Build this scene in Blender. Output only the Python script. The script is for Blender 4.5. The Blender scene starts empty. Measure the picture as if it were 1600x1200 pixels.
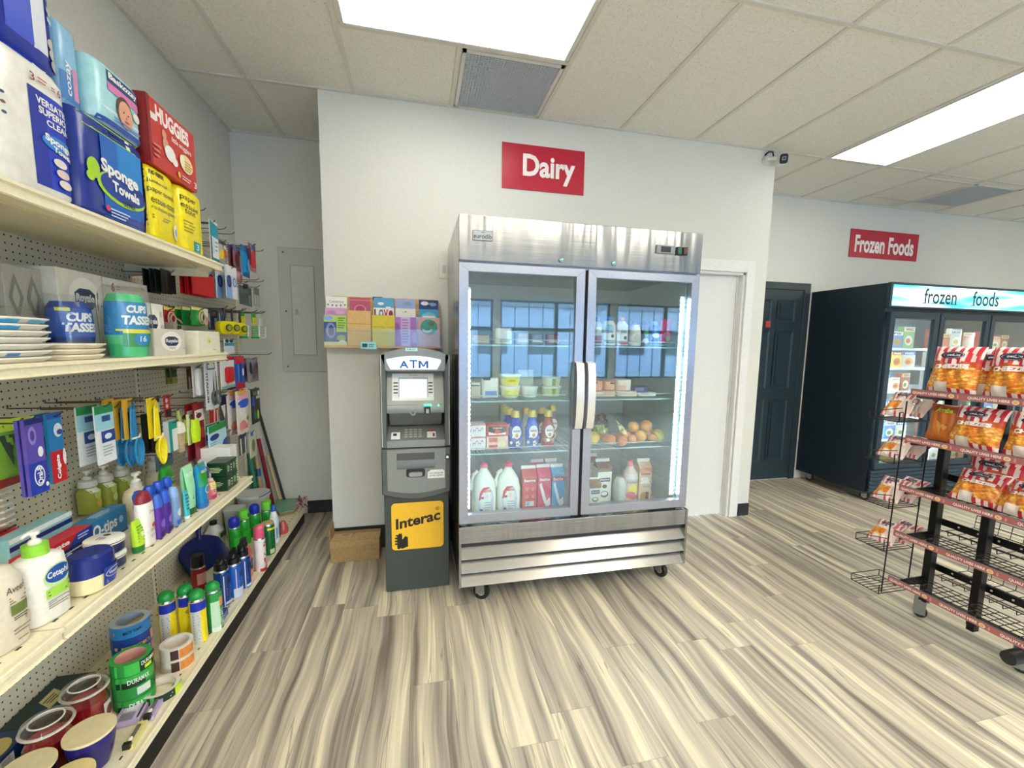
import bpy, math, random
from math import pi, sin, cos, radians
from mathutils import Vector, Matrix

S = bpy.context.scene
COL = S.collection
# ------------------------------------------------------------------ camera
cam_data = bpy.data.cameras.new('camera')
cam = bpy.data.objects.new('camera', cam_data); COL.objects.link(cam)
cam_data.sensor_width = 36.0
cam_data.lens = 669.52 / 1600 * 36.0
cam_data.shift_x = -0.00506
cam_data.shift_y = 0.00926
cam_data.clip_start = 0.05
YAW, PITCH, ROLL = 0.2276, 0.1162, 0.0153
def cam_matrix():
    cy, sy, cp, sp, cr, sr = cos(YAW), sin(YAW), cos(PITCH), sin(PITCH), cos(ROLL), sin(ROLL)
    A = Matrix(((cy, -sy, 0), (sy, cy, 0), (0, 0, 1)))
    f = Matrix(((1, 0, 0), (0, cp, -sp), (0, sp, cp)))
    B = Matrix(((1, 0, 0), (0, 0, -1), (0, 1, 0)))
    Z = Matrix(((cr, -sr, 0), (sr, cr, 0), (0, 0, 1)))
    R = Z @ B @ f @ A
    D = Matrix(((1, 0, 0), (0, -1, 0), (0, 0, -1)))
    return (D @ R).transposed()
cam.matrix_world = Matrix.Translation((0, 0, 1.4625)) @ cam_matrix().to_4x4()
S.camera = cam
# ------------------------------------------------------------------ world, exposure
w = bpy.data.worlds.new('sky'); S.world = w; w.use_nodes = True
nt = w.node_tree; nt.nodes.clear()
out = nt.nodes.new('ShaderNodeOutputWorld'); bg = nt.nodes.new('ShaderNodeBackground')
geo = nt.nodes.new('ShaderNodeTexCoord'); sep = nt.nodes.new('ShaderNodeSeparateXYZ')
ramp = nt.nodes.new('ShaderNodeValToRGB')
nt.links.new(geo.outputs['Generated'], sep.inputs[0]); nt.links.new(sep.outputs[2], ramp.inputs[0])
ramp.color_ramp.elements[0].position = 0.0; ramp.color_ramp.elements[0].color = (0.86, 0.94, 1.0, 1)
ramp.color_ramp.elements[1].position = 0.6; ramp.color_ramp.elements[1].color = (0.42, 0.66, 1.0, 1)
nt.links.new(ramp.outputs[0], bg.inputs[0]); bg.inputs[1].default_value = 7.5
nt.links.new(bg.outputs[0], out.inputs[0])
S.view_settings.view_transform = 'Standard'
S.view_settings.look = 'None'
S.view_settings.exposure = 0.88
S.view_settings.gamma = 1.0
S.view_settings.use_curve_mapping = False
PANEL_E = 3.5          # ceiling panel emission
LED_E = 40.0

# ------------------------------------------------------------------ materials
def lin(c):
    if isinstance(c, str):
        c = c.lstrip('#'); c = [int(c[i:i+2], 16) / 255 for i in (0, 2, 4)]
    return tuple((x / 12.92 if x <= .04045 else ((x + .055) / 1.055) ** 2.4) for x in c[:3])
_M = {}
def M(c, r=.45, m=0., e=0., kind=''):
    """procedural principled material; kind: paper, film, metal, wood, card, glass"""
    key = (c, r, m, e, kind)
    if key in _M: return _M[key]
    mt = bpy.data.materials.new('%s_%s' % (kind or 'plastic', c.lstrip('#')))
    mt.use_nodes = True; nt = mt.node_tree; b = nt.nodes['Principled BSDF']
    L = lin(c)
    b.inputs['Roughness'].default_value = r; b.inputs['Metallic'].default_value = m
    b.inputs['Base Color'].default_value = (*L, 1)
    if e > 0:
        b.inputs['Emission Color'].default_value = (*L, 1); b.inputs['Emission Strength'].default_value = e
    tc = nt.nodes.new('ShaderNodeTexCoord'); n = nt.nodes.new('ShaderNodeTexNoise')
    nt.links.new(tc.outputs['Object'], n.inputs['Vector'])
    if kind == 'wood': 
        mp = nt.nodes.new('ShaderNodeMapping'); mp.inputs['Scale'].default_value = (3, 30, 30)
        nt.links.new(tc.outputs['Object'], mp.inputs[0]); nt.links.new(mp.outputs[0], n.inputs['Vector']); n.inputs['Scale'].default_value = 3
    else: n.inputs['Scale'].default_value = {'film': 35, 'card': 60, 'paper': 50}.get(kind, 90)
    rmp = nt.nodes.new('ShaderNodeValToRGB'); k = {'wood': .18, 'card': .12, 'film': .05}.get(kind, .04)
    rmp.color_ramp.elements[0].position = .35; rmp.color_ramp.elements[1].position = .65
    rmp.color_ramp.elements[0].color = (*[max(0, x * (1 - k)) for x in L], 1)
    rmp.color_ramp.elements[1].color = (*[min(1, x * (1 + k)) for x in L], 1)
    nt.links.new(n.outputs['Fac'], rmp.inputs[0]); nt.links.new(rmp.outputs[0], b.inputs['Base Color'])
    if kind in ('film', 'card'):
        bp = nt.nodes.new('ShaderNodeBump'); bp.inputs['Strength'].default_value = .35; bp.inputs['Distance'].default_value = .004
        nt.links.new(n.outputs['Fac'], bp.inputs['Height']); nt.links.new(bp.outputs[0], b.inputs['Normal'])
    _M[key] = mt
    return mt
def custom(name, fn):
    mt = bpy.data.materials.new(name); mt.use_nodes = True
    fn(mt.node_tree, mt.node_tree.nodes['Principled BSDF']); return mt
def N(nt, t, **kw):
    n = nt.nodes.new(t)
    for k, v in kw.items():
        if hasattr(n, k): setattr(n, k, v)
        else: n.inputs[k].default_value = v
    return n
def math_(nt, op, a, b=None):
    n = nt.nodes.new('ShaderNodeMath'); n.operation = op
    for i, x in enumerate((a, b)):
        if x is None: continue
        if isinstance(x, (int, float)): n.inputs[i].default_value = x
        else: nt.links.new(x, n.inputs[i])
    return n.outputs[0]
def ramp_(nt, fac, stops):
    r = nt.nodes.new('ShaderNodeValToRGB'); el = r.color_ramp.elements
    while len(el) < len(stops): el.new(.5)
    for e, (p, c) in zip(el, stops): e.position = p; e.color = (*(lin(c) if isinstance(c, str) else c), 1)
    nt.links.new(fac, r.inputs[0]); return r.outputs[0]
def mixc(nt, fac, a, b, mode='MIX'):
    n = nt.nodes.new('ShaderNodeMix'); n.data_type = 'RGBA'; n.blend_type = mode
    for s, x in ((0, fac), (6, a), (7, b)):
        if isinstance(x, (int, float)): n.inputs[s].default_value = x
        elif isinstance(x, tuple): n.inputs[s].default_value = (*x, 1)
        else: nt.links.new(x, n.inputs[s])
    return n.outputs[2]

def m_floor(nt, b):
    tc = N(nt, 'ShaderNodeTexCoord'); sp = N(nt, 'ShaderNodeSeparateXYZ'); nt.links.new(tc.outputs['Object'], sp.inputs[0])
    PW, PL = .182, 1.22
    row = math_(nt, 'FLOOR', math_(nt, 'DIVIDE', math_(nt, 'ADD', sp.outputs[0], .05), PW))
    wn = N(nt, 'ShaderNodeTexWhiteNoise', noise_dimensions='1D'); nt.links.new(row, wn.inputs['W'])
    yy = math_(nt, 'ADD', math_(nt, 'DIVIDE', sp.outputs[1], PL), wn.outputs['Value'])
    colr = math_(nt, 'FLOOR', yy)
    cb = N(nt, 'ShaderNodeCombineXYZ'); nt.links.new(row, cb.inputs[0]); nt.links.new(colr, cb.inputs[1])
    w2 = N(nt, 'ShaderNodeTexWhiteNoise', noise_dimensions='2D'); nt.links.new(cb.outputs[0], w2.inputs['Vector'])
    rnd = w2.outputs['Value']
    # grain: per-plank offset, long stretched streaks with a slow sway
    sway = N(nt, 'ShaderNodeTexNoise', Scale=1.0, Detail=1.5)
    cv = N(nt, 'ShaderNodeCombineXYZ')
    nt.links.new(math_(nt, 'MULTIPLY', sp.outputs[0], 2.5), cv.inputs[0]); nt.links.new(math_(nt, 'MULTIPLY', sp.outputs[1], 1.6), cv.inputs[1])
    nt.links.new(math_(nt, 'MULTIPLY', rnd, 40), cv.inputs[2]); nt.links.new(cv.outputs[0], sway.inputs['Vector'])
    xs = math_(nt, 'ADD', sp.outputs[0], math_(nt, 'MULTIPLY', sway.outputs['Fac'], .085))
    def streak(sx, sy, off, det):
        c = N(nt, 'ShaderNodeCombineXYZ')
        nt.links.new(math_(nt, 'MULTIPLY', xs, sx), c.inputs[0]); nt.links.new(math_(nt, 'MULTIPLY', sp.outputs[1], sy), c.inputs[1])
        nt.links.new(math_(nt, 'ADD', math_(nt, 'MULTIPLY', rnd, 97), off), c.inputs[2])
        n = N(nt, 'ShaderNodeTexNoise', Scale=1.0, Detail=det, Roughness=.6); nt.links.new(c.outputs[0], n.inputs['Vector']); return n.outputs['Fac']
    a = streak(17, .55, 0, 2.5); f = streak(95, 1.6, 7, 2)
    v = math_(nt, 'ADD', math_(nt, 'MULTIPLY', a, .82), math_(nt, 'MULTIPLY', f, .18))
    v = math_(nt, 'ADD', v, math_(nt, 'MULTIPLY', math_(nt, 'SUBTRACT', rnd, .5), .07))
    c = ramp_(nt, v, [(.32, '#776e62'), (.41, '#9a9083'), (.48, '#b5ab9a'), (.55, '#c8bda7'), (.63, '#e6dbbf')])
    # thin dark veins
    ve = streak(30, .5, 31, 1.0)
    vd = math_(nt, 'ABSOLUTE', math_(nt, 'SUBTRACT', ve, .5)); vm = math_(nt, 'LESS_THAN', vd, .008)
    c = mixc(nt, math_(nt, 'MULTIPLY', vm, .42), c, lin('#5e554b'))
    fx = math_(nt, 'FRACT', math_(nt, 'DIVIDE', math_(nt, 'ADD', sp.outputs[0], .05), PW)); fy = math_(nt, 'FRACT', yy)
    seam = math_(nt, 'MAXIMUM', math_(nt, 'LESS_THAN', fx, .008), math_(nt, 'LESS_THAN', fy, .0018))
    c = mixc(nt, math_(nt, 'MULTIPLY', seam, .45), c, lin('#6e6558'))
    nt.links.new(c, b.inputs['Base Color']); b.inputs['Roughness'].default_value = .42
    b.inputs['Specular IOR Level'].default_value = .35
FLOOR = custom('vinyl_plank', m_floor)
def m_wall(nt, b):
    n = N(nt, 'ShaderNodeTexNoise', Scale=60, Detail=3); tc = N(nt, 'ShaderNodeTexCoord'); nt.links.new(tc.outputs['Object'], n.inputs['Vector'])
    nt.links.new(ramp_(nt, n.outputs['Fac'], [(.3, '#dcdbd1'), (.7, '#e2e1d7')]), b.inputs['Base Color'])
    bp = N(nt, 'ShaderNodeBump', Strength=.15, Distance=.003); nt.links.new(n.outputs['Fac'], bp.inputs['Height']); nt.links.new(bp.outputs[0], b.inputs['Normal'])
    b.inputs['Roughness'].default_value = .55
WALL = custom('painted_wall', m_wall)
def m_tile(nt, b):
    tc = N(nt, 'ShaderNodeTexCoord'); n = N(nt, 'ShaderNodeTexNoise', Scale=70, Detail=4, Roughness=.7); nt.links.new(tc.outputs['Object'], n.inputs['Vector'])
    v = N(nt, 'ShaderNodeTexVoronoi', Scale=55); nt.links.new(tc.outputs['Object'], v.inputs['Vector'])
    m = math_(nt, 'MULTIPLY', math_(nt, 'LESS_THAN', v.outputs['Distance'], .17), math_(nt, 'GREATER_THAN', n.outputs['Fac'], .47))
    nt.links.new(mixc(nt, math_(nt, 'MULTIPLY', m, .55), ramp_(nt, n.outputs['Fac'], [(.3, '#e2dfd3'), (.6, '#eeece2')]), lin('#8f8c80')), b.inputs['Base Color'])
    b.inputs['Roughness'].default_value = .9
def m_chips(nt, b):
    tc = N(nt, 'ShaderNodeTexCoord'); v = N(nt, 'ShaderNodeTexVoronoi', Scale=62); mp = N(nt, 'ShaderNodeMapping'); mp.inputs['Scale'].default_value = (1.0, .2, 1.5)
    mp.inputs['Rotation'].default_value = (0, .5, 0)
    nt.links.new(tc.outputs['Object'], mp.inputs[0]); nt.links.new(mp.outputs[0], v.inputs['Vector'])
    sx = N(nt, 'ShaderNodeSeparateColor'); nt.links.new(v.outputs['Color'], sx.inputs[0])
    c = ramp_(nt, sx.outputs[0], [(0, '#df6f1e'), (.3, '#ee9426'), (.6, '#f6b03a'), (1, '#fbd263')])
    nt.links.new(mixc(nt, math_(nt, 'MULTIPLY', math_(nt, 'GREATER_THAN', v.outputs['Distance'], .5), .5), c, lin('#b4441a')), b.inputs['Base Color'])
    b.inputs['Roughness'].default_value = .28
CHIPS = custom('printed_cheese_curls', m_chips)
TILE = custom('acoustic_tile', m_tile)
def m_peg(nt, b):
    tc = N(nt, 'ShaderNodeTexCoord'); sp = N(nt, 'ShaderNodeSeparateXYZ'); nt.links.new(tc.outputs['Object'], sp.inputs[0])
    def fr(o): return math_(nt, 'SUBTRACT', math_(nt, 'FRACT', math_(nt, 'DIVIDE', o, .0254)), .5)
    y, z = fr(sp.outputs[1]), fr(sp.outputs[2])
    d = math_(nt, 'SQRT', math_(nt, 'ADD', math_(nt, 'MULTIPLY', y, y), math_(nt, 'MULTIPLY', z, z)))
    nt.links.new(mixc(nt, math_(nt, 'LESS_THAN', d, .13), lin('#d6d1bb'), lin('#1d1b17')), b.inputs['Base Color']); b.inputs['Roughness'].default_value = .5
PEG = custom('pegboard', m_peg)
def m_steel(nt, b):
    tc = N(nt, 'ShaderNodeTexCoord'); mp = N(nt, 'ShaderNodeMapping'); mp.inputs['Scale'].default_value = (4, 4, 700)
    nt.links.new(tc.outputs['Object'], mp.inputs[0]); n = N(nt, 'ShaderNodeTexNoise', Scale=1, Detail=2); nt.links.new(mp.outputs[0], n.inputs['Vector'])
    m2 = N(nt, 'ShaderNodeMapping'); m2.inputs['Scale'].default_value = (13, 5, .9); nt.links.new(tc.outputs['Object'], m2.inputs[0])
    w2 = N(nt, 'ShaderNodeTexNoise', Scale=1, Detail=1); nt.links.new(m2.outputs[0], w2.inputs['Vector'])
    nt.links.new(ramp_(nt, n.outputs['Fac'], [(.3, '#8d8e8f'), (.7, '#a9a9a8')]), b.inputs['Base Color'])
    b.inputs['Metallic'].default_value = 1; b.inputs['Roughness'].default_value = .2
    bp = N(nt, 'ShaderNodeBump', Strength=.5, Distance=.02); nt.links.new(w2.outputs['Fac'], bp.inputs['Height']); nt.links.new(bp.outputs[0], b.inputs['Normal'])
STEEL = custom('brushed_steel', m_steel)
def glass_mat(name, tint, refl, rough=.02):
    mt = bpy.data.materials.new(name); mt.use_nodes = True; nt = mt.node_tree; nt.nodes.clear()
    o = nt.nodes.new('ShaderNodeOutputMaterial'); t = nt.nodes.new('ShaderNodeBsdfTransparent'); g = nt.nodes.new('ShaderNodeBsdfGlossy')
    t.inputs[0].default_value = (*tint, 1); g.inputs[0].default_value = (1, 1, 1, 1); g.inputs['Roughness'].default_value = rough
    lw = nt.nodes.new('ShaderNodeLayerWeight'); lw.inputs[0].default_value = .5        # Schlick, same from both sides
    fz_ = math_(nt, 'ADD', math_(nt, 'MULTIPLY', math_(nt, 'POWER', lw.outputs['Facing'], 5.0), .9), .04)
    f = math_(nt, 'MINIMUM', math_(nt, 'MULTIPLY', fz_, refl), .95)
    mx = nt.nodes.new('ShaderNodeMixShader'); nt.links.new(f, mx.inputs[0]); nt.links.new(t.outputs[0], mx.inputs[1]); nt.links.new(g.outputs[0], mx.inputs[2])
    nt.links.new(mx.outputs[0], o.inputs[0]); return mt
DOORGLASS = glass_mat('double_glazing', (.93, .98, .985), 2.1)
CLEAR = glass_mat('clear_plastic', (.93, .96, .96), 1.6, .12)
PANE = glass_mat('window_pane', (.95, .98, .98), 1.0)
JAR = glass_mat('jar_glass', (.93, .93, .92), 2.2, .03)
EMIT = M('#fffdf4', .5, 0, PANEL_E)
EMIT_FILL = M('#fff6e4', .5, 0, PANEL_E * 3.0)  # stronger, warmer emission for the added fill panels out of view
CREAM = M('#ece3c4', .35)          # shelf enamel
BLACK = M('#0e0f11', .35)
WHITE = M('#f1f1ee', .4)
def mat(c):
    return M(c) if isinstance(c, str) else c

# ------------------------------------------------------------------ mesh builder
_T = {}
def tgeo(s, bold=.0, shear=0.):
    k = (s, bold, shear)
    if k not in _T:
        cu = bpy.data.curves.new('glyphs', 'FONT'); cu.body = s; cu.offset = bold; cu.shear = shear; cu.resolution_u = 3
        ob = bpy.data.objects.new('glyphs', cu); me = ob.to_mesh()
        vs = [(v.co.x, v.co.y) for v in me.vertices]; fs = [tuple(p.vertices) for p in me.polygons]
        ob.to_mesh_clear(); bpy.data.objects.remove(ob); bpy.data.curves.remove(cu)
        x0 = min(v[0] for v in vs); x1 = max(v[0] for v in vs); y0 = min(v[1] for v in vs); y1 = max(v[1] for v in vs)
        _T[k] = ([((x - x0) / (x1 - x0 + 1e-9), (y - y0) / (y1 - y0 + 1e-9)) for x, y in vs], fs, (x1 - x0) / (y1 - y0 + 1e-9))
    return _T[k]

def se(t, n):   # superellipse point
    c, s = cos(t), sin(t)
    return math.copysign(abs(c) ** (2 / n), c), math.copysign(abs(s) ** (2 / n), s)

class MB:
    def __init__(s): s.v = []; s.f = []; s.mi = []; s.ms = []
    def m(s, c):
        c = mat(c)
        if c not in s.ms: s.ms.append(c)
        return s.ms.index(c)
    def add(s, vs, fs, c):
        o = len(s.v); s.v += [tuple(p) for p in vs]; i = s.m(c)
        for f in fs: s.f.append(tuple(o + k for k in f)); s.mi.append(i)
        return s
    def box(s, x0, x1, y0, y1, z0, z1, c):
        if x0 > x1: x0, x1 = x1, x0
        if y0 > y1: y0, y1 = y1, y0
        if z0 > z1: z0, z1 = z1, z0
        return s.add([(x0, y0, z0), (x1, y0, z0), (x1, y1, z0), (x0, y1, z0), (x0, y0, z1), (x1, y0, z1), (x1, y1, z1), (x0, y1, z1)],
                     [(0, 3, 2, 1), (4, 5, 6, 7), (0, 1, 5, 4), (1, 2, 6, 5), (2, 3, 7, 6), (3, 0, 4, 7)], c)
    def prism(s, pts, a0, a1, c, axis='y'):
        """extrude a 2D polygon; axis y: pts are (x,z); x: (y,z); z: (x,y)"""
        def P(p, a): return (p[0], a, p[1]) if axis == 'y' else ((a, p[0], p[1]) if axis == 'x' else (p[0], p[1], a))
        n = len(pts); vs = [P(p, a0) for p in pts] + [P(p, a1) for p in pts]
        fs = [tuple(range(n))[::-1], tuple(range(n, 2 * n))] + [(i, (i + 1) % n, n + (i + 1) % n, n + i) for i in range(n)]
        o = s.add(vs, fs, c)
        return o
    def loft(s, secs, c, seg=24, cols=None, cap=True):
        """secs: (z, rx, ry, n, cx, cy); cols[i] colours the band i..i+1"""
        secs = [(q + (2, 0, 0))[:3] + (q[3] if len(q) > 3 else 2, q[4] if len(q) > 4 else 0, q[5] if len(q) > 5 else 0) for q in secs]
        rings = []
        for z, rx, ry, n, cx, cy in secs:
            o = len(s.v)
            for k in range(seg):
                a, b = se(2 * pi * (k + .5) / seg, n); s.v.append((cx + rx * a, cy + ry * b, z))
            rings.append(o)
        for i in range(len(secs) - 1):
            mi = s.m(cols[i] if cols else c)
            for k in range(seg):
                k2 = (k + 1) % seg; s.f.append((rings[i] + k, rings[i] + k2, rings[i + 1] + k2, rings[i + 1] + k)); s.mi.append(mi)
        if cap:
            s.f.append(tuple(rings[0] + k for k in range(seg))[::-1]); s.mi.append(s.m(cols[0] if cols else c))
            s.f.append(tuple(rings[-1] + k for k in range(seg))); s.mi.append(s.m(cols[-1] if cols else c))
        return s
    def lathe(s, prof, c, seg=24, cols=None, cx=0, cy=0, cap=True):
        return s.loft([(z, r, r, 2, cx, cy) for r, z in prof], c, seg, cols, cap)
    def tube(s, path, r, c, seg=6, closed=False):
        P = [Vector(p) for p in path]; n = len(P); i = s.m(c); rings = []
        up = Vector((0.12, .31, 1)).normalized()
        for k in range(n):
            d = (P[(k + 1) % n] - P[k - 1]) if closed else (P[min(k + 1, n - 1)] - P[max(k - 1, 0)])
            d.normalize(); a = d.cross(up)
            if a.length < .05: a = d.cross(Vector((1, 0, 0)))
            a.normalize(); b = d.cross(a).normalized()
            o = len(s.v); rings.append(o)
            for j in range(seg):
                t = 2 * pi * j / seg; s.v.append(tuple(P[k] + a * (r * cos(t)) + b * (r * sin(t))))
        for k in range(n if closed else n - 1):
            A, B = rings[k], rings[(k + 1) % n]
            for j in range(seg): s.f.append((A + j, B + j, B + (j + 1) % seg, A + (j + 1) % seg)); s.mi.append(i)
        if not closed:
            s.f.append(tuple(rings[0] + j for j in range(seg))); s.mi.append(i)
            s.f.append(tuple(rings[-1] + j for j in range(seg))[::-1]); s.mi.append(i)
        return s
    def ball(s, x, y, z, rx, ry, rz, c, seg=14, rings=9):
        return s.loft([(z + rz * sin(-pi / 2 + pi * (i + .15) / (rings + .3)), rx * cos(-pi / 2 + pi * (i + .15) / (rings + .3)), ry * cos(-pi / 2 + pi * (i + .15) / (rings + .3)), 2, x, y) for i in range(rings + 1)], c, seg)
    def grid(s, fn, nu, nv, colf):
        """fn(u,v)->point, u,v in 0..1; colf(u,v)->colour"""
        o = len(s.v)
        for j in range(nv + 1):
            for i in range(nu + 1): s.v.append(tuple(fn(i / nu, j / nv)))
        for j in range(nv):
            for i in range(nu):
                a = o + j * (nu + 1) + i; s.f.append((a, a + 1, a + nu + 2, a + nu + 1)); s.mi.append(s.m(colf((i + .5) / nu, (j + .5) / nv)))
        return s
    # --- printed artwork laid on a front surface; x,z normalised 0..1 over (W,H)
    def deco(s, items, W, H, surf=None, x0=None, z0=0., layer=0, eps=.0005):
        if surf is None: surf = lambda x, z, e: (x, -e, z)
        if x0 is None: x0 = -W / 2
        for q in items:
            layer += 1; e = eps * (1 + .6 * layer); k = q[0]
            def pt(a, b): return surf(x0 + a * W, z0 + b * H, e)
            if k == 'r':
                _, a0, b0, a1, b1, c = q[:6]; nu = max(1, int(abs(a1 - a0) * 10)); nv = max(1, int(abs(b1 - b0) * 6))
                s.grid(lambda u, v: pt(a0 + (a1 - a0) * u, b0 + (b1 - b0) * v), nu, nv, lambda u, v: c)
            elif k == 'e':
                _, ca, cb, ra, rb, c = q[:6]; o = [pt(ca, cb)]; fs = []; sg = 20
                for t in (.5, 1):
                    for j in range(sg): o.append(pt(ca + ra * t * cos(2 * pi * j / sg), cb + rb * t * sin(2 * pi * j / sg)))
                for j in range(sg):
                    j2 = (j + 1) % sg; fs += [(0, 1 + j, 1 + j2), (1 + j, 1 + sg + j, 1 + sg + j2, 1 + j2)]
                s.add(o, fs, c)
            elif k == 'p':
                pts = q[1]; s.add([pt(*p) for p in pts], [tuple(range(len(pts)))], q[2])
            elif k == 't':
                _, txt, a0, b0, a1, b1, c = q[:7]; o = q[7] if len(q) > 7 else {}
                vs, fs, _a = tgeo(txt, o.get('b', .012), o.get('i', 0)); rot = o.get('rot', 0); sk = o.get('sk', 0)
                P = []
                for x, z in vs:
                    if rot == 90: x, z = 1 - z, x
                    elif rot == -90: x, z = z, 1 - x
                    P.append(pt(a0 + (a1 - a0) * x, b0 + (b1 - b0) * z + sk * x))
                s.add(P, fs, c)
            elif k == 'l':      # small grey lines of print
                _, a0, b0, a1, b1, n, c = q[:7]
                for j in range(n):
                    zz = b0 + (b1 - b0) * (j + .5) / n; h = (b1 - b0) / n * .22
                    ln = (a1 - a0) * (.75 + .25 * ((j * 37) % 5) / 4)
                    s.add([pt(a0, zz - h), pt(a0 + ln, zz - h), pt(a0 + ln, zz + h), pt(a0, zz + h)], [(0, 1, 2, 3)], c)
        return s
    def build(s, name, parent=None, bevel=0, smooth=True, loc=None, rotz=None, ang=38):
        me = bpy.data.meshes.new(name); me.from_pydata(s.v, [], s.f)
        for m_ in s.ms: me.materials.append(m_)
        me.polygons.foreach_set('material_index', s.mi)
        me.validate(); me.update()
        if smooth:
            me.polygons.foreach_set('use_smooth', [True] * len(me.polygons))
            me.set_sharp_from_angle(angle=radians(ang))
        o = bpy.data.objects.new(name, me); COL.objects.link(o)
        if parent is not None: o.parent = parent
        if bevel:
            b = o.modifiers.new('edge', 'BEVEL'); b.width = bevel; b.segments = 2; b.limit_method = 'ANGLE'; b.angle_limit = radians(50); b.harden_normals = False
        if loc is not None: o.location = loc
        if rotz is not None: o.rotation_euler[2] = rotz
        return o
def tag(o, label, cat, group=None):
    o['label'] = label; o['category'] = cat
    if group: o['group'] = group
    return o
def thing(name, label, cat, loc=(0, 0, 0), rotz=0, group=None):
    o = bpy.data.objects.new(name, None); COL.objects.link(o); o.empty_display_size = .05
    o.location = loc; o.rotation_euler = (0, 0, rotz)
    return tag(o, label, cat, group)
def struct(o): o['kind'] = 'structure'; return o
def dup(root, loc, rotz=None, label=None, group=None):
    r = root.copy(); COL.objects.link(r); r.location = loc
    if rotz is not None: r.rotation_euler = (root.rotation_euler[0], root.rotation_euler[1], rotz)
    if label: r['label'] = label
    if group: r['group'] = group
    for ch in list(root.children):
        c = ch.copy(); COL.objects.link(c); c.parent = r
        for g in list(ch.children):
            d = g.copy(); COL.objects.link(d); d.parent = c
    return r
def lsurf(secs):
    """front (-y) surface of a loft, for artwork"""
    secs = [(q[0], q[1], q[2], q[3] if len(q) > 3 else 2, q[4] if len(q) > 4 else 0, q[5] if len(q) > 5 else 0) for q in secs]
    def f(x, z, e):
        i = 0
        while i < len(secs) - 2 and z > secs[i + 1][0]: i += 1
        a, b = secs[i], secs[i + 1]; t = 0 if b[0] == a[0] else min(1, max(0, (z - a[0]) / (b[0] - a[0])))
        rx, ry, n, cx, cy = [a[k] + (b[k] - a[k]) * t for k in (1, 2, 3, 4, 5)]
        u = max(-.995, min(.995, (x - cx) / rx)); y = ry * (1 - abs(u) ** n) ** (1 / n)
        nx = u * .8
        return (cx + u * rx * (1 + e / rx) , cy - y * (1 + e / ry) - e * .3, z)
    return f
EAST = pi / 2        # local front (-y) turned to face +x, the aisle
WEST = -pi / 2
# ------------------------------------------------------------------ ceiling panels (lights)
H = 3.0135
G = .6096
def light_panel(x0, x1, y0, y1, label, em=None):
    t = thing('ceiling_light', label, 'ceiling light', ((x0 + x1) / 2, (y0 + y1) / 2, H), 0, 'flat ceiling light panels')
    a, b = (x1 - x0) / 2, (y1 - y0) / 2
    f = MB(); k = .012
    f.box(-a, a, -b, -b + k, -.006, .03, '#dfe3e2'); f.box(-a, a, b - k, b, -.006, .03, '#dfe3e2')
    f.box(-a, -a + k, -b + k, b - k, -.006, .03, '#dfe3e2'); f.box(a - k, a, -b + k, b - k, -.006, .03, '#dfe3e2')
    f.build('frame', t)
    MB().box(-a + k, a - k, -b + k, b - k, -.004, .004, em or EMIT).build('diffuser', t, smooth=False)
X0 = -.379
light_panel(X0 + .03, X0 + 2 * G - .03, 2.441 - G + .0, 2.441, 'glowing white light panel in the ceiling, above and in front of the glass door cooler')
light_panel(X0 + 6 * G + .02, X0 + 7 * G - .0, 3.05 - 2 * G + .02, 3.05, 'glowing white light panel in the ceiling near the red frozen foods sign')
light_panel(X0 + 1.2 * G, X0 + 3 * G - .03, -2.6, -2.0, 'added unseen fill light panel in the ceiling behind the camera', EMIT_FILL)  # added out of view as fill from the back of the room
light_panel(X0 - .5 * G, X0 + .5 * G, -1.5, -.3, 'added unseen fill light panel in the ceiling above the camera', EMIT_FILL)  # unseen panel added to brighten the alcove and left shelves
light_panel(X0 + 4 * G, X0 + 5 * G, -.6, .6, 'added unseen fill light panel in the ceiling right of the camera', EMIT_FILL)  # added out of frame, throws fill light towards the left wall
light_panel(X0 + 3 * G, X0 + 4 * G, -1.9, -.7, 'added unseen fill light panel in the ceiling just behind the camera to the right', EMIT_FILL)  # extra unseen panel, added to lift the left wall
light_panel(X0 + 6 * G, X0 + 7 * G, -2.4, -1.2, 'added unseen fill light panel in the ceiling behind and right of the camera', EMIT_FILL)  # fill panel added behind the view
light_panel(X0 + 11 * G, X0 + 12 * G, .6, 1.8, 'added unseen fill light panel in the ceiling over the right aisle', EMIT_FILL)  # added off to the right, outside the view, as fill
# ------------------------------------------------------------------ structure
YD, YB, YF, XL = 3.066, 3.82, 3.885, -1.365
XR, YW = 8.6, -4.0
struct(MB().box(XL - .1, XR + .1, YW - .15, YF + .1, -.05, 0, FLOOR).build('floor', smooth=False))
# suspended ceiling: tiles + T bars
c = MB(); c.box(XL - .1, XR + .1, YW - .15, YF + .1, H + .004, H + .05, TILE)
TB = M('#d9d6cb', .5)
lights = [(X0, X0 + 2 * G, 2.441 - G, 2.441), (X0 + 6 * G, X0 + 7 * G, 3.05 - 2 * G, 3.06)]
for k in range(-1, 15):
    x = X0 + k * G; c.box(x - .012, x + .012, YW, YF, H - .004, H + .004, TB)
for j in range(-6, 2):
    y = YD + 2 * j * G; c.box(XL, XR, y - .012, y + .012, H - .0045, H + .004, TB)
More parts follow.
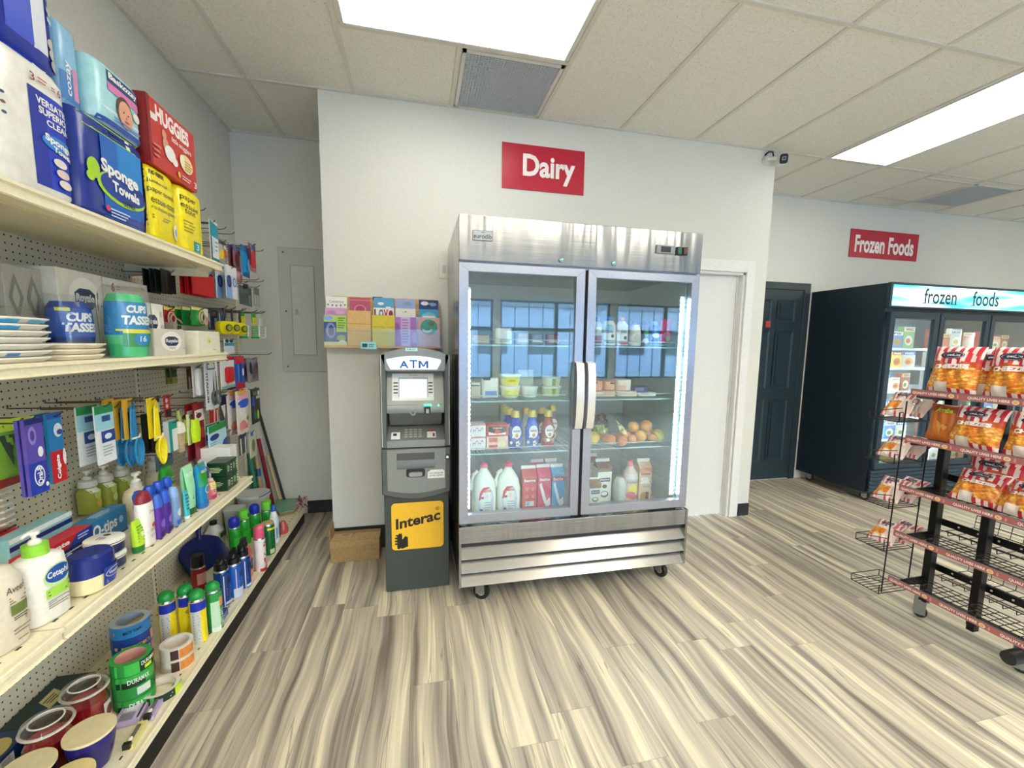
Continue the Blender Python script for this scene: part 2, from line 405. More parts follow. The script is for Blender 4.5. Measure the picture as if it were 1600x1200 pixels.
# cross bars cutting some tiles to two feet
c.box(X0, X0 + 2 * G, YD - G - .012, YD - G + .012, H - .0045, H + .004, TB)
for (xa, xb, y) in ((X0 + 8 * G, X0 + 10 * G, YD + .10), (X0 + 8 * G, X0 + 10 * G, YD + .60)): c.box(xa, xb, y - .012, y + .012, H - .0045, H + .004, TB)
c.box(XL, XR, YF - .02, YF, H - .006, H + .004, TB); c.box(XL, XL + .02, YW, YB, H - .006, H + .004, TB)
c.box(-.59, 2.8, YD - .02, YD, H - .006, H + .004, TB); c.box(XL, -.59, YB - .02, YB, H - .006, H + .004, TB)
struct(c.build('ceiling', smooth=False))
struct(MB().box(XL - .1, XL, YW, YF + .1, 0, H, WALL).build('wall_left', smooth=False))
struct(MB().box(XL - .1, -.59, YB, YB + .1, 0, H, WALL).build('wall_alcove', smooth=False))
# bump-out wall with a door opening
DX0, DX1, DZ = 1.68, 2.60, 2.06
wb = MB(); wb.box(-.59, DX0, YD, YD + .14, 0, H, WALL); wb.box(DX1, 2.80, YD, YD + .14, 0, H, WALL); wb.box(DX0, DX1, YD, YD + .14, DZ, H, WALL)
wb.box(-.59, -.45, YD + .14, YF + .1, 0, H, WALL); wb.box(2.66, 2.80, YD + .14, YF + .1, 0, H, WALL)
struct(wb.build('wall_back', smooth=False))
struct(MB().box(2.66, XR + .1, YF, YF + .1, 0, H, WALL).build('wall_rear', smooth=False))
struct(MB().box(XR, XR + .1, YW, YF + .1, 0, H, WALL).build('wall_right', smooth=False))
# front wall with shop windows (seen mirrored in the cooler doors)
wf = MB(); wins = [(-.9, 1.45), (1.6, 3.95), (4.1, 6.45), (6.6, 8.3)]
WZ0, WZ1 = .75, 2.32
wf.box(XL, XR, YW - .15, YW, 0, WZ0, WALL); wf.box(XL, XR, YW - .15, YW, WZ1, H, WALL)
xs = [XL] + [v for p in wins for v in p] + [XR]
for i in range(0, len(xs), 2): wf.box(xs[i], xs[i + 1], YW - .15, YW, WZ0, WZ1, WALL)
struct(wf.build('wall_front', smooth=False))
FR = M('#23272b', .4)
for i, (a, b) in enumerate(wins):
    o = MB()
    for x in (a, (a + b) / 2, b): o.box(x - .035, x + .035, YW - .11, YW - .04, WZ0, WZ1, FR)
    for z in (WZ0, WZ0 + 1.0, WZ1): o.box(a, b, YW - .11, YW - .04, z - .035, z + .035, FR)
    n = 8
    for k in range(1, n): o.box(a + (b - a) * k / n - .006, a + (b - a) * k / n + .006, YW - .035, YW - .02, WZ0, WZ1, FR)   # security bars
    struct(o.build('window_%d' % (i + 1), smooth=False))
    p = MB().box(a, b, YW - .08, YW - .075, WZ0, WZ1, PANE).build('pane', bpy.data.objects['window_%d' % (i + 1)], smooth=False)
struct(MB().box(-30, 40, -60, YW - .2, -.3, -.12, M('#8f9aa6', .8)).build('ground_outside', smooth=False))
ct = thing('building', 'pale low building across the street, mirrored in the cooler doors', 'building', (7, -22, -.12))
MB().box(-16, 16, -3, 3, 0, 3.6, '#93a8bf').build('wall', ct, smooth=False)
for k in range(11): MB().box(-15 + k * 2.8, -13.4 + k * 2.8, 3.0, 3.04, 1.0, 2.4, '#39434d').build('window', ct, smooth=False)
MB().box(-16.3, 16.3, -3.2, 3.2, 3.6, 3.9, '#6d747c').build('roof', ct, smooth=False)
# baseboards
BB = M('#26282b', .45)
def bboard(name, *a): struct(MB().box(*a, BB).build(name, bevel=.002))
bboard('baseboard_alcove', -.93, -.59, YB - .012, YB, 0, .107)
bboard('baseboard_left', XL, XL + .012, -2.0, 1.1, 0, .107)
bboard('baseboard_back', -.59, DX0 - .09, YD - .012, YD, 0, .165)
bboard('baseboard_end', 2.695, 2.80, YD - .012, YD, 0, .108)
bboard('baseboard_rear', 5.9, XR, YF - .012, YF, 0, .108)
# door 1: white door in the bump-out wall, mostly behind the cooler
DW = M('#e9e9e4', .35)
d = MB()
for (a, b, e0, e1) in ((DX0 - .075, DX0, 0, DZ + .088), (DX1, DX1 + .075, 0, DZ + .088)): d.box(a, b, YD - .018, YD, e0, e1, DW)
d.box(DX0, DX1, YD - .018, YD, DZ, DZ + .088, DW)
d.box(DX0, DX0 + .02, YD, YD + .14, 0, DZ, DW); d.box(DX1 - .02, DX1, YD, YD + .14, 0, DZ, DW); d.box(DX0, DX1, YD, YD + .14, DZ - .02, DZ, DW)
d.box(DX1 - .035, DX1 - .02, YD + .05, YD + .14, 0, DZ, '#d8d8d2')
d1 = struct(d.build('door_1', bevel=.002))
MB().box(DX0 + .022, DX1 - .036, YD + .055, YD + .095, .012, DZ - .022, DW).build('door_leaf', d1)
# door 2: dark six panel door in the rear wall
DK = M('#2b3a40', .35)
d = MB(); dx0, dx1, dz = 3.30, 4.033, 2.07
d.box(dx1, dx1 + .075, YF - .02, YF, 0, dz + .075, DK); d.box(dx0 - .075, dx0, YF - .02, YF, 0, dz + .075, DK); d.box(dx0, dx1, YF - .02, YF, dz, dz + .075, DK)
d2 = struct(d.build('door_2', bevel=.003))
lf = MB(); lf.box(dx0, dx1, YF - .008, YF + .03, .01, dz, DK)
for (z0, z1) in ((1.73, 1.96), (1.02, 1.64), (.22, .90)):
    for (a, b) in ((dx0 + .1, dx0 + .335), (dx0 + .4, dx0 + .635)):
        r = .022
        for (p, q) in (((a, z0), (b, z1)),):
            x0_, zz0, x1_, zz1 = a, z0, b, z1; y = YF - .008
            lf.add([(x0_, y - .008, zz0), (x1_, y - .008, zz0), (x1_, y - .008, zz1), (x0_, y - .008, zz1), (x0_ + r, y + .001 - .003, zz0 + r), (x1_ - r, y - .002, zz0 + r), (x1_ - r, y - .002, zz1 - r), (x0_ + r, y - .002, zz1 - r)],
                   [(0, 1, 5, 4), (1, 2, 6, 5), (2, 3, 7, 6), (3, 0, 4, 7)], DK)
            lf.box(a + .04, b - .04, y - .010, y - .001, z0 + .04, z1 - .04, DK)
lf.build('door_leaf', d2, smooth=False)
MB().box(3.575, 3.632, YF - .017, YF - .008, 1.672, 1.738, '#c8474d').build('sticker', d2, smooth=False)
# ------------------------------------------------------------------ ceiling vents
def vent(x0, x1, y0, y1, label):
    t = thing('ceiling_vent', label, 'vent', ((x0 + x1) / 2, (y0 + y1) / 2, H))
    a, b = (x1 - x0) / 2, (y1 - y0) / 2
    f = MB(); FRM = M('#d9d9d2', .5)
    for q in ((-a, a, -b, -b + .02), (-a, a, b - .02, b), (-a, -a + .02, -b, b), (a - .02, a, -b, b)): f.box(*q, -.008, .002, FRM)
    f.build('frame', t, smooth=False)
    g = MB(); GM = M('#c4ccd2', .5); n = 30
    for k in range(1, n):
        x = -a + .02 + (2 * a - .04) * k / n; g.box(x - .0022, x + .0022, -b + .02, b - .02, -.007, .001, GM)
        y = -b + .02 + (2 * b - .04) * k / n; g.box(-a + .02, a - .02, y - .0022, y + .0022, -.0068, .001, GM)
    g.build('grille', t, smooth=False)
    MB().box(-a + .015, a - .015, -b + .015, b - .015, .0015, .0035, '#9da7ae').build('backing', t, smooth=False)
vent(X0 + G + .02, X0 + 2 * G - .02, YD - G + .02, YD - .02, 'square eggcrate vent in the ceiling above the cooler, beside the light panel')
vent(5.12, 5.70, 3.15, 3.68, 'square eggcrate vent in the ceiling at the far right')
# ------------------------------------------------------------------ wall items
RED = M('#c21f3a', .3)
def sign(x0, x1, z0, z1, y, text, tx, label):
    t = thing('wall_sign', label, 'sign', ((x0 + x1) / 2, y, z0)); W, Hh = x1 - x0, z1 - z0
    MB().box(-W / 2, W / 2, -.006, 0, 0, Hh, RED).build('board', t, smooth=False)
    MB().deco([('t', text, *tx, '#fbf3ee', {'b': .032})], W, Hh, lambda x, z, e: (x, -.006 - e, z), eps=.001).build('lettering', t, smooth=False)
sign(.577, 1.178, 2.533, 2.832, YD - .002, 'Dairy', (.245, .16, .885, .80), 'red wall sign reading Dairy in white, above the cooler')
sign(4.575, 5.535, 2.456, 2.752, YF - .002, 'Frozen Foods', (.07, .18, .935, .80), 'red wall sign reading Frozen Foods in white, above the black freezer')
# electrical panel
t = thing('electrical_panel', 'grey metal breaker panel cover on the alcove wall', 'electrical panel', (-.84, YB, 1.21))
GP = M('#cdcec7', .4)
p = MB().box(-.226, .24, -.012, 0, 0, .975, GP)
for (x, z) in ((-.19, .04), (-.19, .94), (-.185, .48)): p.lathe([(.007, 0), (.007, .001)], '#55564f', 10) if False else p.box(x - .006, x + .006, -.014, -.012, z - .006, z + .006, '#4b4c46')
p.build('cover', t, bevel=.003)
p = MB().box(-.139, .03, -.018, -.012, .135, .838, M('#d8d9d2', .4)).build('panel_door', t, bevel=.002)
MB().box(-.115, -.095, -.024, -.018, .455, .50, '#b9bab2').build('latch', p, bevel=.002)
o = MB()
for q in ((-.142, .033, .131, .1345), (-.142, .033, .8385, .842), (-.1425, -.139, .131, .842), (.030, .0335, .131, .842)): o.box(q[0], q[1], -.0185, -.0115, q[2], q[3], '#a3a49d')
for q in ((-.2285, .24, -.003, .0), (-.2285, .24, .975, .978), (-.2285, -.2255, 0, .978)): o.box(q[0], q[1], -.0125, 0, q[2], q[3], '#b4b5ae')
o.build('door_gap', t, smooth=False)
# outlet / thermostat plate
t = thing('switch_plate', 'white double switch plate on the wall at the cooler left edge', 'switch', (.197, YD, 1.9))
MB().box(-.052, .052, -.006, 0, 0, .12, '#e4e2d8').build('plate', t, bevel=.003)
for x in (-.016, .02): MB().box(x - .012, x + .012, -.011, -.006, .035, .088, '#c9c8c0').build('rocker', t, bevel=.002)
# security camera
t = thing('security_camera', 'small white bullet camera with black face at the wall corner under the ceiling', 'camera', (2.70, YD - .0, 2.93))
MB().lathe([(.032, 0), (.034, .01), (.026, .03)], '#dcdcd6', 16).build('mount', t).rotation_euler = (pi / 2, 0, 0)
MB().tube([(0, -.03, 0), (.02, -.05, .0), (.05, -.06, -.0)], .011, '#e6e6e2', 8).build('arm', t)
b = MB(); b.loft([(-.045, .03, .036, 4), (-.02, .034, .04, 4), (.04, .034, .04, 4)], '#ecece8', 20); bo = b.build('camera_body', t)
b = MB(); b.loft([(.04, .030, .036, 4), (.048, .027, .033, 4)], '#101216', 20); b.box(-.012, .012, -.012, .012, .048, .05, '#c9ccd0'); b.box(-.008, .008, -.008, .008, .05, .052, '#15171a'); f = b.build('lens_face', t)
for q in (bo, f): q.location = (.095, -.075, -.01); q.rotation_euler = (radians(98), 0, radians(-32))
MB().tube([(-.01, -.005, .04), (.01, -.02, .062), (.04, -.03, .06), (.05, -.03, .03)], .006, '#1b1b1b').build('cable', t)
# ------------------------------------------------------------------ gondola shelving along the left wall
GX = -1.3146                                   # pegboard face
def lip_shelf(parent, name, X, y0, y1, z, drop=.03, slots=True, lipw=.022, under=True):
    """deck with a moulded front rail; z = deck top"""
    s = MB()
    s.box(GX, X - .018, y0, y1, z - .02, z, CREAM)
    # rail profile (x,z): sloped price channel
    prof = [(X - .02, z), (X - .004, z + .004), (X, z + .002), (X + .001, z - .006), (X - .006, z - .010), (X - .006, z - drop + .004), (X + .001, z - drop), (X - .004, z - drop - .003), (X - .02, z - drop)]
    n = len(prof); vs = [(p[0], y0, p[1]) for p in prof] + [(p[0], y1, p[1]) for p in prof]
    s.add(vs, [tuple(range(n)), tuple(range(2 * n - 1, n - 1, -1))] + [(i + n, (i + 1) % n + n, (i + 1) % n, i) for i in range(n)], CREAM)
    if under:
        for yy in (y0 + .02, y1 - .03): s.box(GX, X - .06, yy, yy + .012, z - .065, z - .02, CREAM)
        s.box(GX + .06, X - .10, y0, y1, z - .028, z - .02, M('#ddd3b2', .4))
        s.prism([(GX, z - .02), (GX, z - .075), (GX + .05, z - .07), (X - .05, z - .035), (X - .04, z - .02)], y1 - .006, y1, CREAM, 'y')
    if slots:
        k = int((y1 - y0) / .0508)
        for i in range(k):
            yy = y0 + .03 + i * .0508
            s.box(X - .050, X - .044, yy, yy + .014, z, z + .0004, '#3a352a')
            if name == 'base_deck':
                for xx in (GX + .03, GX + .055): s.box(xx, xx + .006, yy, yy + .012, z, z + .0004, '#3a352a')
    return s.build(name, parent, ang=30)
gon = thing('gondola_shelving', 'cream metal gondola shelving with pegboard back along the left wall', 'shelving', (0, 0, 0))
YS = [-.03, 1.19, 2.405, 3.625]
for a, b in zip(YS, YS[1:]):
    MB().box(GX - .012, GX, a + .004, b - .004, .10, 2.15, PEG).build('pegboard_panel', gon, smooth=False)
for i, y in enumerate(YS[:-1] + [3.632]):
    u = MB(); u.box(GX - .03, GX + .004, y - .014, y + .014, 0, 2.16, CREAM)
    if i in (1, 2):
        for k in range(80): u.box(GX + .004, GX + .0045, y - .004, y + .003, .16 + k * .0254, .16 + k * .0254 + .014, '#26231d')
    u.build('upright', gon, smooth=False)
for a, b in zip(YS[:2], YS[1:3]):
    lip_shelf(gon, 'shelf', -.920, a + .003, b - .003 + (.012 if b > 2 else 0), 1.822, .034, False)
    lip_shelf(gon, 'shelf', -.925, a + .003, b - .003 + (.012 if b > 2 else 0), 1.393, .030, False)
    lip_shelf(gon, 'shelf', -.845, a + .003, b - .003 + (.012 if b > 2 else 0), .757, .030, True)
for a, b in zip(YS, YS[1:]):
    lip_shelf(gon, 'base_deck', -.900, a + .002, b - .002, .118, .022, True, under=False)
MB().box(GX, -.912, YS[0], YS[-1], 0, .097, M('#0b0b0c', .5)).build('kick_plate', gon, smooth=False)
def peg_hook(y, z, L=.25, x=GX):
    h = MB(); c = M('#6a6258', .35, .8)
    h.tube([(0, 0, .012), (0, 0, 0), (.004, 0, 0), (L - .03, 0, 0), (L - .012, 0, .004), (L, 0, .016)], .0024, c)
    return h
_hk = None
def hook(y, z, L=.25):
    global _hk
    if _hk is None:
        _hk = peg_hook(0, 0).build('peg_hook', gon)
        o = _hk
    else:
        o = _hk.copy(); COL.objects.link(o); o.parent = gon
    o.location = (GX + .002, y, z); o.scale = (L / .25, 1, 1)
# ------------------------------------------------------------------ dairy cooler
FX0, FX1, FY, FYB, FZT = .204, 1.580, 2.22, 3.04, 2.095
fr = thing('display_cooler', 'stainless steel two door glass display cooler on casters, full of dairy', 'refrigerator', ((FX0 + FX1) / 2, 2.63, 0))
FO = Vector(((FX0 + FX1) / 2, 2.63, 0))
def fp(mb, name, parent=None, **k):
    o = mb.build(name, parent or fr, **k)
    if parent is None: o.location = -FO
    return o
INT = M('#9db4bc', .35, .1)
b = MB(); t_ = .05; zi0, zi1 = .462, 1.86
b.box(FX0, FX0 + t_, FY + .03, FYB, .37, FZT - .0, STEEL); b.box(FX1 - t_, FX1, FY + .03, FYB, .37, FZT, STEEL)
b.box(FX0 + t_, FX1 - t_, FY + .03, FYB, zi1, FZT - .001, STEEL); b.box(FX0 + t_, FX1 - t_, FY + .03, FYB, .37, zi0, M('#a9b3b6', .35, .6))
b.box(FX0 + t_, FX1 - t_, FYB - .05, FYB, zi0, zi1, INT)
b.box(FX0 + t_, FX0 + t_ + .003, FY + .05, FYB - .05, zi0, zi1, INT); b.box(FX1 - t_ - .003, FX1 - t_, FY + .05, FYB - .05, zi0, zi1, INT)
b.box(FX0, FX1, FY + .03, FYB, .135, .375, M('#2a2d30', .5))
fp(b, 'cabinet', smooth=False)
h = MB(); h.prism([(FY, 1.875), (FY + .03, 1.875), (FY + .03, FZT), (FY - .006, FZT)], FX0, FX1, STEEL, 'x')
hd = fp(h, 'header_panel', bevel=.002)
hd2 = MB().deco([('r', 0, 0, 1, 1, '#54595c'), ('r', .02, .04, .98, .96, '#c3c8cc'), ('t', 'eurodib', .05, .2, .95, .66, '#2b2f33', {'b': .01}), ('e', .5, .80, .10, .06, '#9aa0a4')], .101, .049, lambda x, z, e: (.272 + .0505 + x, FY - .007 - e, 1.973 + z), eps=.0006)
o = hd2.build('name_plate', hd)
q = MB().box(1.29, 1.40, FY - .014, FY, 1.972, 2.015, '#8d8f92').box(1.315, 1.375, FY - .016, FY - .014, 1.978, 2.008, '#101820'); q.build('temperature_display', hd, bevel=.002)
for x, c_ in ((1.415, '#1d6b50'), (1.452, '#5d3a40')):
    MB().box(x, x + .03, FY - .014, FY, 1.968, 2.012, '#1b1c1e').box(x + .004, x + .026, FY - .018, FY - .014, 1.974, 2.006, c_).build('rocker_switch', hd, bevel=.001)
for x in (.74, 1.04): MB().lathe([(.012, 0), (.012, .004), (.006, .006)], M('#7fa7a0', .2, .9), 16).build('lock', hd).matrix_world = Matrix.Translation((x, FY - .004, 1.903)) @ Matrix.Rotation(pi / 2, 4, 'X')
ALU = M('#a2a5ae', .3, .85)
LED = M('#dff6ff', .5, 0, LED_E)
def fdoor(x0, x1, hx, led_side):
    d = MB(); z0, z1 = .49, 1.864; fw = .049
    gx0, gx1, gz0, gz1 = x0 + fw, x1 - fw, .538, 1.822
    y0, y1 = FY, FY + .045
    o_ = [(x0, z0), (x1, z0), (x1, z1), (x0, z1)]; i_ = [(gx0, gz0), (gx1, gz0), (gx1, gz1), (gx0, gz1)]
    for k in range(4):
        k2 = (k + 1) % 4
        pts = [o_[k], o_[k2], i_[k2], i_[k]]
        d.prism(pts, y0, y1, ALU, 'y')
    dr = fp(d, 'door', bevel=.0012)
    MB().box(gx0 - .004, gx1 + .004, y0 + .012, y0 + .016, gz0 - .004, gz1 + .004, DOORGLASS).build('glass', dr, smooth=False)
    hh = MB()
    pth = [(hx, FY + .002, .99), (hx, FY - .03, 1.0), (hx, FY - .045, 1.06), (hx, FY - .052, 1.18), (hx, FY - .045, 1.30), (hx, FY - .03, 1.36), (hx, FY + .002, 1.37)]
    sgn = 1
    V = []; 
    for (x, y, z) in pth: V += [(x - .022, y, z), (x + .022, y, z), (x + .018, y + .008, z), (x - .018, y + .008, z)]
    F = []
    for k in range(len(pth) - 1):
        for j in range(4): F.append((4 * k + j, 4 * k + (j + 1) % 4, 4 * k + 4 + (j + 1) % 4, 4 * k + 4 + j))
    hh.add(V, F, M('#d7d5cc', .3, .4)).build('handle', dr)
    return dr
fdoor(FX0, .881, .856, 0); fdoor(.899, FX1, .922, 1)
fp(MB().box(.86, .92, FY + .045, FY + .075, zi0, zi1, M('#2b3338', .4)), 'centre_mullion', smooth=False)
def ledstrip(x, w_):
    m_ = MB(); m_.box(x - w_ / 2, x + w_ / 2, FY + .05, FY + .062, .55, 1.75, M('#b8d3de', .4))
    for k in range(46): z = .56 + k * .0258; m_.box(x - w_ * .34, x + w_ * .34, FY + .046, FY + .05, z, z + .012, LED)
    fp(m_, 'led_strip', smooth=False)
ledstrip(.262, .014); ledstrip(1.508, .026); ledstrip(.850, .006)
WIRE = M('#a8c6c8', .3, .5)
for (xa, xb) in ((.262, .872), (.905, 1.520)):
    for z in (.848, 1.146, 1.457):
        s = MB(); y0, y1 = FY + .115, FYB - .06
        for yy in (y0, (y0 + y1) / 2, y1): s.tube([(xa, yy, z - .006), (xb, yy, z - .006)], .0035, WIRE)
        s.tube([(xa, y0, z + .026), (xb, y0, z + .026)], .003, WIRE)
        for xx in (xa, xb): s.tube([(xx, y0, z + .026), (xx, y0, z - .006), (xx, y1, z - .006)], .003, WIRE)
        n = 30
        for k in range(1, n): x = xa + (xb - xa) * k / n; s.tube([(x, y0, z - .002), (x, y1, z - .002)], .0016, WIRE, 4)
        s.box(xa, xb, y0 - .004, y0 - .002, z - .010, z - .004, WIRE)
        fp(s, 'wire_shelf')
l = MB()
l.box(FX0, FX1 + .012, FY - .004, FY + .03, .378, .474, STEEL)
fp(l, 'lower_panel', bevel=.002)
for k in range(3):
    z1 = .357 - k * .08; z0 = z1 - .063
    s = MB(); s.prism([(FY - .012, z0), (FY - .006, z0 - .006), (FY + .05, z1 - .004), (FY + .048, z1 + .006)], FX0 + .012, FX1, M('#a9a8a5', .26, .92), 'x')
    fp(s, 'louvre')
for x in (FX0 - .001, FX1 + .001): fp(MB().box(x, x + .012, FY - .008, FY + .12, .127, .474, STEEL), 'end_bracket', smooth=False)
def caster(parent, x, y, r=.045, wz=.022, off=Vector((0, 0, 0)), yaw=0, top=.13):
    c = MB(); c.box(-.026, .026, -.03, .03, top - .006, top, M('#9a9d9f', .3, .8)); c.box(-.02, -.017, -.02, .03, r - .01, top, M('#9a9d9f', .3, .8)); c.box(.017, .02, -.02, .03, r - .01, top, M('#9a9d9f', .3, .8))
    o = c.build('caster', parent, smooth=False); o.location = Vector((x, y, 0)) + off; o.rotation_euler[2] = yaw
    wv = MB(); wv.lathe([(r * .5, -.014), (r * .93, -.014), (r, -.008), (r, .008), (r * .93, .014), (r * .5, .014)], '#17181a', 24)
    wv.lathe([(r * .45, -.016), (r * .45, .016)], '#b9bbbd', 14)
    q = wv.build('wheel', o); q.rotation_euler = (0, pi / 2, 0); q.location = (0, .0, r)
for x, y, a in ((.34, 2.30, radians(65)), (1.49, 2.31, radians(20)), (.34, 2.95, 0), (1.44, 2.95, 0)): caster(fr, x, y, .047, off=-FO, yaw=a, top=.136)
# ------------------------------------------------------------------ cash machine
AX, AY = -.0155, 2.465
at = thing('cash_machine', 'grey ATM with Interac sticker and lit ATM sign between card rack and cooler', 'ATM', (AX, AY, 0))
AG = M('#8b8f8c', .38, .35); AD = M('#5f635f', .4, .3); BASE = M('#3f4742', .42); 
hw = .1905
MB().box(-hw + .008, hw - .008, .0, .52, .004, .62, BASE).build('base_cabinet', at, bevel=.004)
# mid housing, curved lower edge
arc = [(-hw + 2 * hw * k / 12, .60 - .035 * sin(pi * k / 12)) for k in range(13)]
m_ = MB(); m_.prism([(hw, .868), (-hw, .868)] + [(x, z + .004) for x, z in arc], -.035, .45, AD, 'y')
rim = m_.build('middle_housing', at, bevel=.006)
ins = .028
m_ = MB(); pts = [(hw - ins, .862), (-hw + ins, .862)] + [(-hw + ins + 2 * (hw - ins) * k / 12, .628 - .022 * sin(pi * k / 12)) for k in range(13)]
m_.prism(pts, -.041, -.03, AG, 'y'); f1 = m_.build('front_cover', rim, bevel=.002)
# cash recess, tray and slot
m_ = MB(); m_.prism([(-.0415, .842), (-.0415, .752), (-.047, .752), (-.050, .765), (-.0425, .785)], -.108, .100, M('#6d716d', .35, .4), 'x')
m_.box(-.108, .100, -.0422, -.041, .785, .842, M('#565a57', .4, .3)); m_.build('cash_tray', rim)
m_ = MB(); m_.loft([(0, .052, .026, 5), (.003, .052, .026, 5)], '#17181a', 28); o = m_.build('cash_slot', rim); o.rotation_euler = (pi / 2, 0, 0); o.location = (-.006, -.041, .728)
m_ = MB(); m_.loft([(0, .038, .013, 5), (.012, .036, .011, 5)], M('#a2a49d', .35, .3), 24); o = m_.build('slot_flap', rim); o.rotation_euler = (pi / 2, 0, 0); o.location = (-.006, -.044, .720)
m_ = MB(); m_.lathe([(.014, 0), (.014, .004), (.009, .006)], '#1d1f20', 18); m_.lathe([(.008, .006), (.008, .010)], M('#c8c9c6', .2, .9), 14); o = m_.build('lock', rim); o.rotation_euler = (pi / 2, 0, 0); o.location = (.172, -.036, .812)
MB().deco([('p', [(0, 0), (1, 0), (1, .8), (.9, 1), (.2, 1), (0, .7)], '#f0f0ec'), ('t', 'NO CASH IN ATM', .12, .52, .9, .68, '#222222'), ('t', 'AFTER HOURS', .1, .25, .9, .42, '#222222')], .095, .05, lambda x, z, e: (.108 + x, -.0415 - e, .690 + z)).build('notice_sticker', rim)
# upper housing with side cheeks, arched top
topa = [(hw - 2 * hw * k / 12, 1.392 + .036 * sin(pi * k / 12)) for k in range(13)]
up = MB()
up.prism([(-hw, .872), (-hw, 1.392), (-hw + .032, 1.40), (-hw + .032, .872)], -.035, .45, AD, 'y')
up.prism([(hw, .872), (hw - .032, .872), (hw - .032, 1.40), (hw, 1.392)], -.035, .45, AD, 'y')
up.prism([(-hw + .032, 1.300), (hw - .032, 1.300)] + topa, -.035, .45, AG, 'y')
up.box(-hw + .03, hw - .03, .14, .45, .872, 1.31, AD)
uh = up.build('upper_housing', at, bevel=.005)
for sx in (-1, 1): MB().box(sx * (hw - .005), sx * (hw - .009), -.037, -.034, .88, 1.39, M('#c9c8bd', .3, .3)).build('trim_line', uh)
sp_ = [(-.152, 1.352)] + [(-.152 + .29 * k / 10, 1.352 + .014 + .020 * sin(pi * k / 10)) for k in range(11)] + [(.138, 1.352), (.116, 1.312), (-.132, 1.312)]
MB().prism(sp_, -.039, -.034, M('#eef3f6', .3, 0, .55), 'y').build('lit_sign', uh)
MB().deco([('t', 'A', 0, 0, .32, .93, '#1565c4', {'b': .03}), ('t', 'T', .35, 0, .62, 1.06, '#1565c4', {'b': .03}), ('p', [(.66, 0), (.66, .93), (.745, .93), (.83, .42), (.915, .93), (1, .93), (1, 0), (.93, 0), (.93, .62), (.86, .2), (.80, .2), (.73, .62), (.73, 0)], '#1565c4')], .155, .043, lambda x, z, e: (-.008 + x, -.040 - e, 1.319 + z), eps=.001).build('sign_lettering', uh)
# screen fascia leaning back
def slab(mb, x0, x1, ya, za, yb, zb, th, c):
    d = Vector((0, yb - ya, zb - za)).normalized(); n = Vector((0, -d.z, d.y)); n = n if n.y < 0 else -n
    P = [Vector((x, y, z)) for (y, z) in ((ya, za), (yb, zb)) for x in (x0, x1)]
    vs = [P[0], P[1], P[3], P[2]]; vs = vs + [p - n * -th * -1 for p in vs]
    mb.add([tuple(v) for v in vs], [(0, 1, 2, 3), (7, 6, 5, 4), (0, 4, 5, 1), (1, 5, 6, 2), (2, 6, 7, 3), (3, 7, 4, 0)], c); return mb
fa = MB(); slab(fa, -hw + .03, hw - .033, .0, 1.10, .06, 1.30, .03, AG); fas = fa.build('screen_fascia', uh)
def fs(x, z, e):   # z along the fascia from 1.10
    t = (z - 1.10) / .2; return (x, .06 * t - e * .96, z + e * .29)
MB().deco([('r', -.13, 1.132, .10, 1.282, '#efefea')], 1, 1, fs, x0=0).build('screen_bezel', fas)
MB().deco([('r', -.095, 1.15, .068, 1.262, '#aeb6c4')], 1, 1, fs, x0=0, layer=2).deco([('r', -.089, 1.146, .062, 1.250, M('#eef2f2', .2, 0, .35))], 1, 1, fs, x0=0, layer=3).deco([('t', 'verifyi', -.035, 1.268, .012, 1.275, '#6a6a66')], 1, 1, fs, x0=0, layer=3).build('screen', fas)
for k in range(4):
    for x in (-.122, .070):
        MB().deco([('r', x, 1.172 + k * .018, x + .024, 1.180 + k * .018, '#55595a')], 1, 1, fs, x0=0, layer=4).build('side_button', fas)
# card reader shelf
MB().prism([(-.004, 1.062), (-.010, 1.085), (.0, 1.11), (.10, 1.11), (.10, 1.062)], -hw + .03, hw - .033, AG, 'x').build('reader_ledge', uh, bevel=.002)
q = MB().box(.046, .080, -.022, -.004, 1.060, 1.10, '#2a2d2c').box(.055, .071, -.026, -.02, 1.063, 1.088, '#bfc2bb'); q.build('card_reader', uh, bevel=.002)
GLOW = M('#35ff9a', .4, 0, 3.0)
for q in ((.045, .085, -.012, -.007, 1.104, 1.112), (.122, .128, -.012, -.004, 1.102, 1.110)): MB().box(*q, GLOW).build('green_indicator', uh, smooth=False)['label'] = 'glowing green indicator light'
m_ = MB(); m_.lathe([(.016, 0), (.016, .008)], AG, 18); m_.lathe([(.005, .008), (.005, .009)], '#17181a', 12); o = m_.build('camera_eye', uh); o.rotation_euler = (pi / 2, 0, 0); o.location = (-.017, -.004, 1.065)
MB().prism([(.0, 1.062), (.10, 1.062), (.10, .975), (.06, .985)], -hw + .045, hw - .048, M('#6e7370', .4, .3), 'x').build('lower_bevel', uh)
kp = MB(); kp.prism([(-.035, .912), (-.035, .872), (.14, .872), (.14, .990), (.075, .968)], -hw + .03, hw - .03, AG, 'x'); kpd = kp.build('keypad_shelf', uh, bevel=.002)
def ks(x, z, e): t = (z) ; return (x, -.035 + .11 * t - e * .45, .912 + .056 * t + e * .9)
MB().deco([('r', -.138, .12, -.090, .62, '#f3f3ef'), ('r', -.128, .36, -.108, .54, '#33343c')], 1, 1, ks, x0=0).build('left_sticker', kpd)
MB().deco([('r', .060, .16, .110, .72, '#f0ebe6'), ('r', .060, .62, .110, .72, '#c0393c'), ('r', .092, .24, .104, .48, '#6b4b4b')], 1, 1, ks, x0=0).build('right_sticker', kpd)
for i in range(4):
    for j in range(4):
        x = -.066 + i * .026; z = .22 + j * .17
        MB().deco([('r', x, z, x + .018, z + .10, '#b9beb4')], 1, 1, ks, x0=0, layer=1).build('key', kpd)
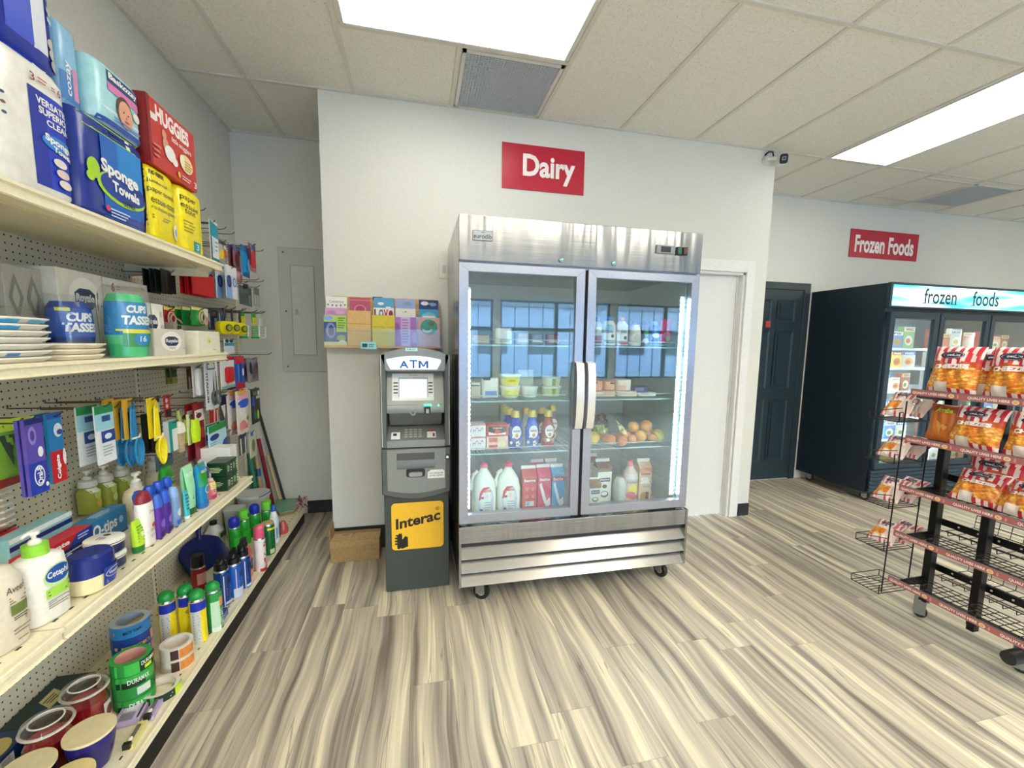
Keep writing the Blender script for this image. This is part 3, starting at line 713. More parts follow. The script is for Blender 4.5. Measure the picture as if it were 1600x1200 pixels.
# Interac sticker
def rr(x0, z0, x1, z1, r, n=6):
    P = []
    for cx, cz, a in ((x1 - r, z0 + r, -pi / 2), (x1 - r, z1 - r, 0), (x0 + r, z1 - r, pi / 2), (x0 + r, z0 + r, pi)):
        P += [(cx + r * cos(a + pi / 2 * k / n), cz + r * sin(a + pi / 2 * k / n)) for k in range(n + 1)]
    return P
st = MB().prism(rr(0, 0, 1, 1, .09), 0, 0, '#2a2416', 'y')
st = MB()
def ss(x, z, e): return (-.150 + x * .305 , -.0002 - e, .252 + z * .292 )
st.deco([('p', rr(0, 0, 1, 1, .09), '#2d2618'), ('p', rr(.014, .014, .986, .986, .08), '#f6c02c')], 1, 1, ss, x0=0, layer=4)
TI = '#1a1613'
st.deco([('t', 'Interac', .095, .44, .925, .66, TI, {'b': .03, 'sk': .15}),
         ('p', rr(.115, .04, .17, .34, .02), TI), ('p', [(.17, .36), (.20, .36), (.21, .23), (.26, .30), (.31, .28), (.315, .08), (.20, .04), (.15, .08), (.145, .36)], TI),
         ('p', rr(.07, .13, .125, .165, .012), TI), ('p', rr(.07, .19, .125, .225, .012), TI), ('p', rr(.075, .25, .125, .285, .012), TI), ('p', rr(.085, .31, .125, .34, .012), TI),
         ('e', .87, .83, .034, .036, TI), ('e', .87, .83, .027, .029, '#f6c02c'), ('t', 'R', .858, .81, .884, .85, TI)], 1, 1, ss, x0=0, layer=8)
st.build('interac_sticker', at)
MB().deco([('r', 0, 0, 1, 1, '#bfeef0'), ('t', 'ATM', .12, .3, .45, .7, '#2c3b40'), ('l', .52, .25, .9, .7, 2, '#7fa7ad')], .065, .018, lambda x, z, e: (-.02 + x, -.036 - e, 1.412 + z)).build('top_label', at)
# ------------------------------------------------------------------ cardboard box by the wall
t = thing('cardboard_box', 'brown taped cardboard box with an open flap on the floor beside the ATM', 'box', (-.424, 2.885, 0))
CB = M('#a98a5b', .8, 0, 0, 'card')
MB().box(-.155, .155, 0, .165, 0, .148, CB).build('carton', t, bevel=.003)
MB().prism([(-.158, .148), (-.152, .149), (-.156, .222), (-.162, .228)], .01, .15, CB, 'y').build('flap', t)
MB().add([(-.155, .002, .1485), (.155, .002, .1485), (.155, .10, .152), (-.14, .10, .156)], [(0, 1, 2, 3)], M('#c9a56d', .4, 0, 0, 'card')).add([(-.156, -.0008, .10), (.156, -.0008, .115), (.156, -.0008, .148), (-.156, -.0008, .148)], [(0, 1, 2, 3)], M('#b5925f', .35, 0, 0, 'card')).build('tape', t)
MB().deco([('t', 'Kraft', .22, .5, .36, .8, '#5a4630', {'i': .3}), ('t', 'T', .42, .35, .48, .8, '#5a4630', {'i': .3})], .31, .1, lambda x, z, e: (x, z * 1.0 + .0, .1595 + e)).build('handwriting', t)
# ------------------------------------------------------------------ greeting card rack
KX0, KX1 = -.583, .156
rk = thing('card_rack', 'light wooden wall rack of greeting cards with clear pockets above the ATM', 'card rack', ((KX0 + KX1) / 2, YD, 1.418))
W2 = (KX1 - KX0) / 2
OAK = M('#d9b077', .45, 0, 0, 'wood')
MB().prism(rr(-W2, 0, W2, .335, .05), -.012, -.0, OAK, 'y').build('back_board', rk, bevel=.002)
MB().box(-W2, W2, -.115, -.012, 0, .012, OAK).build('bottom_ledge', rk, bevel=.002)
for sx in (-1, 1):
    m_ = MB(); m_.prism([(-.012, .0), (-.012, .31), (-.03, .31), (-.055, .22), (-.085, .20), (-.09, .10), (-.118, .09), (-.118, 0)], sx * W2, sx * (W2 - .007), CLEAR, 'x')
    m_.build('side_panel', rk, smooth=False)
for k, (y, z1) in enumerate(((-.117, .125), (-.088, .21))):
    MB().box(-W2 + .01, W2 - .01, y, y + .002, .012 if k == 0 else .012, z1, CLEAR).build('clear_pocket', rk, smooth=False)
MB().deco([('r', 0, 0, 1, 1, '#9fe3e8'), ('r', .1, .25, .42, .75, '#2c4046'), ('l', .5, .25, .92, .75, 2, '#4a8088')], .097, .046, lambda x, z, e: (-.10 + x, -.1185 - e, -.006 + z)).build('price_label', rk)
MB().box(-.075, -.015, -.03, -.012, .318, .338, '#26262a').build('clip', rk)
def card(x, y, z0, w_, h_, bg, items, label, cat='greeting card', name='greeting_card', tilt=.03):
    o = MB().box(-w_ / 2, w_ / 2, -.002, .002, 0, h_, bg).deco(items, w_, h_, lambda x, z, e: (x, -.002 - e, z)).build(name)
    o.location = (x, y, z0); o.rotation_euler = (-tilt, 0, 0)
    return tag(o, label, cat, 'cards on the wooden rack')
cxs = [-.515, -.370, -.219, -.079, .073]
yr, ym, yf = YD - .035, YD - .070, YD - .103
zb, rng = 1.432, random.Random(4)
card(cxs[0], yr, zb + .12, .128, .195, '#f4f0e6', [('t', 'Celebrate', .15, .80, .85, .88, '#7b6f8c', {'b': 0}), ('p', [(.05, .76), (.15, .76), (.1, .68)], '#5f7a6a'), ('p', [(.25, .74), (.35, .74), (.3, .66)], '#7a5560'), ('p', [(.45, .73), (.55, .73), (.5, .65)], '#5b6a86'), ('p', [(.65, .74), (.75, .74), (.7, .66)], '#7a5560'), ('p', [(.85, .76), (.95, .76), (.9, .68)], '#5f7a6a')], 'white card with bunting at the back left of the card rack')
card(cxs[1], yr, zb + .11, .128, .205, '#c1566f', [('e', .5, .62, .3, .16, '#d9899a'), ('e', .5, .62, .22, .12, '#b84861'), ('r', 0, .9, 1, .93, '#d9899a')], 'rose red card behind the brown paper bag in the card rack')
card(cxs[2], yr, zb + .12, .128, .20, '#5aa7cf', [('e', .35, .80, .16, .045, '#f3f6f7'), ('e', .72, .68, .14, .03, '#f3f6f7')], 'sky blue card with clouds at the back of the card rack')
card(cxs[3], yr, zb + .12, .128, .195, '#9fb0dd', [('r', 0, .5, 1, .66, '#b7a8dd'), ('e', .6, .85, .25, .07, '#7fa0d0')], 'pale lavender blue card at the back of the card rack')
card(cxs[4], yr, zb + .12, .130, .195, '#1f3f7c', [('e', .3, .88, .2, .07, '#e8ecf4'), ('e', .7, .85, .2, .06, '#8fa4cf'), ('e', .5, .8, .12, .04, '#2a2350'), ('t', 'Thank You', .5, .60, .92, .66, '#e8ecf4')], 'dark navy card with pale flowers at the back right of the card rack')
card(cxs[0], ym, zb + .05, .128, .19, '#d9a0c8', [('r', 0, 0, .02, 1, '#f0e8ee'), ('r', .05, .55, .95, .72, '#e9e3f2'), ('e', .3, .86, .2, .05, '#c183b4'), ('e', .7, .84, .2, .05, '#e2b6d8')], 'pink card in the middle row at the left of the card rack')
card(cxs[2] , ym, zb + .05, .130, .20, '#f4eeea', [('t', 'L', .04, .70, .24, .96, '#8c1f4c', {'b': .05}), ('e', .38, .82, .11, .13, '#5d6a78'), ('e', .38, .82, .06, .07, '#f4eeea'), ('t', 'V', .5, .69, .72, .95, '#b32465', {'b': .05}), ('t', 'e', .74, .68, .96, .93, '#8c1f4c', {'b': .05})], 'white card with big LOVE letters in the card rack')
card(cxs[3], ym, zb + .05, .130, .20, '#f1ece2', [('e', .5, .85, .16, .06, '#d9d2c4'), ('e', .5, .83, .14, .05, '#f1ece2'), ('e', .5, .9, .04, .02, '#7a6a74')], 'cream card with a small garland in the card rack')
card(cxs[4], ym, zb + .05, .130, .20, '#41a3cd', [('e', .5, .68, .42, .22, '#7cc6df'), ('p', rr(.18, .3, .84, .78, .08), '#f3f6f4'), ('l', .3, .5, .7, .66, 2, '#a9b8bd')], 'bright blue card with a white panel at the right of the card rack')
card(cxs[0], yf, zb, .137, .192, '#3f4f87', [('r', 0, .78, .55, 1, '#b9cf7a'), ('e', .2, .9, .2, .08, '#8fb0d8'), ('e', .3, .5, .2, .26, '#7f92d6'), ('e', .32, .5, .12, .18, '#2b3a70'), ('r', .55, .45, 1, 1, '#a9d159'), ('l', .62, .55, .95, .95, 5, '#5f8c2f'), ('r', 0, 0, 1, .12, '#ded6a6'), ('e', .75, .25, .2, .1, '#8fae5f'), ('e', .8, .12, .15, .06, '#e8dfd0')], 'card with a blue waterfall picture and green verse at the front left of the rack')
def paper_bag(x, w_, h_, c, label):
    m_ = MB(); m_.box(-w_ / 2, w_ / 2, -.006, .004, 0, h_, M(c, .6, 0, 0, 'paper')).deco([('r', 0, .62, 1, .63, '#00000'.replace('00000', '9a7a44')), ('p', [(0, .995), (.02, .995), (.52, .5), (.5, .5)], '#c9a25e') if c == '#e0b878' else ('p', [(0, .995), (.03, .995), (.93, .42), (.9, .42)], '#e9d65a'), ('r', 0, .42, 1, .428, '#b39b50')], w_, h_, lambda x, z, e: (x, -.006 - e, z))
    o = m_.build('paper_bag', bevel=.001); o.location = (x, yf, zb); o.rotation_euler = (-.03, 0, 0)
    return tag(o, label, 'paper bag')
paper_bag(cxs[1], .145, .225, '#e0b878', 'flat brown kraft paper bag standing in the card rack')
paper_bag(cxs[2], .143, .200, '#dccb3f', 'flat yellow paper gift bag standing in the card rack')
card(cxs[3], yf, zb, .137, .192, '#b479c6', [('e', .1, .6, .12, .2, '#9a56b0'), ('e', .9, .3, .12, .2, '#cf9bdd'), ('r', .28, 0, .72, 1, '#d8b8e6'), ('l', .34, .1, .66, .95, 9, '#a77dbd')], 'purple card with a pale verse strip at the front of the rack')
card(cxs[4], yf, zb, .142, .192, '#dfaea4', [('e', .5, .68, .40, .27, '#3f9d92'), ('e', .42, .58, .22, .1, '#e4d49a'), ('e', .42, .64, .20, .08, '#3f9d92'), ('e', .6, .8, .15, .08, '#5f7a55')], 'dusty pink card with a round teal picture at the front right of the rack')
# ------------------------------------------------------------------ freezer
ZX0, ZX1, ZY, ZYB, ZT = 4.137, 6.05, 3.07, 3.875, 2.062
fz = thing('display_freezer', 'black three door glass display freezer with lit frozen foods sign', 'freezer', (0, 0, 0))
NV = M('#16242f', .38); NV2 = M('#1d3442', .32)
b = MB(); b.box(ZX0, ZX0 + .05, ZY + .04, ZYB, .10, ZT - .005, NV); b.box(ZX1 - .05, ZX1, ZY + .04, ZYB, .10, ZT - .005, NV)
b.box(ZX0 + .05, ZX1 - .05, ZYB - .05, ZYB, .10, ZT - .005, M('#aebdc6', .4)); b.box(ZX0 + .05, ZX1 - .05, ZY + .04, ZYB - .05, 1.80, ZT - .006, NV); b.box(ZX0 + .05, ZX1 - .05, ZY + .04, ZYB - .05, .10, .33, NV)
b.box(ZX0 + .05, ZX0 + .053, ZY + .06, ZYB - .05, .33, 1.80, M('#c6d2d8', .4))
b.build('cabinet', fz, smooth=False)
MB().box(ZX0, ZX1, ZY, ZY + .04, 1.835, ZT, NV2).build('canopy', fz, bevel=.006)
def m_sign(nt, b):
    tc = N(nt, 'ShaderNodeTexCoord'); sp = N(nt, 'ShaderNodeSeparateXYZ'); nt.links.new(tc.outputs['Object'], sp.inputs[0])
    n = N(nt, 'ShaderNodeTexNoise', Scale=1, Detail=1); mp = N(nt, 'ShaderNodeMapping'); mp.inputs['Scale'].default_value = (1.5, 1, 14); nt.links.new(tc.outputs['Object'], mp.inputs[0]); nt.links.new(mp.outputs[0], n.inputs['Vector'])
    c = ramp_(nt, n.outputs['Fac'], [(.36, '#3ec4d6'), (.47, '#8fe6ea'), (.58, '#effbf6')])
    nt.links.new(c, b.inputs['Base Color']); nt.links.new(c, b.inputs['Emission Color']); b.inputs['Emission Strength'].default_value = .8
sg = MB().box(ZX0 + .02, ZX1 - .02, ZY - .008, ZY + .002, 1.853, 2.038, custom('lit_freezer_sign', m_sign)).build('lit_sign', fz, smooth=False)
for wd, a, b_, sf in (('frozen', .21, .445, ((.198, .16, .036), (.250, .16, .034), (.398, .16, .05))), ('foods', .565, .765, ((.553, .16, .036), (.712, .86, .02)))):
    MB().deco([('t', wd, a, .16, b_, .90, '#14414f', {'b': .012})] + [('r', p, q_, p + w_, q_ + .035, '#14414f') for p, q_, w_ in sf], 1.70, .185, lambda x, z, e: (ZX0 + .02 + .85 + x, ZY - .009 - e, 1.853 + z), eps=.001).build('sign_lettering', sg)
xs_ = [ZX0 + .02, 4.757, 5.41, 6.03]
FLED = M('#e8f6ff', .5, 0, 60.0)
for a, b_ in zip(xs_, xs_[1:]):
    d = MB(); a += .008; b_ -= .008; z0, z1 = .335, 1.800; f_ = .055
    o_ = [(a, z0), (b_, z0), (b_, z1), (a, z1)]; i_ = [(a + f_, z0 + f_), (b_ - f_, z0 + f_), (b_ - f_, z1 - f_), (a + f_, z1 - f_)]
    for k in range(4): d.prism([o_[k], o_[(k + 1) % 4], i_[(k + 1) % 4], i_[k]], ZY - .004, ZY + .036, NV2, 'y')
    dr = d.build('door', fz, bevel=.004)
    MB().box(a + f_, b_ - f_, ZY + .012, ZY + .016, z0 + f_, z1 - f_, DOORGLASS).build('glass', dr, smooth=False)
    MB().box(b_ - .036, b_ - .020, ZY - .03, ZY - .014, .9, 1.3, '#0c1218').box(b_ - .034, b_ - .022, ZY - .015, ZY - .003, .91, .94, '#0c1218').box(b_ - .034, b_ - .022, ZY - .015, ZY - .003, 1.26, 1.29, '#0c1218').build('handle', dr, bevel=.003)
    MB().box(a + f_ + .004, a + f_ + .012, ZY + .05, ZY + .06, z0 + .08, z1 - .08, FLED).build('led_strip', fz, smooth=False)
fzs = [.36, .60, .80, 1.065, 1.29, 1.475]
for z in fzs[1:]:
    s = MB(); WS = M('#dfe6ea', .4)
    s.box(ZX0 + .055, ZX1 - .055, ZY + .085, ZY + .095, z - .022, z, WS)
    for k in range(1, 12): s.tube([(ZX0 + .06, ZY + .09 + k * .055, z - .004), (ZX1 - .06, ZY + .09 + k * .055, z - .004)], .003, WS, 4)
    s.build('wire_shelf', fz)
g = MB(); g.box(ZX0 + .01, ZX1 - .01, ZY + .02, ZY + .03, .105, .325, '#0c141b')
for k in range(6): g.prism([(ZY + .0, .115 + k * .036), (ZY + .022, .115 + k * .036), (ZY + .022, .138 + k * .036), (ZY + .014, .140 + k * .036)], ZX0 + .01, ZX1 - .01, M('#2b4150', .35, .3), 'x')
g.build('grille', fz, smooth=False)
for x, y in ((ZX0 + .09, ZY + .10), (ZX0 + .09, ZYB - .10), (ZX1 - .09, ZY + .10), (ZX1 - .09, ZYB - .10)): caster(fz, x, y, .04, yaw=.5, top=.10)
# ------------------------------------------------------------------ snack rack
sr = thing('snack_rack', 'black wire snack rack on casters with red QUALITY LIVES HERE shelf strips', 'display rack', (2.68, 1.45, 0))
SO = Vector((2.68, 1.45, 0))
def sp2(mb, name, parent=None, **k):
    o = mb.build(name, parent or sr, **k)
    if parent is None: o.location = -SO
    return o
BK = M('#0b0b0d', .35, .2)
RX, RY0, RY1, PX_ = 2.45, .96, 1.667, 2.68
LV = [.242, .497, .745, 1.005, 1.248]
for y in (1.635, 1.425, 1.03): sp2(MB().box(PX_ - .022, PX_ + .022, y - .017, y + .017, .10, 1.26, BK), 'post', bevel=.003)
sp2(MB().box(PX_ - .02, PX_ + .02, RY0, 1.65, .12, .15, BK), 'foot_beam', bevel=.002)
sp2(MB().box(PX_ - .02, PX_ + .02, 1.41, 1.44, .075, .12, BK), 'foot', bevel=.002)
PK = M('#b06866', .3); 
for li, z in enumerate(LV):
    s = MB(); a = .03
    dz = .035 if li == 4 else 0
    # brackets
    for y in (1.645, 1.0): s.prism([(RX + .01, z - .012), (PX_ + .02, z - .045), (PX_ + .02, z + .012), (RX + .01, z - .002)] if False else [(RX + .01, z - .03), (PX_, z - .05), (PX_, z + .0), (RX + .01, z - .005)], y - .003, y + .003, BK, 'y')
    for k in range(7): x = RX + .012 + k * .035; s.tube([(x, RY0, z - .01), (x, 1.66, z - .01)], .0022, BK, 4)
    for k in range(19): y = RY0 + .01 + k * .0365; s.tube([(RX + .004, y, z + .005), (RX + .008, y, z - .013), (PX_ + .0, y, z - .013)], .0022, BK, 4)
    shf = sp2(s, 'front_shelf')
    st = MB(); st.box(RX - .004, RX, RY0, RY1, z - .015, z + .013, PK)
    Wd = RY1 - RY0
    def su(x, zz, e): return (RX - .004 - e, RY1 - x, z - .015 + zz)
    it = [('r', 0, .86, Wd, .99, '#c9a9a6')]
    it = []
    for k in range(4):
        o_ = .010 + k * .225
        if o_ > Wd - .1: break
        it += [('t', 'QUALITY LIVES HERE', (o_), .0065, (o_ + .145), .0205, '#f9efe9', {'b': .03}), ('e', o_ + .163, .014, .012, .0095, '#f2dcb8'), ('e', o_ + .163, .014, .008, .006, '#e8b27c'), ('e', o_ + .188, .014, .004, .009, '#d8938a')]
    st.deco(it, 1, 1, su, x0=0, eps=.0004)
    st.box(RX - .003, RX + .0005, RY0, RY1, z + .013, z + .017, '#6f6a6c')
    sp2(st, 'price_strip', smooth=False)
    # rear side wire baskets with solid carrier bar
    s = MB(); x0, x1 = PX_ + .06, PX_ + .34; y0, y1 = RY0, 1.66; zz = z - .02
    for k in range(15): y = y0 + (y1 - y0) * k / 14; s.tube([(x0, y, zz + .02), (x0 + .005, y, zz), (x1, y, zz), (x1 + .01, y, zz + .07)], .0022, BK, 4)
    for x, h_ in ((x0, .02), (x0 + .07, 0), (x0 + .14, 0), (x0 + .21, 0), (x1, 0), (x1 + .01, .07), (x1 + .006, .035)): s.tube([(x, y0, zz + h_), (x, y1, zz + h_)], .0025, BK, 4)
    sp2(s, 'rear_basket')
    br = MB(); br.prism([(y0, z + .03), (y0, z + .065), (1.66, z + .065), (1.672, z + .055), (1.672, z + .040), (1.66, z + .03)], PX_ + .055, PX_ + .062, BK, 'x')
    for k in range(8): br.box(PX_ + .053, PX_ + .055, 1.64 - k * .08, 1.648 - k * .08, z + .044, z + .052, '#c9c9c4')
    sp2(br, 'carrier_bar', smooth=False)
# wing baskets at the far end
for (x, zt) in ((2.437, 1.20), (2.62, 1.12)):
    sp2(MB().tube([(x, 1.685, .15 if x < 2.5 else .2), (x, 1.672, zt)], .0035, BK), 'wing_rod')
for z in (.132, .378, .616, .86, 1.085):
    s = MB(); x0, x1, y0, y1 = 2.44, 2.645, 1.70, 1.852
    for (a, b_) in (((x0, y0), (x0, y1)), ((x0, y1), (x1, y1)), ((x1, y1), (x1, y0)), ((x1, y0), (x0, y0))):
        s.tube([(a[0], a[1], z), (b_[0], b_[1], z)], .0026, BK, 5)
    s.tube([(x0, y0, z), (x0, y0, z + .05), (x0, 1.685, z + .055)], .0026, BK, 5)
    s.tube([(x0, y1, z), (x0, y1, z + .036), (x1, y1, z + .036), (x1, y1, z)], .0026, BK, 5); s.tube([(x0, y1, z + .036), (x0, 1.69, z + .075)], .0022, BK, 5)
    s.tube([(x1, y0, z), (x1, y0, z + .045), (x1, y1, z + .036)], .0022, BK, 5)
    for k in range(1, 7): y = y0 + (y1 - y0) * k / 7; s.tube([(x0, y, z), (x1, y, z)], .002, BK, 4)
    sp2(s, 'wing_basket')
for x, y in ((2.68, 1.648), (2.68, 1.238)): caster(sr, x, y, .03, off=-SO, yaw=.6, top=.105)
s = MB(); s.lathe([(.028, -.16), (.03, -.14), (.03, .14), (.028, .16)], M('#1c1e21', .4), 16); o = sp2(s, 'roller_bumper'); o.rotation_euler = (0, pi / 2, 0); o.location = Vector((2.60, 1.17, .16)) - SO
ring = [(2.60 - .155 + .0, 1.63 + .020 * cos(2 * pi * k / 16), 1.20 + .020 * sin(2 * pi * k / 16)) for k in range(16)]
sp2(MB().tube(ring, .003, M('#c9ccce', .25, .8), closed=True).tube([(2.445, 1.63, 1.18), (2.446, 1.632, 1.12)], .0035, M('#c9ccce', .25, .8)), 'key_ring')
# ================================================================== goods
def root(name, label, cat, x, y, z, rot=EAST, group=None): return thing(name, label, cat, (x, y, z), rot, group)
def boxsurf(x, z, e): return (x, -e, z)
def pack(name, label, cat, x, y0, y1, z0, z1, D, col, items, rot=EAST, group=None, side=None, top=None, r=.006, n=None, kind='', tilt=0):
    """soft or hard pack whose front face lies at world x (rot EAST) spanning y0..y1"""
    W, Hh = y1 - y0, z1 - z0; c = (y0 + y1) / 2
    m_ = MB()
    if n:       # rounded (rolls, film wrapped)
        secs = [(0, W / 2 * .93, D / 2 * .9, n, 0, D / 2), (Hh * .05, W / 2, D / 2, n, 0, D / 2), (Hh * .93, W / 2, D / 2, n, 0, D / 2), (Hh, W / 2 * .93, D / 2 * .9, n, 0, D / 2)]
        m_.loft(secs, M(col, .25, 0, 0, kind), 40); sf = lsurf(secs)
        m_.deco(items, W, Hh, sf)
    else:
        m_.box(-W / 2, W / 2, 0, D, 0, Hh, M(col, .35, 0, 0, kind)); m_.deco(items, W, Hh, boxsurf)
    if side: m_.deco(side, D, Hh, lambda x, z, e: (-W / 2 - e, D / 2 - x, z))
    if top: m_.deco(top, W, D, lambda x, z, e: (x, z, Hh + e))
    o = m_.build(name, bevel=0 if n else .0015)
    o.location = (x, c, z0) if rot == EAST else (c, x, z0)
    o.rotation_euler = (0, 0, rot)
    return tag(o, label, cat, group)
W_, B_, Y_, G_ = '#f4f4f0', '#1233a8', '#f6e313', '#7fb52e'
# ---- top shelf
TZ = 1.8235
sp_logo = lambda a, b, c, d: [('t', 'Sponge', a, b + (d - b) * .42, c, d, W_, {'b': .04, 'sk': -.03}), ('t', 'Towels', a + (c - a) * .25, b, c, b + (d - b) * .38, W_, {'b': .04, 'sk': -.03})]
pack('paper_towel_pack', 'tall white and blue Sponge Towels pack at the near end of the top shelf', 'paper towels', -.93, 1.27, 1.525, TZ, 2.145, .22, '#eceae2',
     [('r', .42, .07, .995, .80, '#1d3cc4'), ('r', .42, .07, .60, .80, '#152ea0'), ('t', 'VERSATILE', .50, .70, .95, .755, W_, {'b': .03}), ('t', 'SUPERIOR', .52, .63, .95, .685, W_, {'b': .03}), ('t', 'CLEAN', .60, .56, .92, .61, W_, {'b': .03}),
      ('e', .74, .44, .22, .06, '#2c86d8')] + sp_logo(.56, .38, .92, .50) + [('e', .72, .30, .09, .035, '#e9dcd6'), ('e', .74, .22, .09, .035, '#e9cfc9'), ('e', .76, .14, .09, .035, '#e9dcd6'), ('t', '3', .44, .84, .49, .90, '#8a2a3c'), ('t', '= 6', .68, .84, .80, .90, '#8a2a3c'), ('l', .52, .85, .64, .90, 2, '#b06a72'),
      ('e', .14, .62, .02, .012, '#30406a'), ('e', .14, .55, .02, .012, '#7a4a5a'), ('e', .14, .48, .02, .012, '#3a5a7a')], n=5, kind='film')
pack('paper_towel_pack', 'blue film wrapped towel pack stacked on the tall Sponge Towels pack', 'paper towels', -.935, 1.27, 1.512, 2.147, 2.43, .20, '#1430a0',
     [('r', .30, .0, .62, 1, '#3a55d0'), ('r', .62, 0, .80, 1, '#dfe4ee'), ('r', .80, .0, .99, 1, '#1f5f9a'), ('e', .88, .28, .08, .05, '#c9bfb8'), ('e', .89, .19, .08, .05, '#c9bfb8'), ('e', .9, .10, .08, .05, '#c9bfb8'), ('l', .82, .45, .97, .8, 4, '#d6e2ee')], n=5, kind='film')
pack('diaper_pack', 'small light blue diaper pack between the blue towels and the teal diaper pack', 'diapers', -.96, 1.535, 1.622, 2.118, 2.335, .16, '#8fc3e6',
     [('r', .1, .05, .9, .40, '#3f7fc4'), ('r', .55, .1, .75, .5, '#d48fb4'), ('t', 'cozay', .3, .12, .52, .55, W_, {'rot': 90})], n=5, kind='film')
pack('diaper_pack', 'teal and white diaper pack with baby face, on the Sponge Towels Ultra pack', 'diapers', -.935, 1.632, 1.865, 2.120, 2.305, .17, '#a9dbe2',
     [('r', .0, .0, 1, .30, '#dfe9f4'), ('r', .25, .74, .9, .92, '#23407c'), ('t', 'Baskozay', .28, .77, .88, .90, W_, {'b': .03}), ('r', .25, .60, .9, .73, '#d77fb4'), ('e', .56, .40, .17, .26, '#5a4038'), ('e', .575, .37, .145, .23, '#e2a487'), ('e', .53, .40, .015, .014, '#3a2a26'), ('e', .62, .39, .015, .014, '#3a2a26'), ('e', .58, .33, .02, .02, '#c98468'), ('e', .58, .26, .045, .014, '#a8484a'), ('e', .80, .46, .08, .08, '#e8e2e0'),
      ('r', .05, .02, .98, .10, '#3a56b0'), ('l', .3, .12, .95, .22, 2, '#5f78c4')], n=6, kind='film')
pack('paper_towel_pack', 'large blue Sponge Towels Ultra pack with lime green splash on the top shelf', 'paper towels', -.93, 1.528, 1.858, TZ, 2.115, .23, '#10308f',
     [('r', 0, .86, 1, .985, '#a6d32a'), ('t', '8', .36, .87, .40, .96, '#1d3c8c'), ('l', .44, .87, .62, .96, 2, '#1d3c8c'), ('r', .66, .87, .72, .96, '#eef6c4'), ('r', .28, .03, .88, .86, '#1764c0'), ('r', .5, .4, .88, .86, '#1c86d6'), ('e', .56, .37, .36, .17, '#a6d32a'), ('e', .57, .385, .33, .15, '#123a9a'), ('e', .17, .47, .07, .10, '#a6d32a'), ('e', .13, .38, .04, .05, '#a6d32a')] + sp_logo(.26, .33, .78, .62) +
     [('t', 'ULTRA', .52, .21, .70, .27, '#1d3c1c'), ('e', .30, .12, .03, .03, '#d4306a'), ('l', .33, .04, .6, .14, 3, '#c7d3ee'), ('r', .89, .02, .99, .85, '#6d3340'), ('r', .9, .3, .98, .55, '#26386a'), ('l', .905, .58, .985, .8, 5, '#d9c4c4'), ('l', .905, .06, .985, .28, 4, '#d9c4c4')], n=7, kind='film')
hug = pack('diaper_box', 'red Huggies diaper box lying across the yellow paper towel packs', 'diapers', -.925, 1.872, 2.208, 2.088, 2.322, .21, '#c22a26',
     [('t', 'HUGGIES', .16, .70, .86, .95, '#fbe9e4', {'b': .05}), ('t', 'little snugglers', .46, .55, .90, .66, '#fbe9e4', {'b': .015, 'i': .15}), ('r', .06, .68, .16, .78, '#f1e4dc'), ('r', 0, 0, .05, 1, '#8e1c1e'), ('e', .30, .58, .045, .07, '#d79a80'), ('e', .32, .44, .06, .10, '#d79a80'), ('e', .40, .34, .11, .12, '#f2ebe6'), ('e', .49, .26, .06, .07, '#f2ebe6'), ('e', .75, .36, .15, .15, '#f0d9a0'), ('e', .66, .38, .06, .10, '#f7ecd0'), ('l', .70, .24, .88, .42, 4, '#b98f3a'), ('e', .56, .10, .03, .05, '#e8c040'), ('l', .62, .05, .86, .14, 2, '#eec9c4'), ('t', '3', .90, .04, .96, .15, '#fbe9e4'), ('l', .06, .12, .2, .35, 3, '#d9766e')],
     side=[('r', 0, 0, 1, 1, '#8e1c1e')])
yl = [('t', 'no name', .1, .88, .5, .94, '#1d1c14', {'b': .02}), ('t', 'jumbo roll', .06, .76, .6, .82, '#2c2a18', {'b': 0}), ('t', 'paper towels', .06, .63, .86, .72, '#2c2a18', {'b': 0}), ('t', 'essuie-tout', .10, .50, .84, .59, '#2c2a18', {'b': 0}), ('t', 'rouleaux géants', .10, .40, .86, .47, '#2c2a18', {'b': 0}), ('l', .1, .28, .7, .35, 2, '#8d8420'), ('r', 0, .0, .35, .02, '#e3d010')]
pack('paper_towel_pack', 'yellow paper towels pack under the left part of the red Huggies box', 'paper towels', -.93, 1.862, 2.052, TZ, 2.083, .20, Y_, yl + [('e', .82, .2, .12, .12, '#eef0e0'), ('e', .84, .2, .09, .06, '#9aa6c8')], n=5, kind='film', group=None)
pack('paper_towel_pack', 'yellow paper towels pack with teal corner mark, at the far end of the top shelf', 'paper towels', -.93, 2.064, 2.285, TZ, 2.083, .20, Y_, [('t', 'paper', .12, .78, .6, .86, '#2c2a18', {'b': 0}), ('t', 'essuie', .12, .68, .66, .76, '#2c2a18', {'b': 0}), ('t', 'tout', .2, .60, .55, .67, '#2c2a18', {'b': 0}), ('r', .42, .04, .68, .20, '#1c98a4'), ('t', '3', .50, .07, .60, .17, W_), ('l', .15, .3, .5, .5, 4, '#a89c1c')], n=4, kind='film')
pack('wipes_pack', 'small blue and white baby wipes pack just behind the red Huggies box', 'baby wipes', -1.0, 2.225, 2.345, 2.087, 2.26, .12, '#9fc0e4', [('e', .5, .5, .25, .25, '#e9b7b0'), ('r', 0, 0, 1, .25, '#e8eef6'), ('r', .1, .8, .9, .9, '#3a62b4')], n=4, kind='film')
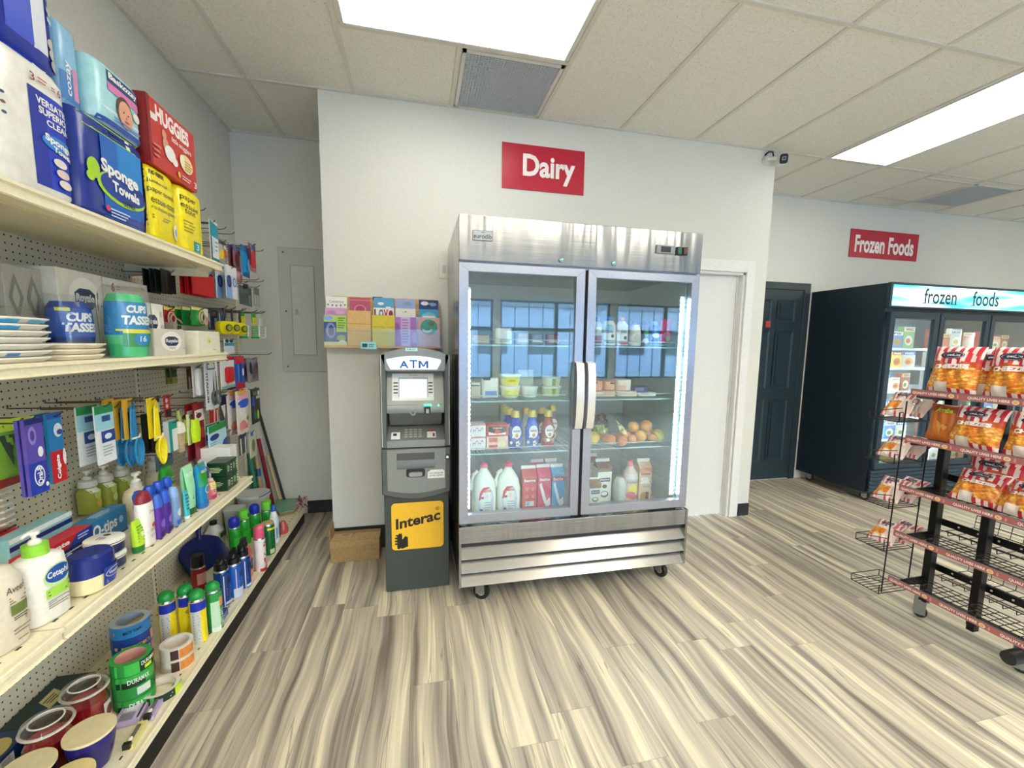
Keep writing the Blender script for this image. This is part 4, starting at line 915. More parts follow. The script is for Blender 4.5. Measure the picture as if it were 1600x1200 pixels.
# ---- second shelf (paper plates, cups, tissues)
AZ = 1.3945
def plate_stack(y0, y1, z0, n, label, col='#f2efe4', wrap=True, x=-.945, grp='stacked foam plates'):
    for k in range(n):
        h_ = .0165; z = z0 + k * h_; a = (y1 - y0) / 2; 
        t = thing('foam_plate_pack', label[k] if isinstance(label, list) else label, 'paper plates', (x - a, (y0 + y1) / 2, z), EAST, grp)
        jit = ((k * 7) % 5 - 2) * .003
        m_ = MB(); m_.loft([(0, a * .86, a * .86, 3, 0, 0), (.004, a * .9, a * .9, 3, 0, 0), (h_ - .005, a + jit, a, 3, 0, 0), (h_ - .0015, a + jit, a, 3, 0, 0)], M(col, .35, 0, 0, 'film'), 36)
        m_.build('plates', t)
        if wrap and k in (n - 1, n - 2, 1):
            MB().deco([('r', .1, .05, .45, .9, '#2e9fd8') if k != 1 else ('r', .3, .2, .42, .8, '#3f88c8'), ('r', .55, .15, .8, .8, '#58b4e0') if k == n - 1 else ('r', .9, .3, .95, .6, '#3f88c8')], 2 * a, h_ - .004, lsurf([(0, a * .9, a * .9, 3, 0, 0), (h_, a + .002, a + .002, 3, 0, 0)])).build('wrap_print', t)
plate_stack(1.19, 1.455, AZ, 7, ['white foam plate pack, %s of the tall plate stack' % s for s in ('lowest', 'second from the bottom', 'third from the bottom', 'fourth from the bottom', 'fifth from the bottom', 'second from the top', 'topmost')])
plate_stack(1.462, 1.668, AZ, 3, ['cream foam plate pack, %s of the short plate stack' % s for s in ('lowest', 'middle', 'topmost')], '#efe6cf', False, -.96, 'short stack of cream plates')
dm = []
for k in range(2):
    cx = .27 + .46 * k
    dm += [('p', [(cx - .19, .66), (cx, .92), (cx + .19, .66), (cx, .40)], '#7c7c72'), ('p', [(cx - .10, .66), (cx, .81), (cx + .10, .66), (cx, .53)], '#a4a398')]
pack('napkin_pack', 'grey napkin pack with diamonds over a black band, at the back of the second shelf', 'napkins', -1.19, 1.60, 1.735, AZ, 1.675, .10, '#a3a297', dm + [('r', .498, .3, .502, 1, '#c2c0b4'), ('r', 0, 0, 1, .30, '#1d2430'), ('e', .2, .24, .05, .03, '#3a4250'), ('e', .5, .22, .08, .03, '#3a4250'), ('e', .8, .24, .05, .03, '#3a4250')])
t = root('party_bag', 'clear bag of purple party ribbon bows beside the grey napkins', 'party supplies', -1.12, 1.524, AZ + .0505, EAST)
m_ = MB(); m_.loft([(0, .050, .05, 3), (.02, .056, .06, 3), (.07, .05, .04, 3), (.100, .03, .01, 3)], CLEAR, 24); m_.build('clear_bag', t)
m_ = MB(); rg = random.Random(3)
for k in range(16):
    a, b_ = rg.uniform(-.032, .032), rg.uniform(-.03, .03); m_.tube([(a + .016 * cos(2 * pi * j / 10), b_ + .01 * sin(4 * pi * j / 10), .035 + rg.uniform(-.01, .01) + .012 * sin(2 * pi * j / 10)) for j in range(10)], .004, ['#7a3fb4', '#9a66d4', '#4a2a80', '#c9b04a'][k % 4 if k < 14 else 3], closed=True)
m_.build('ribbon_bows', t)
def royale(a, b, c, d):
    cx = (a + c) / 2; w2 = (c - a) / 2; cz = (b + d) / 2; h2 = (d - b) / 2
    return [('e', cx, cz, w2 * 1.55, h2 * 2.1, '#f3efe6'), ('p', [(a, cz + h2 * .55), (cx - w2 * .5, d), (cx + w2 * .5, d), (c, cz + h2 * .55), (c, cz - h2 * .5), (cx + w2 * .6, b), (cx - w2 * .6, b), (a, cz - h2 * .5)], '#27385e'), ('t', 'Royale', a + w2 * .12, cz - h2 * .5, c - w2 * .12, cz + h2 * .5, '#f3f5f8', {'b': .03}), ('t', 'Original', cx - w2 * .5, b - h2 * .7, cx + w2 * .5, b - h2 * .15, '#6f7a94', {'b': 0, 'i': .3})]
pack('tissue_pack', 'tall Royale tissue pack standing behind the blue cups', 'tissues', -1.15, 1.738, 1.945, AZ, 1.69, .12, '#ddd9cd', royale(.33, .56, .80, .80) + [('e', .12, .40, .07, .05, '#8a8c86'), ('e', .12, .40, .05, .035, '#ddd9cd'), ('e', .12, .28, .07, .05, '#8a8c86'), ('e', .12, .28, .05, .035, '#ddd9cd'), ('e', .12, .15, .07, .05, '#8a8c86'), ('e', .92, .62, .015, .012, '#7a6a70')], kind='film')
pack('tissue_pack', 'white film tissue pack marked 6 behind the green cups', 'tissues', -1.16, 1.968, 2.245, AZ, 1.69, .12, '#d9d8cf', [('t', '6', .16, .83, .23, .95, '#b3303c', {'b': .04}), ('l', .26, .85, .36, .92, 2, '#c98088'), ('r', 0, .4, .6, .7, '#cfd3cc')], kind='film')
def cup_pack(x, y, z, r, h_, body, band, mid, lab, tilt=0, num=None):
    t = root('plastic_cup_pack', lab, 'plastic cups', x, y, z, EAST - .5)
    secs = [(0, r * .86, r * .86, 2), (h_ * .2, r * .92, r * .92, 2), (h_ * .34, r, r, 2), (h_ * .85, r * .93, r * .93, 2), (h_ * .97, r * .72, r * .72, 2)]
    MB().loft(secs, M(body, .25), 32, [M(body, .25), M(mid, .25), M(band, .25), M(body, .25)]).build('cup_stack', t)
    it = [('r', .08, .36, .92, .80, band), ('t', 'CUPS', .22, .62, .80, .78, W_, {'b': .05, 'i': .15}), ('t', 'TASSES', .14, .44, .90, .60, W_, {'b': .05, 'i': .15}), ('r', .08, .80, .3, .86, '#e6df4a')]
    if num: it = [('r', .06, .42, .96, .84, band), ('r', .06, .40, .96, .43, '#e8de38'), ('t', 'CUPS', .26, .68, .78, .80, W_, {'b': .05, 'i': .15}), ('t', 'TASSES', .16, .50, .92, .64, W_, {'b': .05, 'i': .15}), ('r', .16, .16, .9, .40, '#2c9a4e'), ('e', .58, .28, .22, .10, '#1c93d6'), ('t', num, .50, .24, .68, .33, W_), ('r', .16, .37, .9, .41, '#e8de38'), ('p', [(.8, .16), (.96, .16), (.96, .34)], '#e8de38')]
    MB().deco(it, 2 * r, h_, lsurf([(q[0], q[1] + .001, q[2] + .001, 2) for q in secs])).build('printed_band', t)
    MB().loft([(0, r * 1.05, r * 1.03, 3), (h_ * .4, r * 1.1, r * 1.08, 3), (h_, r * 1.06, r, 3), (h_ * 1.10, r * 1.0, .01, 3)], CLEAR, 24, cap=False).build('clear_sleeve', t)
cup_pack(-1.125, 1.735, AZ + .002, .058, .185, '#1c3f9c', '#1a50b8', '#16337c', 'blue plastic cups pack leaning beside the cream plates')
cup_pack(-1.01, 1.815, AZ, .060, .225, '#49c987', '#1c86c8', '#66d79b', 'green plastic cups pack marked 16 standing on the second shelf', num='16')
pack('tissue_box', 'taller white Royale tissue box behind the cube box, beside the green cups', 'tissues', -1.02, 1.945, 2.07, AZ, 1.598, .11, '#e6e3da', royale(.10, .50, .62, .78) + [('e', .85, .8, .06, .06, '#c9c7be'), ('e', .88, .55, .06, .06, '#c9c7be'), ('e', .83, .3, .06, .06, '#c9c7be')])
pack('tissue_box', 'square white Royale tissue cube at the front of the second shelf', 'tissues', -.96, 1.868, 2.092, AZ, 1.498, .055, '#d6d1c6', royale(.34, .36, .76, .72) + [('e', .93, .28, .014, .03, '#7a5a50')])
pack('napkin_pack', 'cream napkin pack with a pale yellow flower at the far end of the second shelf', 'napkins', -.95, 2.186, 2.398, AZ, 1.497, .10, '#f0ecd6', [('e', .45, .58, .12, .16, '#ebe6a8'), ('e', .47, .56, .06, .09, '#dcd878'), ('e', .46, .55, .03, .04, '#a9b44a'), ('l', .62, .14, .82, .2, 1, '#9fb0a8')], kind='paper')
for k, (c_, lab) in enumerate((('#8d857a', 'taupe grey folder standing between the Royale cube and the flower napkins'), ('#2b2926', 'black striped booklet standing against the taupe folder'))):
    pack('notebook', lab, 'notebook', -1.0, 2.105 + k * .032, 2.128 + k * .032, AZ, AZ + .135 - k * .012, .16, c_, [('l', .1, .2, .9, .9, 8, '#c9c4b4')] if k else [], side=[('l', .1, .4, .5, .9, 6, '#d9d6ca')] if k else None)
# ---- third shelf: toiletries
BZ = .759
def bottle(name, label, cat, x, y, z, secs, body, capsecs, cap, items=None, rot=EAST, group=None, seg=28, extra=None, lw=None, clear=None):
    t = root(name, label, cat, x, y, z, rot, group)
    m_ = MB(); m_.loft(secs, M(body, .3), seg); m_.build('bottle', t)
    if items:
        W = lw or 2 * max(q[1] for q in secs); Hh = secs[-1][0]
        MB().deco(items, W, Hh, lsurf(secs), eps=.0006).build('label', t)
    if capsecs: MB().loft(capsecs, M(cap, .3), seg).build('cap', t)
    if extra: extra(t)
    return t
def pump(h0, c, s=1.0, side=1):
    def f(t):
        m_ = MB(); m_.lathe([(.016 * s, h0), (.017 * s, h0 + .014 * s), (.012 * s, h0 + .02 * s), (.006 * s, h0 + .022 * s), (.006 * s, h0 + .036 * s), (.014 * s, h0 + .037 * s), (.014 * s, h0 + .048 * s)], M(c, .35), 16)
        m_.tube([(0, 0, h0 + .044 * s), (side * .022 * s, 0, h0 + .045 * s), (side * .036 * s, 0, h0 + .038 * s)], .005 * s, M(c, .35), 8)
        m_.build('pump', t)
    return f
bottle('lotion_bottle', 'large beige Aveeno lotion bottle with brown pump at the near end of the third shelf', 'lotion', -.935, 1.128, BZ, [(0, .052, .036, 2.6), (.005, .056, .039, 2.6), (.10, .057, .040, 2.6), (.16, .054, .038, 2.4), (.185, .040, .030, 2.2), (.196, .018, .018, 2)], '#ddd3c0',
       [(.190, .020, .020, 2), (.215, .020, .020, 2), (.219, .015, .015, 2), (.219, .028, .014, 2.5), (.236, .030, .016, 2.5), (.238, .024, .010, 2.5)], '#33241f',
       [('t', 'Aveeno', .52, .66, .98, .74, '#4a4038', {'b': 0, 'i': .1}), ('l', .55, .53, .95, .62, 3, '#8d7f58'), ('r', .55, .40, .98, .52, '#6b7a3c'), ('l', .58, .33, .9, .38, 2, '#55503e'), ('e', .88, .31, .07, .05, '#cbbfa2'), ('l', .55, .16, .95, .24, 2, '#9a8f78'), ('l', .6, .08, .85, .12, 1, '#9a8f78')], rot=EAST - .25)
bottle('lotion_bottle', 'white Cetaphil lotion bottle with lime green collar beside the beige bottle', 'lotion', -.925, 1.243, BZ, [(0, .046, .032, 3), (.005, .050, .035, 3), (.13, .052, .036, 3), (.158, .048, .034, 3), (.166, .036, .028, 2.5), (.170, .022, .022, 2)], '#eceae4',
       [(.168, .024, .024, 2), (.196, .024, .024, 2), (.197, .014, .014, 2)], '#8fd23a',
       [('e', .62, .66, .34, .17, '#bfe6a0'), ('e', .62, .68, .30, .13, '#1a4fa4'), ('t', 'Cetaphil', .36, .62, .88, .74, W_, {'b': .02}), ('r', .30, .36, .98, .50, '#a8dc50'), ('l', .34, .38, .9, .48, 2, '#5f8c2f'), ('l', .32, .2, .9, .33, 4, '#8a9088')], rot=EAST - .2, extra=pump(.192, '#e9e8e0', .75, -1))
t = bottle('mouthwash', 'red capped rinse bottle standing behind the Cetaphil bottle', 'toiletries', -1.185, 1.50, BZ, [(0, .028, .028), (.07, .030, .030), (.085, .024, .024)], '#1f5a7a', [(.085, .026, .026), (.090, .031, .031), (.135, .030, .030), (.139, .024, .024)], '#c92a30', [('l', .2, 1.12, .8, 1.45, 4, '#e6c9c4')])
# petroleum jelly, oval jar lying label out
t = root('petroleum_jelly_jar', 'big Vaseline jar with blue lid on the third shelf', 'petroleum jelly', -.905, 1.378, BZ, EAST - .15)
js = [(0, .047, .036, 2.4), (.004, .052, .041, 2.4), (.05, .055, .043, 2.4)]
MB().loft(js, M('#e6dcae', .3), 32).build('jar', t)
ls = [(.048, .056, .044, 2.4), (.098, .054, .043, 2.4), (.106, .046, .036, 2.4)]
MB().loft(ls, M('#14287c', .25), 32).build('lid', t)
MB().deco([('r', .38, .10, .98, .62, '#1d3f9c'), ('e', .68, .42, .26, .13, '#dfe6f2'), ('e', .68, .42, .24, .11, '#1d3f9c'), ('t', 'Vaseline', .50, .38, .86, .48, W_, {'b': .02}), ('l', .44, .14, .9, .26, 3, '#a9b8dc')], .11, .098, lsurf([(0, .051, .040, 2.4), (.05, .0575, .0455, 2.4), (.098, .056, .045, 2.4)]), layer=1).build('label', t)
for k in range(2):
    x, y = ((-.945, 1.503), (-.945, 1.503))[k]
    t = root('ointment_tin', ('oval navy and white ointment tin, lower of the two beside the Vaseline jar', 'oval navy and white ointment tin, upper of the two beside the Vaseline jar')[k], 'ointment', x, y, BZ + .048 * k, EAST, 'stacked ointment tins')
    MB().loft([(0, .036, .040, 2.3), (.004, .040, .045, 2.3), (.030, .041, .046, 2.3)], M('#152452', .3), 30).build('tin', t)
    MB().loft([(.030, .042, .047, 2.3), (.0335, .043, .048, 2.3)], M('#e8e6dc', .3), 30).loft([(.0336, .041, .046, 2.3), (.0365, .041, .046, 2.3)], M('#152452', .3), 30).loft([(.0367, .043, .048, 2.3), (.044, .042, .047, 2.3), (.047, .038, .042, 2.3)], M('#e8e6dc', .3), 30).build('lid', t)
    if k: MB().deco([('e', .7, .5, .10, .12, '#1a1c22'), ('l', .2, .35, .5, .65, 3, '#55585c')], .07, .08, lambda a, b_, e: (a, b_ - .04, .047 + e)).build('lid_print', t)
bottle('hair_gel_tube', 'lime green tube with dark green cap beside the navy tins', 'toiletries', -.912, 1.598, BZ, [(.022, .021, .016, 2.2), (.06, .023, .014, 2.3), (.108, .026, .003, 3)], '#b8e23a', [(0, .019, .015, 2), (.022, .021, .016, 2)], '#1f7a34', [('l', .2, .3, .8, .85, 6, '#5f9c2a'), ('e', .5, .55, .16, .08, '#e8f4c0')])
bottle('deodorant_stick', 'white deodorant stick with rounded dark red top', 'deodorant', -.912, 1.642, BZ, [(0, .028, .017, 2.6), (.004, .032, .020, 2.6), (.12, .033, .021, 2.6), (.152, .030, .020, 2.4)], '#f0eee9', [(.152, .030, .020, 2.3), (.172, .028, .018, 2.2), (.186, .018, .012, 2.1), (.191, .006, .004, 2)], '#8a2434', [('t', 'Dove', .35, .75, .75, .82, '#7a7a84', {'b': 0, 'i': .25}), ('e', .62, .46, .16, .05, '#c43a50'), ('l', .35, .33, .75, .40, 2, '#c98a94'), ('l', .3, .2, .7, .26, 2, '#b9b6b0')])
DEO = [('purple deodorant spray next to the white deodorant stick', '#5b2aa0', 1.700, '#3f6ad0'), ('purple deodorant spray with a white swirl', '#4a2390', 1.748, '#2f5fd4'), ('blue deodorant bottle at the front after the purple pair', '#7f9fd0', 1.806, '#2a6fd8'), ]
for k, (lab, c_, y, cc) in enumerate(DEO):
    bottle('deodorant_bottle', lab, 'deodorant', -.905, y, BZ, [(0, .017, .014, 2.3), (.004, .021, .016, 2.3), (.09, .022, .017, 2.3), (.112, .019, .015, 2.2)], c_, [(.112, .020, .016, 2.2), (.130, .019, .015, 2.2), (.148 + .008 * (k < 2), .012, .010, 2)], cc if k < 2 else '#8fb4e6', [('e', .55, .45, .3, .14, '#8a66d0' if k < 2 else '#dfe8f4'), ('r', .2, .05, .8, .2, '#2f1466' if k < 2 else '#2a62c0')])
for k in range(4):
    bottle('deodorant_bottle', 'blue topped deodorant behind the purple front row, %s of four from the near end' % ('first', 'second', 'third', 'fourth')[k], 'deodorant', -.955 + .002 * k, 1.70 + k * .052, BZ, [(0, .018, .015, 2.3), (.12, .021, .016, 2.3), (.135, .018, .015, 2.2)], '#4a30a8', [(.135, .019, .016, 2.2), (.155, .021, .018, 2.1), (.172, .013, .012, 2)], '#1f55c8', group='blue topped deodorants')
bottle('toothpaste_tube', 'small cyan tube standing after the blue deodorant', 'toiletries', -.895, 1.868, BZ, [(.012, .014, .010, 2.2), (.10, .016, .003, 3), (.112, .016, .002, 3)], '#49c6cf', [(0, .013, .010, 2), (.012, .014, .010, 2)], '#e9f4f4', [('l', .2, .3, .8, .9, 5, '#1f5f9a')])
FR_ = [('t', 'FRUCTIS', .18, .80, .80, .86, W_, {'b': .03}), ('e', .6, .40, .28, .10, '#e8f0f0'), ('e', .6, .40, .22, .075, '#3f8fb0')]
bottle('shampoo_bottle', 'green Fructis shampoo bottle with mint lower half, near one of the pair', 'shampoo', -.912, 1.925, BZ, [(0, .026, .018, 2.4), (.02, .028, .019, 2.4), (.10, .031, .021, 2.6), (.175, .034, .014, 3), (.197, .036, .004, 4)], '#9fe0b4', None, '', [('p', [(0.02, .5), (0, .98), (1, .98), (.75, .80), (.45, .3), (.15, .35)], '#2f9a2c'), ('t', 'FRUCTIS', .12, .80, .62, .87, W_, {'b': .03}), ('r', 0, 0, 1, .13, '#1b5a2c')])
bottle('shampoo_bottle', 'green to blue Fructis shampoo bottle, far one of the pair', 'shampoo', -.895, 1.992, BZ, [(0, .024, .017, 2.4), (.02, .026, .018, 2.4), (.10, .030, .020, 2.6), (.165, .033, .014, 3), (.186, .034, .004, 4)], '#1c86c4', None, '', [('r', 0.05, .62, .95, .99, '#2f9a2c'), ('r', 0.05, .50, .95, .62, '#2c9a6a')] + FR_ + [('r', .03, 0, .97, .12, '#2c6fc0')])
bottle('shampoo_bottle', 'green Fructis bottle with a yellow front behind the deodorants', 'shampoo', -1.045, 2.043, BZ, [(0, .034, .020, 2.4), (.02, .036, .021, 2.4), (.10, .038, .022, 2.6), (.140, .034, .016, 3), (.165, .032, .006, 4)], '#2f9a2c', None, '', [('t', 'FRUCTIS', .22, .62, .86, .72, W_, {'b': .03}), ('e', .1, .35, .2, .2, '#e3cf3c'), ('r', .3, .44, .8, .54, '#d8c83a')])
bottle('body_wash_bottle', 'small pink and yellow bottle in front of the white jug', 'body wash', -.905, 2.098, BZ, [(0, .020, .016, 2.3), (.004, .023, .018, 2.3), (.06, .024, .018, 2.3), (.078, .016, .014, 2)], '#e07f88', [(.078, .012, .012, 2), (.088, .011, .011, 2)], '#e8dfc0', [('r', .05, .55, .95, .95, '#e9dd94'), ('l', .2, .62, .8, .85, 2, '#4a4038'), ('r', .05, .0, .95, .2, '#c4306a'), ('l', .15, .25, .85, .5, 3, '#f4d6d2')])
bottle('mouthwash', 'clear violet bottle with white shoulder between the Fructis and green boxes', 'toiletries', -.945, 2.128, BZ, [(0, .036, .022, 2.6), (.09, .038, .024, 2.6), (.125, .030, .020, 2.4), (.135, .015, .015, 2)], '#4a4a86', [(.135, .016, .016, 2), (.160, .016, .016, 2)], '#d9d9e4', [('e', .62, .62, .18, .16, '#c9cbe0'), ('l', .5, .25, .95, .42, 2, '#8f94b8'), ('p', [(.1, .95), (.1, .55), (.45, .45)], '#e6e4e2')])
for k in range(4):
    i, j = k % 2, k // 2
    pack('soap_box', 'dark green soap box, %s %s of the stack on the third shelf' % (('lower', 'upper')[j], ('near box', 'far box')[i]), 'soap', -.872, 2.182 + i * .062, 2.242 + i * .062, BZ + j * .068, BZ + .066 + j * .068, .085, '#0f3a22',
         [('l', .15, .3, .55, .75, 4, '#d6e6c4'), ('r', .68, .08, .96, .92, '#5fae4c' if i else '#174c2c'), ('l', .7, .2, .94, .8, 3, '#e2eccf')], side=[('l', .2, .3, .8, .7, 4, '#c9dfa6')], group='green soap boxes')
pack('storage_box', 'white carton behind the green soap boxes at the far end of the third shelf', 'carton', -.905, 2.312, 2.398, BZ, BZ + .175, .14, '#ecebe4', [('l', .2, .56, .8, .62, 1, '#3a3a3a'), ('l', .2, .12, .8, .18, 1, '#3a3a3a'), ('l', .2, .7, .5, .74, 1, '#d49a9a')], side=[('l', .1, .3, .3, .36, 1, '#77736a')])
bottle('lotion_bottle', 'big cream lotion bottle with white pump behind the deodorants', 'lotion', -1.075, 1.902, BZ, [(0, .048, .032, 2.4), (.005, .053, .036, 2.4), (.09, .053, .036, 2.4), (.115, .044, .032, 2.2), (.126, .018, .018, 2)], '#e6ddba', [(.124, .018, .018), (.142, .018, .018)], '#f0eee6', None, extra=pump(.140, '#f0eee6', .9))
bottle('lotion_bottle', 'cream pump bottle behind the Fructis bottles, at the pegboard', 'lotion', -1.18, 2.22, BZ, [(0, .045, .03, 2.4), (.08, .045, .03, 2.4), (.11, .02, .02, 2)], '#d8cfb4', [(.11, .018, .018), (.13, .018, .018)], '#ecebe6', None, extra=pump(.128, '#f0eee6', 1.1))
bottle('lotion_bottle', 'clear rose bottle with tall white pump behind the far shampoo', 'lotion', -1.10, 2.36, BZ, [(0, .04, .03, 2.4), (.08, .04, .03, 2.4), (.13, .018, .018, 2)], '#c9a7ab', [(.13, .02, .02), (.165, .02, .02)], '#f0eee9', None, extra=pump(.16, '#f0eee6', 1.2))
for k, (x, y, lab) in enumerate(((-1.262, 1.950, 'nearest'), (-1.248, 2.018, 'middle'), (-1.232, 2.090, 'farthest'))):
    s_ = [(0, .026, .026, 3), (.004, .030, .030, 3), (.085, .031, .031, 3), (.098, .02, .02, 2.4), (.104, .016, .016, 2)]
    bottle('hand_soap', 'clear green citrus hand soap with cream pump, %s of three by the pegboard' % lab, 'hand soap', x, y, BZ + .02, s_, '#9ba648', [(.102, .024, .024), (.106, .029, .029), (.128, .027, .027), (.134, .012, .012)], '#d9d6c8', [('e', .55, .7, .3, .2, '#c6d96a'), ('e', .6, .35, .25, .16, '#e0b95a' if k != 1 else '#d4e6a8'), ('r', .1, .8, .9, .95, '#e9ecd6')], group='citrus hand soaps', extra=pump(.130, '#ded9c9', .8))
# stacked toothpaste and swab boxes (long boxes with ends out)
for k, (z, c_, it, lab) in enumerate(((0, '#101f5c', [('l', .1, .5, .9, .8, 2, '#9fb0e0'), ('e', .2, .3, .05, .2, W_)], 'lowest dark blue toothpaste box of the stack behind the Vaseline jar'),
        (.034, '#101f5c', [('r', .05, .6, .8, .72, '#c9d6ee'), ('e', .2, .35, .05, .2, '#dfe6f2'), ('e', .55, .4, .05, .2, '#dfe6f2')], 'middle dark blue toothpaste box of the stack behind the Vaseline jar'),
        (.068, '#c81f2a', [('p', [(.55, 0), (.72, 1), (1, 1), (1, 0)], '#1a3a9c'), ('t', 'Colgate', .06, .25, .58, .85, W_, {'b': .04}), ('l', .72, .3, .95, .8, 2, '#c9d6ee')], 'red and blue Colgate box on top of the stack behind the Vaseline jar'))):
    o = pack('toothpaste_box', lab, 'toothpaste', -1.035 - .0 * k, 1.375, 1.60, BZ + z, BZ + z + .033, .05, c_, it); 
pack('toothpaste_box', 'pale teal striped toothpaste box behind the Colgate box', 'toothpaste', -1.10, 1.40, 1.62, BZ, BZ + .145, .045, '#8fc4c6', [('r', 0, .75, 1, .85, '#152a6c'), ('r', 0, .9, 1, 1, '#d9e9ea')])
pack('cotton_swab_box', 'blue Q-tips cotton swab box behind the tins', 'cotton swabs', -1.055, 1.612, 1.80, BZ, BZ + .095, .05, '#2f83b4', [('t', 'Q-tips', .10, .25, .72, .82, W_, {'b': .03}), ('e', .83, .55, .06, .14, '#9fd0e4'), ('r', 0, 0, 1, .08, '#1f5f8a')], top=[('l', .3, .2, .8, .8, 4, '#cfe6ee')])
# ================================================================== base shelf goods
ZZ = .1195
def can(name, label, cat, x, y, z, r, h, cols, capc, capf=.22, items=None, group=None, rot=EAST, dome=True, cap2=None, tilt=0):
    """spray can: body, printed label, cap"""
    t = root(name, label, cat, x, y, z, rot, group)
    hb = h * (1 - capf); body, lo = (cols if isinstance(cols, tuple) else (cols, cols))
    s_ = [(0, r * .94, r * .94), (.003, r, r), (hb * .96, r, r), (hb, r * .86, r * .86)]
    MB().loft(s_, M(body, .25), 26, [M(lo, .25), M(body, .25), M('#b9bcbf', .25, .8)]).build('can', t)
    if items: MB().deco(items, 2 * r, hb * .96, lsurf([(0, r + .0008, r + .0008), (hb, r + .0008, r + .0008)])).build('label', t)
    if dome: c_ = [(hb, r * .90, r * .90), (h - r * .9, r * .96, r * .96), (h - r * .45, r * .86, r * .86), (h - r * .12, r * .55, r * .55), (h, r * .15, r * .15)]
    else: c_ = [(hb, r * .86, r * .86), (hb + .002, r * .93, r * .93), (h, r * .90, r * .90)]
    q = MB().loft(c_, M(capc, .3), 26)
    if cap2: q.box(-r * .35, r * .35, -r * 1.02, -r * .5, h - r * 1.5, h - r * .8, cap2)
    q.build('cap', t); return t
# blue dustpan leaning against the pegboard
t = root('dustpan', 'dark blue plastic dustpan propped against the pegboard on the bottom shelf', 'dustpan', -1.205, 2.70, ZZ, EAST - .25)
DB = M('#101c5a', .3); m_ = MB()
def dp(u, v): 
    w_ = .155 * (1 - .05 * v); x = (u * 2 - 1) * w_; e = abs(u * 2 - 1)
    return (x, .075 * v - .05 * (e ** 4) * (1 - .3 * v), .006 + .185 * v * (1 - .28 * e ** 2.5))
m_.grid(dp, 22, 12, lambda u, v: DB); m_.grid(lambda u, v: tuple(a + b_ for a, b_ in zip(dp(1 - u, v), (0, .006, 0))), 22, 12, lambda u, v: DB)
m_.build('pan', t, ang=80)
MB().tube([(.02, .06, .17), (.05, .085, .215), (.075, .095, .25), (.088, .098, .275)], .014, DB, 10).build('handle', t)
MB().deco([('e', .5, .5, .45, .35, '#d9d4cf')], .10, .03, lambda x, z, e: (x, -.0015 + .075 * (z + .02) / .185 - e, .01 + z)).build('label', t)
# insect sprays and co.
RB = lambda c: [('r', 0, .0, 1, .92, c), ('p', [(.18, .55), (.80, .62), (.84, .86), (.24, .80)], '#f0d21c'), ('t', 'RAID', .26, .62, .76, .80, '#1a2a1a', {'b': .04, 'i': .2}), ('l', .2, .30, .8, .52, 4, '#d6e2f2'), ('r', .12, .04, .88, .12, '#cfdcec'), ('r', .06, .0, .10, .9, '#cfd6dc')]
def trig(t):
    pass
can('insect_spray', 'pink and dark red Raid can with a black cap, behind the blue cans', 'insect spray', -1.165, 2.50, ZZ, .033, .195, ('#9a1c20', '#d98a84'), '#111214', .33, [('r', 0, .3, .55, .8, '#d99a94'), ('p', [(.5, .25), (1, .3), (1, .6), (.55, .55)], '#f0d21c')], dome=False)
for k, (x, y, h, lab) in enumerate(((-.985, 2.330, .262, 'dark blue Raid spray can, nearest of the three blue cans'), (-.958, 2.406, .253, 'blue and white Raid spray can, middle of the three blue cans'), (-.945, 2.486, .252, 'blue Raid spray can, farthest of the three blue cans'))):
    t = can('insect_spray', lab, 'insect spray', x, y, ZZ, .0335, h - .045, ('#123a8c' if k != 1 else '#2160c0', '#123a8c'), '#101113', .14, RB('#123a8c' if k != 1 else '#1c5ac0') + ([('r', 0, 0, 1, .28, '#c9d4e4')] if k == 1 else []), dome=False)
    m_ = MB(); hh = h - .047; m_.loft([(hh, .02, .02), (hh + .02, .017, .017), (hh + .03, .012, .012)], BLACK, 16); m_.prism([(-.034, hh + .018), (.02, hh + .026), (.022, hh + .046), (-.030, hh + .040)], -.009, .009, BLACK, 'y'); m_.build('trigger', t)
# red jug, pink spray
bottle('cleaner_bottle', 'red cleaner bottle with black cap beside the pink spray can', 'cleaner', -.972, 2.582, ZZ, [(0, .045, .03, 3), (.005, .05, .034, 3), (.12, .052, .034, 3), (.165, .040, .028, 2.5), (.185, .02, .02, 2)], '#d8343a', [(.184, .02, .02), (.205, .02, .02), (.21, .03, .016), (.228, .03, .014)], '#141416', [('e', .6, .40, .3, .16, '#1c1c20'), ('e', .62, .42, .18, .08, '#3f6ac8'), ('t', '3', .5, .62, .66, .72, '#f4d6d0'), ('l', .3, .1, .8, .22, 3, '#f0c9c0')])
t = can('cleaner_spray', 'white and red striped spray can with rounded pink cap', 'cleaner spray', -.915, 2.655, ZZ, .030, .262, '#eae4e0', '#e8607c', .24, [('t', 'ANT KILLER', .2, .06, .8, .94, '#b8242c', {'rot': 90, 'b': .05}), ('r', 0, 0, 1, .10, '#b8242c')], dome=False)
MB().ball(0, -.006, .258, .027, .022, .020, '#ec6f88').build('nozzle', t)
t = can('cleanser_can', 'dark green scouring cleanser can with gold topped rim', 'cleanser', -.935, 2.862, ZZ, .037, .205, ('#0f6a34', '#0f6a34'), '#c8b47a', .04, [('r', .05, .05, .35, .2, '#c9d4a0'), ('r', 0, .86, 1, .93, '#e8dc3c'), ('l', .2, .3, .8, .8, 6, '#2f9a4a')], dome=False)
t = bottle('toilet_cleaner', 'white toilet cleaner bottle with blue cap and oval blue label', 'toilet cleaner', -.950, 3.030, ZZ, [(0, .036, .026, 3), (.005, .040, .029, 3), (.13, .040, .029, 3), (.19, .022, .020, 2.3), (.215, .013, .013, 2)], '#eef0f2', [(.213, .018, .018), (.235, .016, .016), (.255, .006, .008)], '#1f48a8', [('e', .62, .36, .20, .27, '#14286c'), ('e', .62, .42, .13, .13, '#3f6fc0'), ('r', .05, .15, .2, .5, '#7fb0d8')])
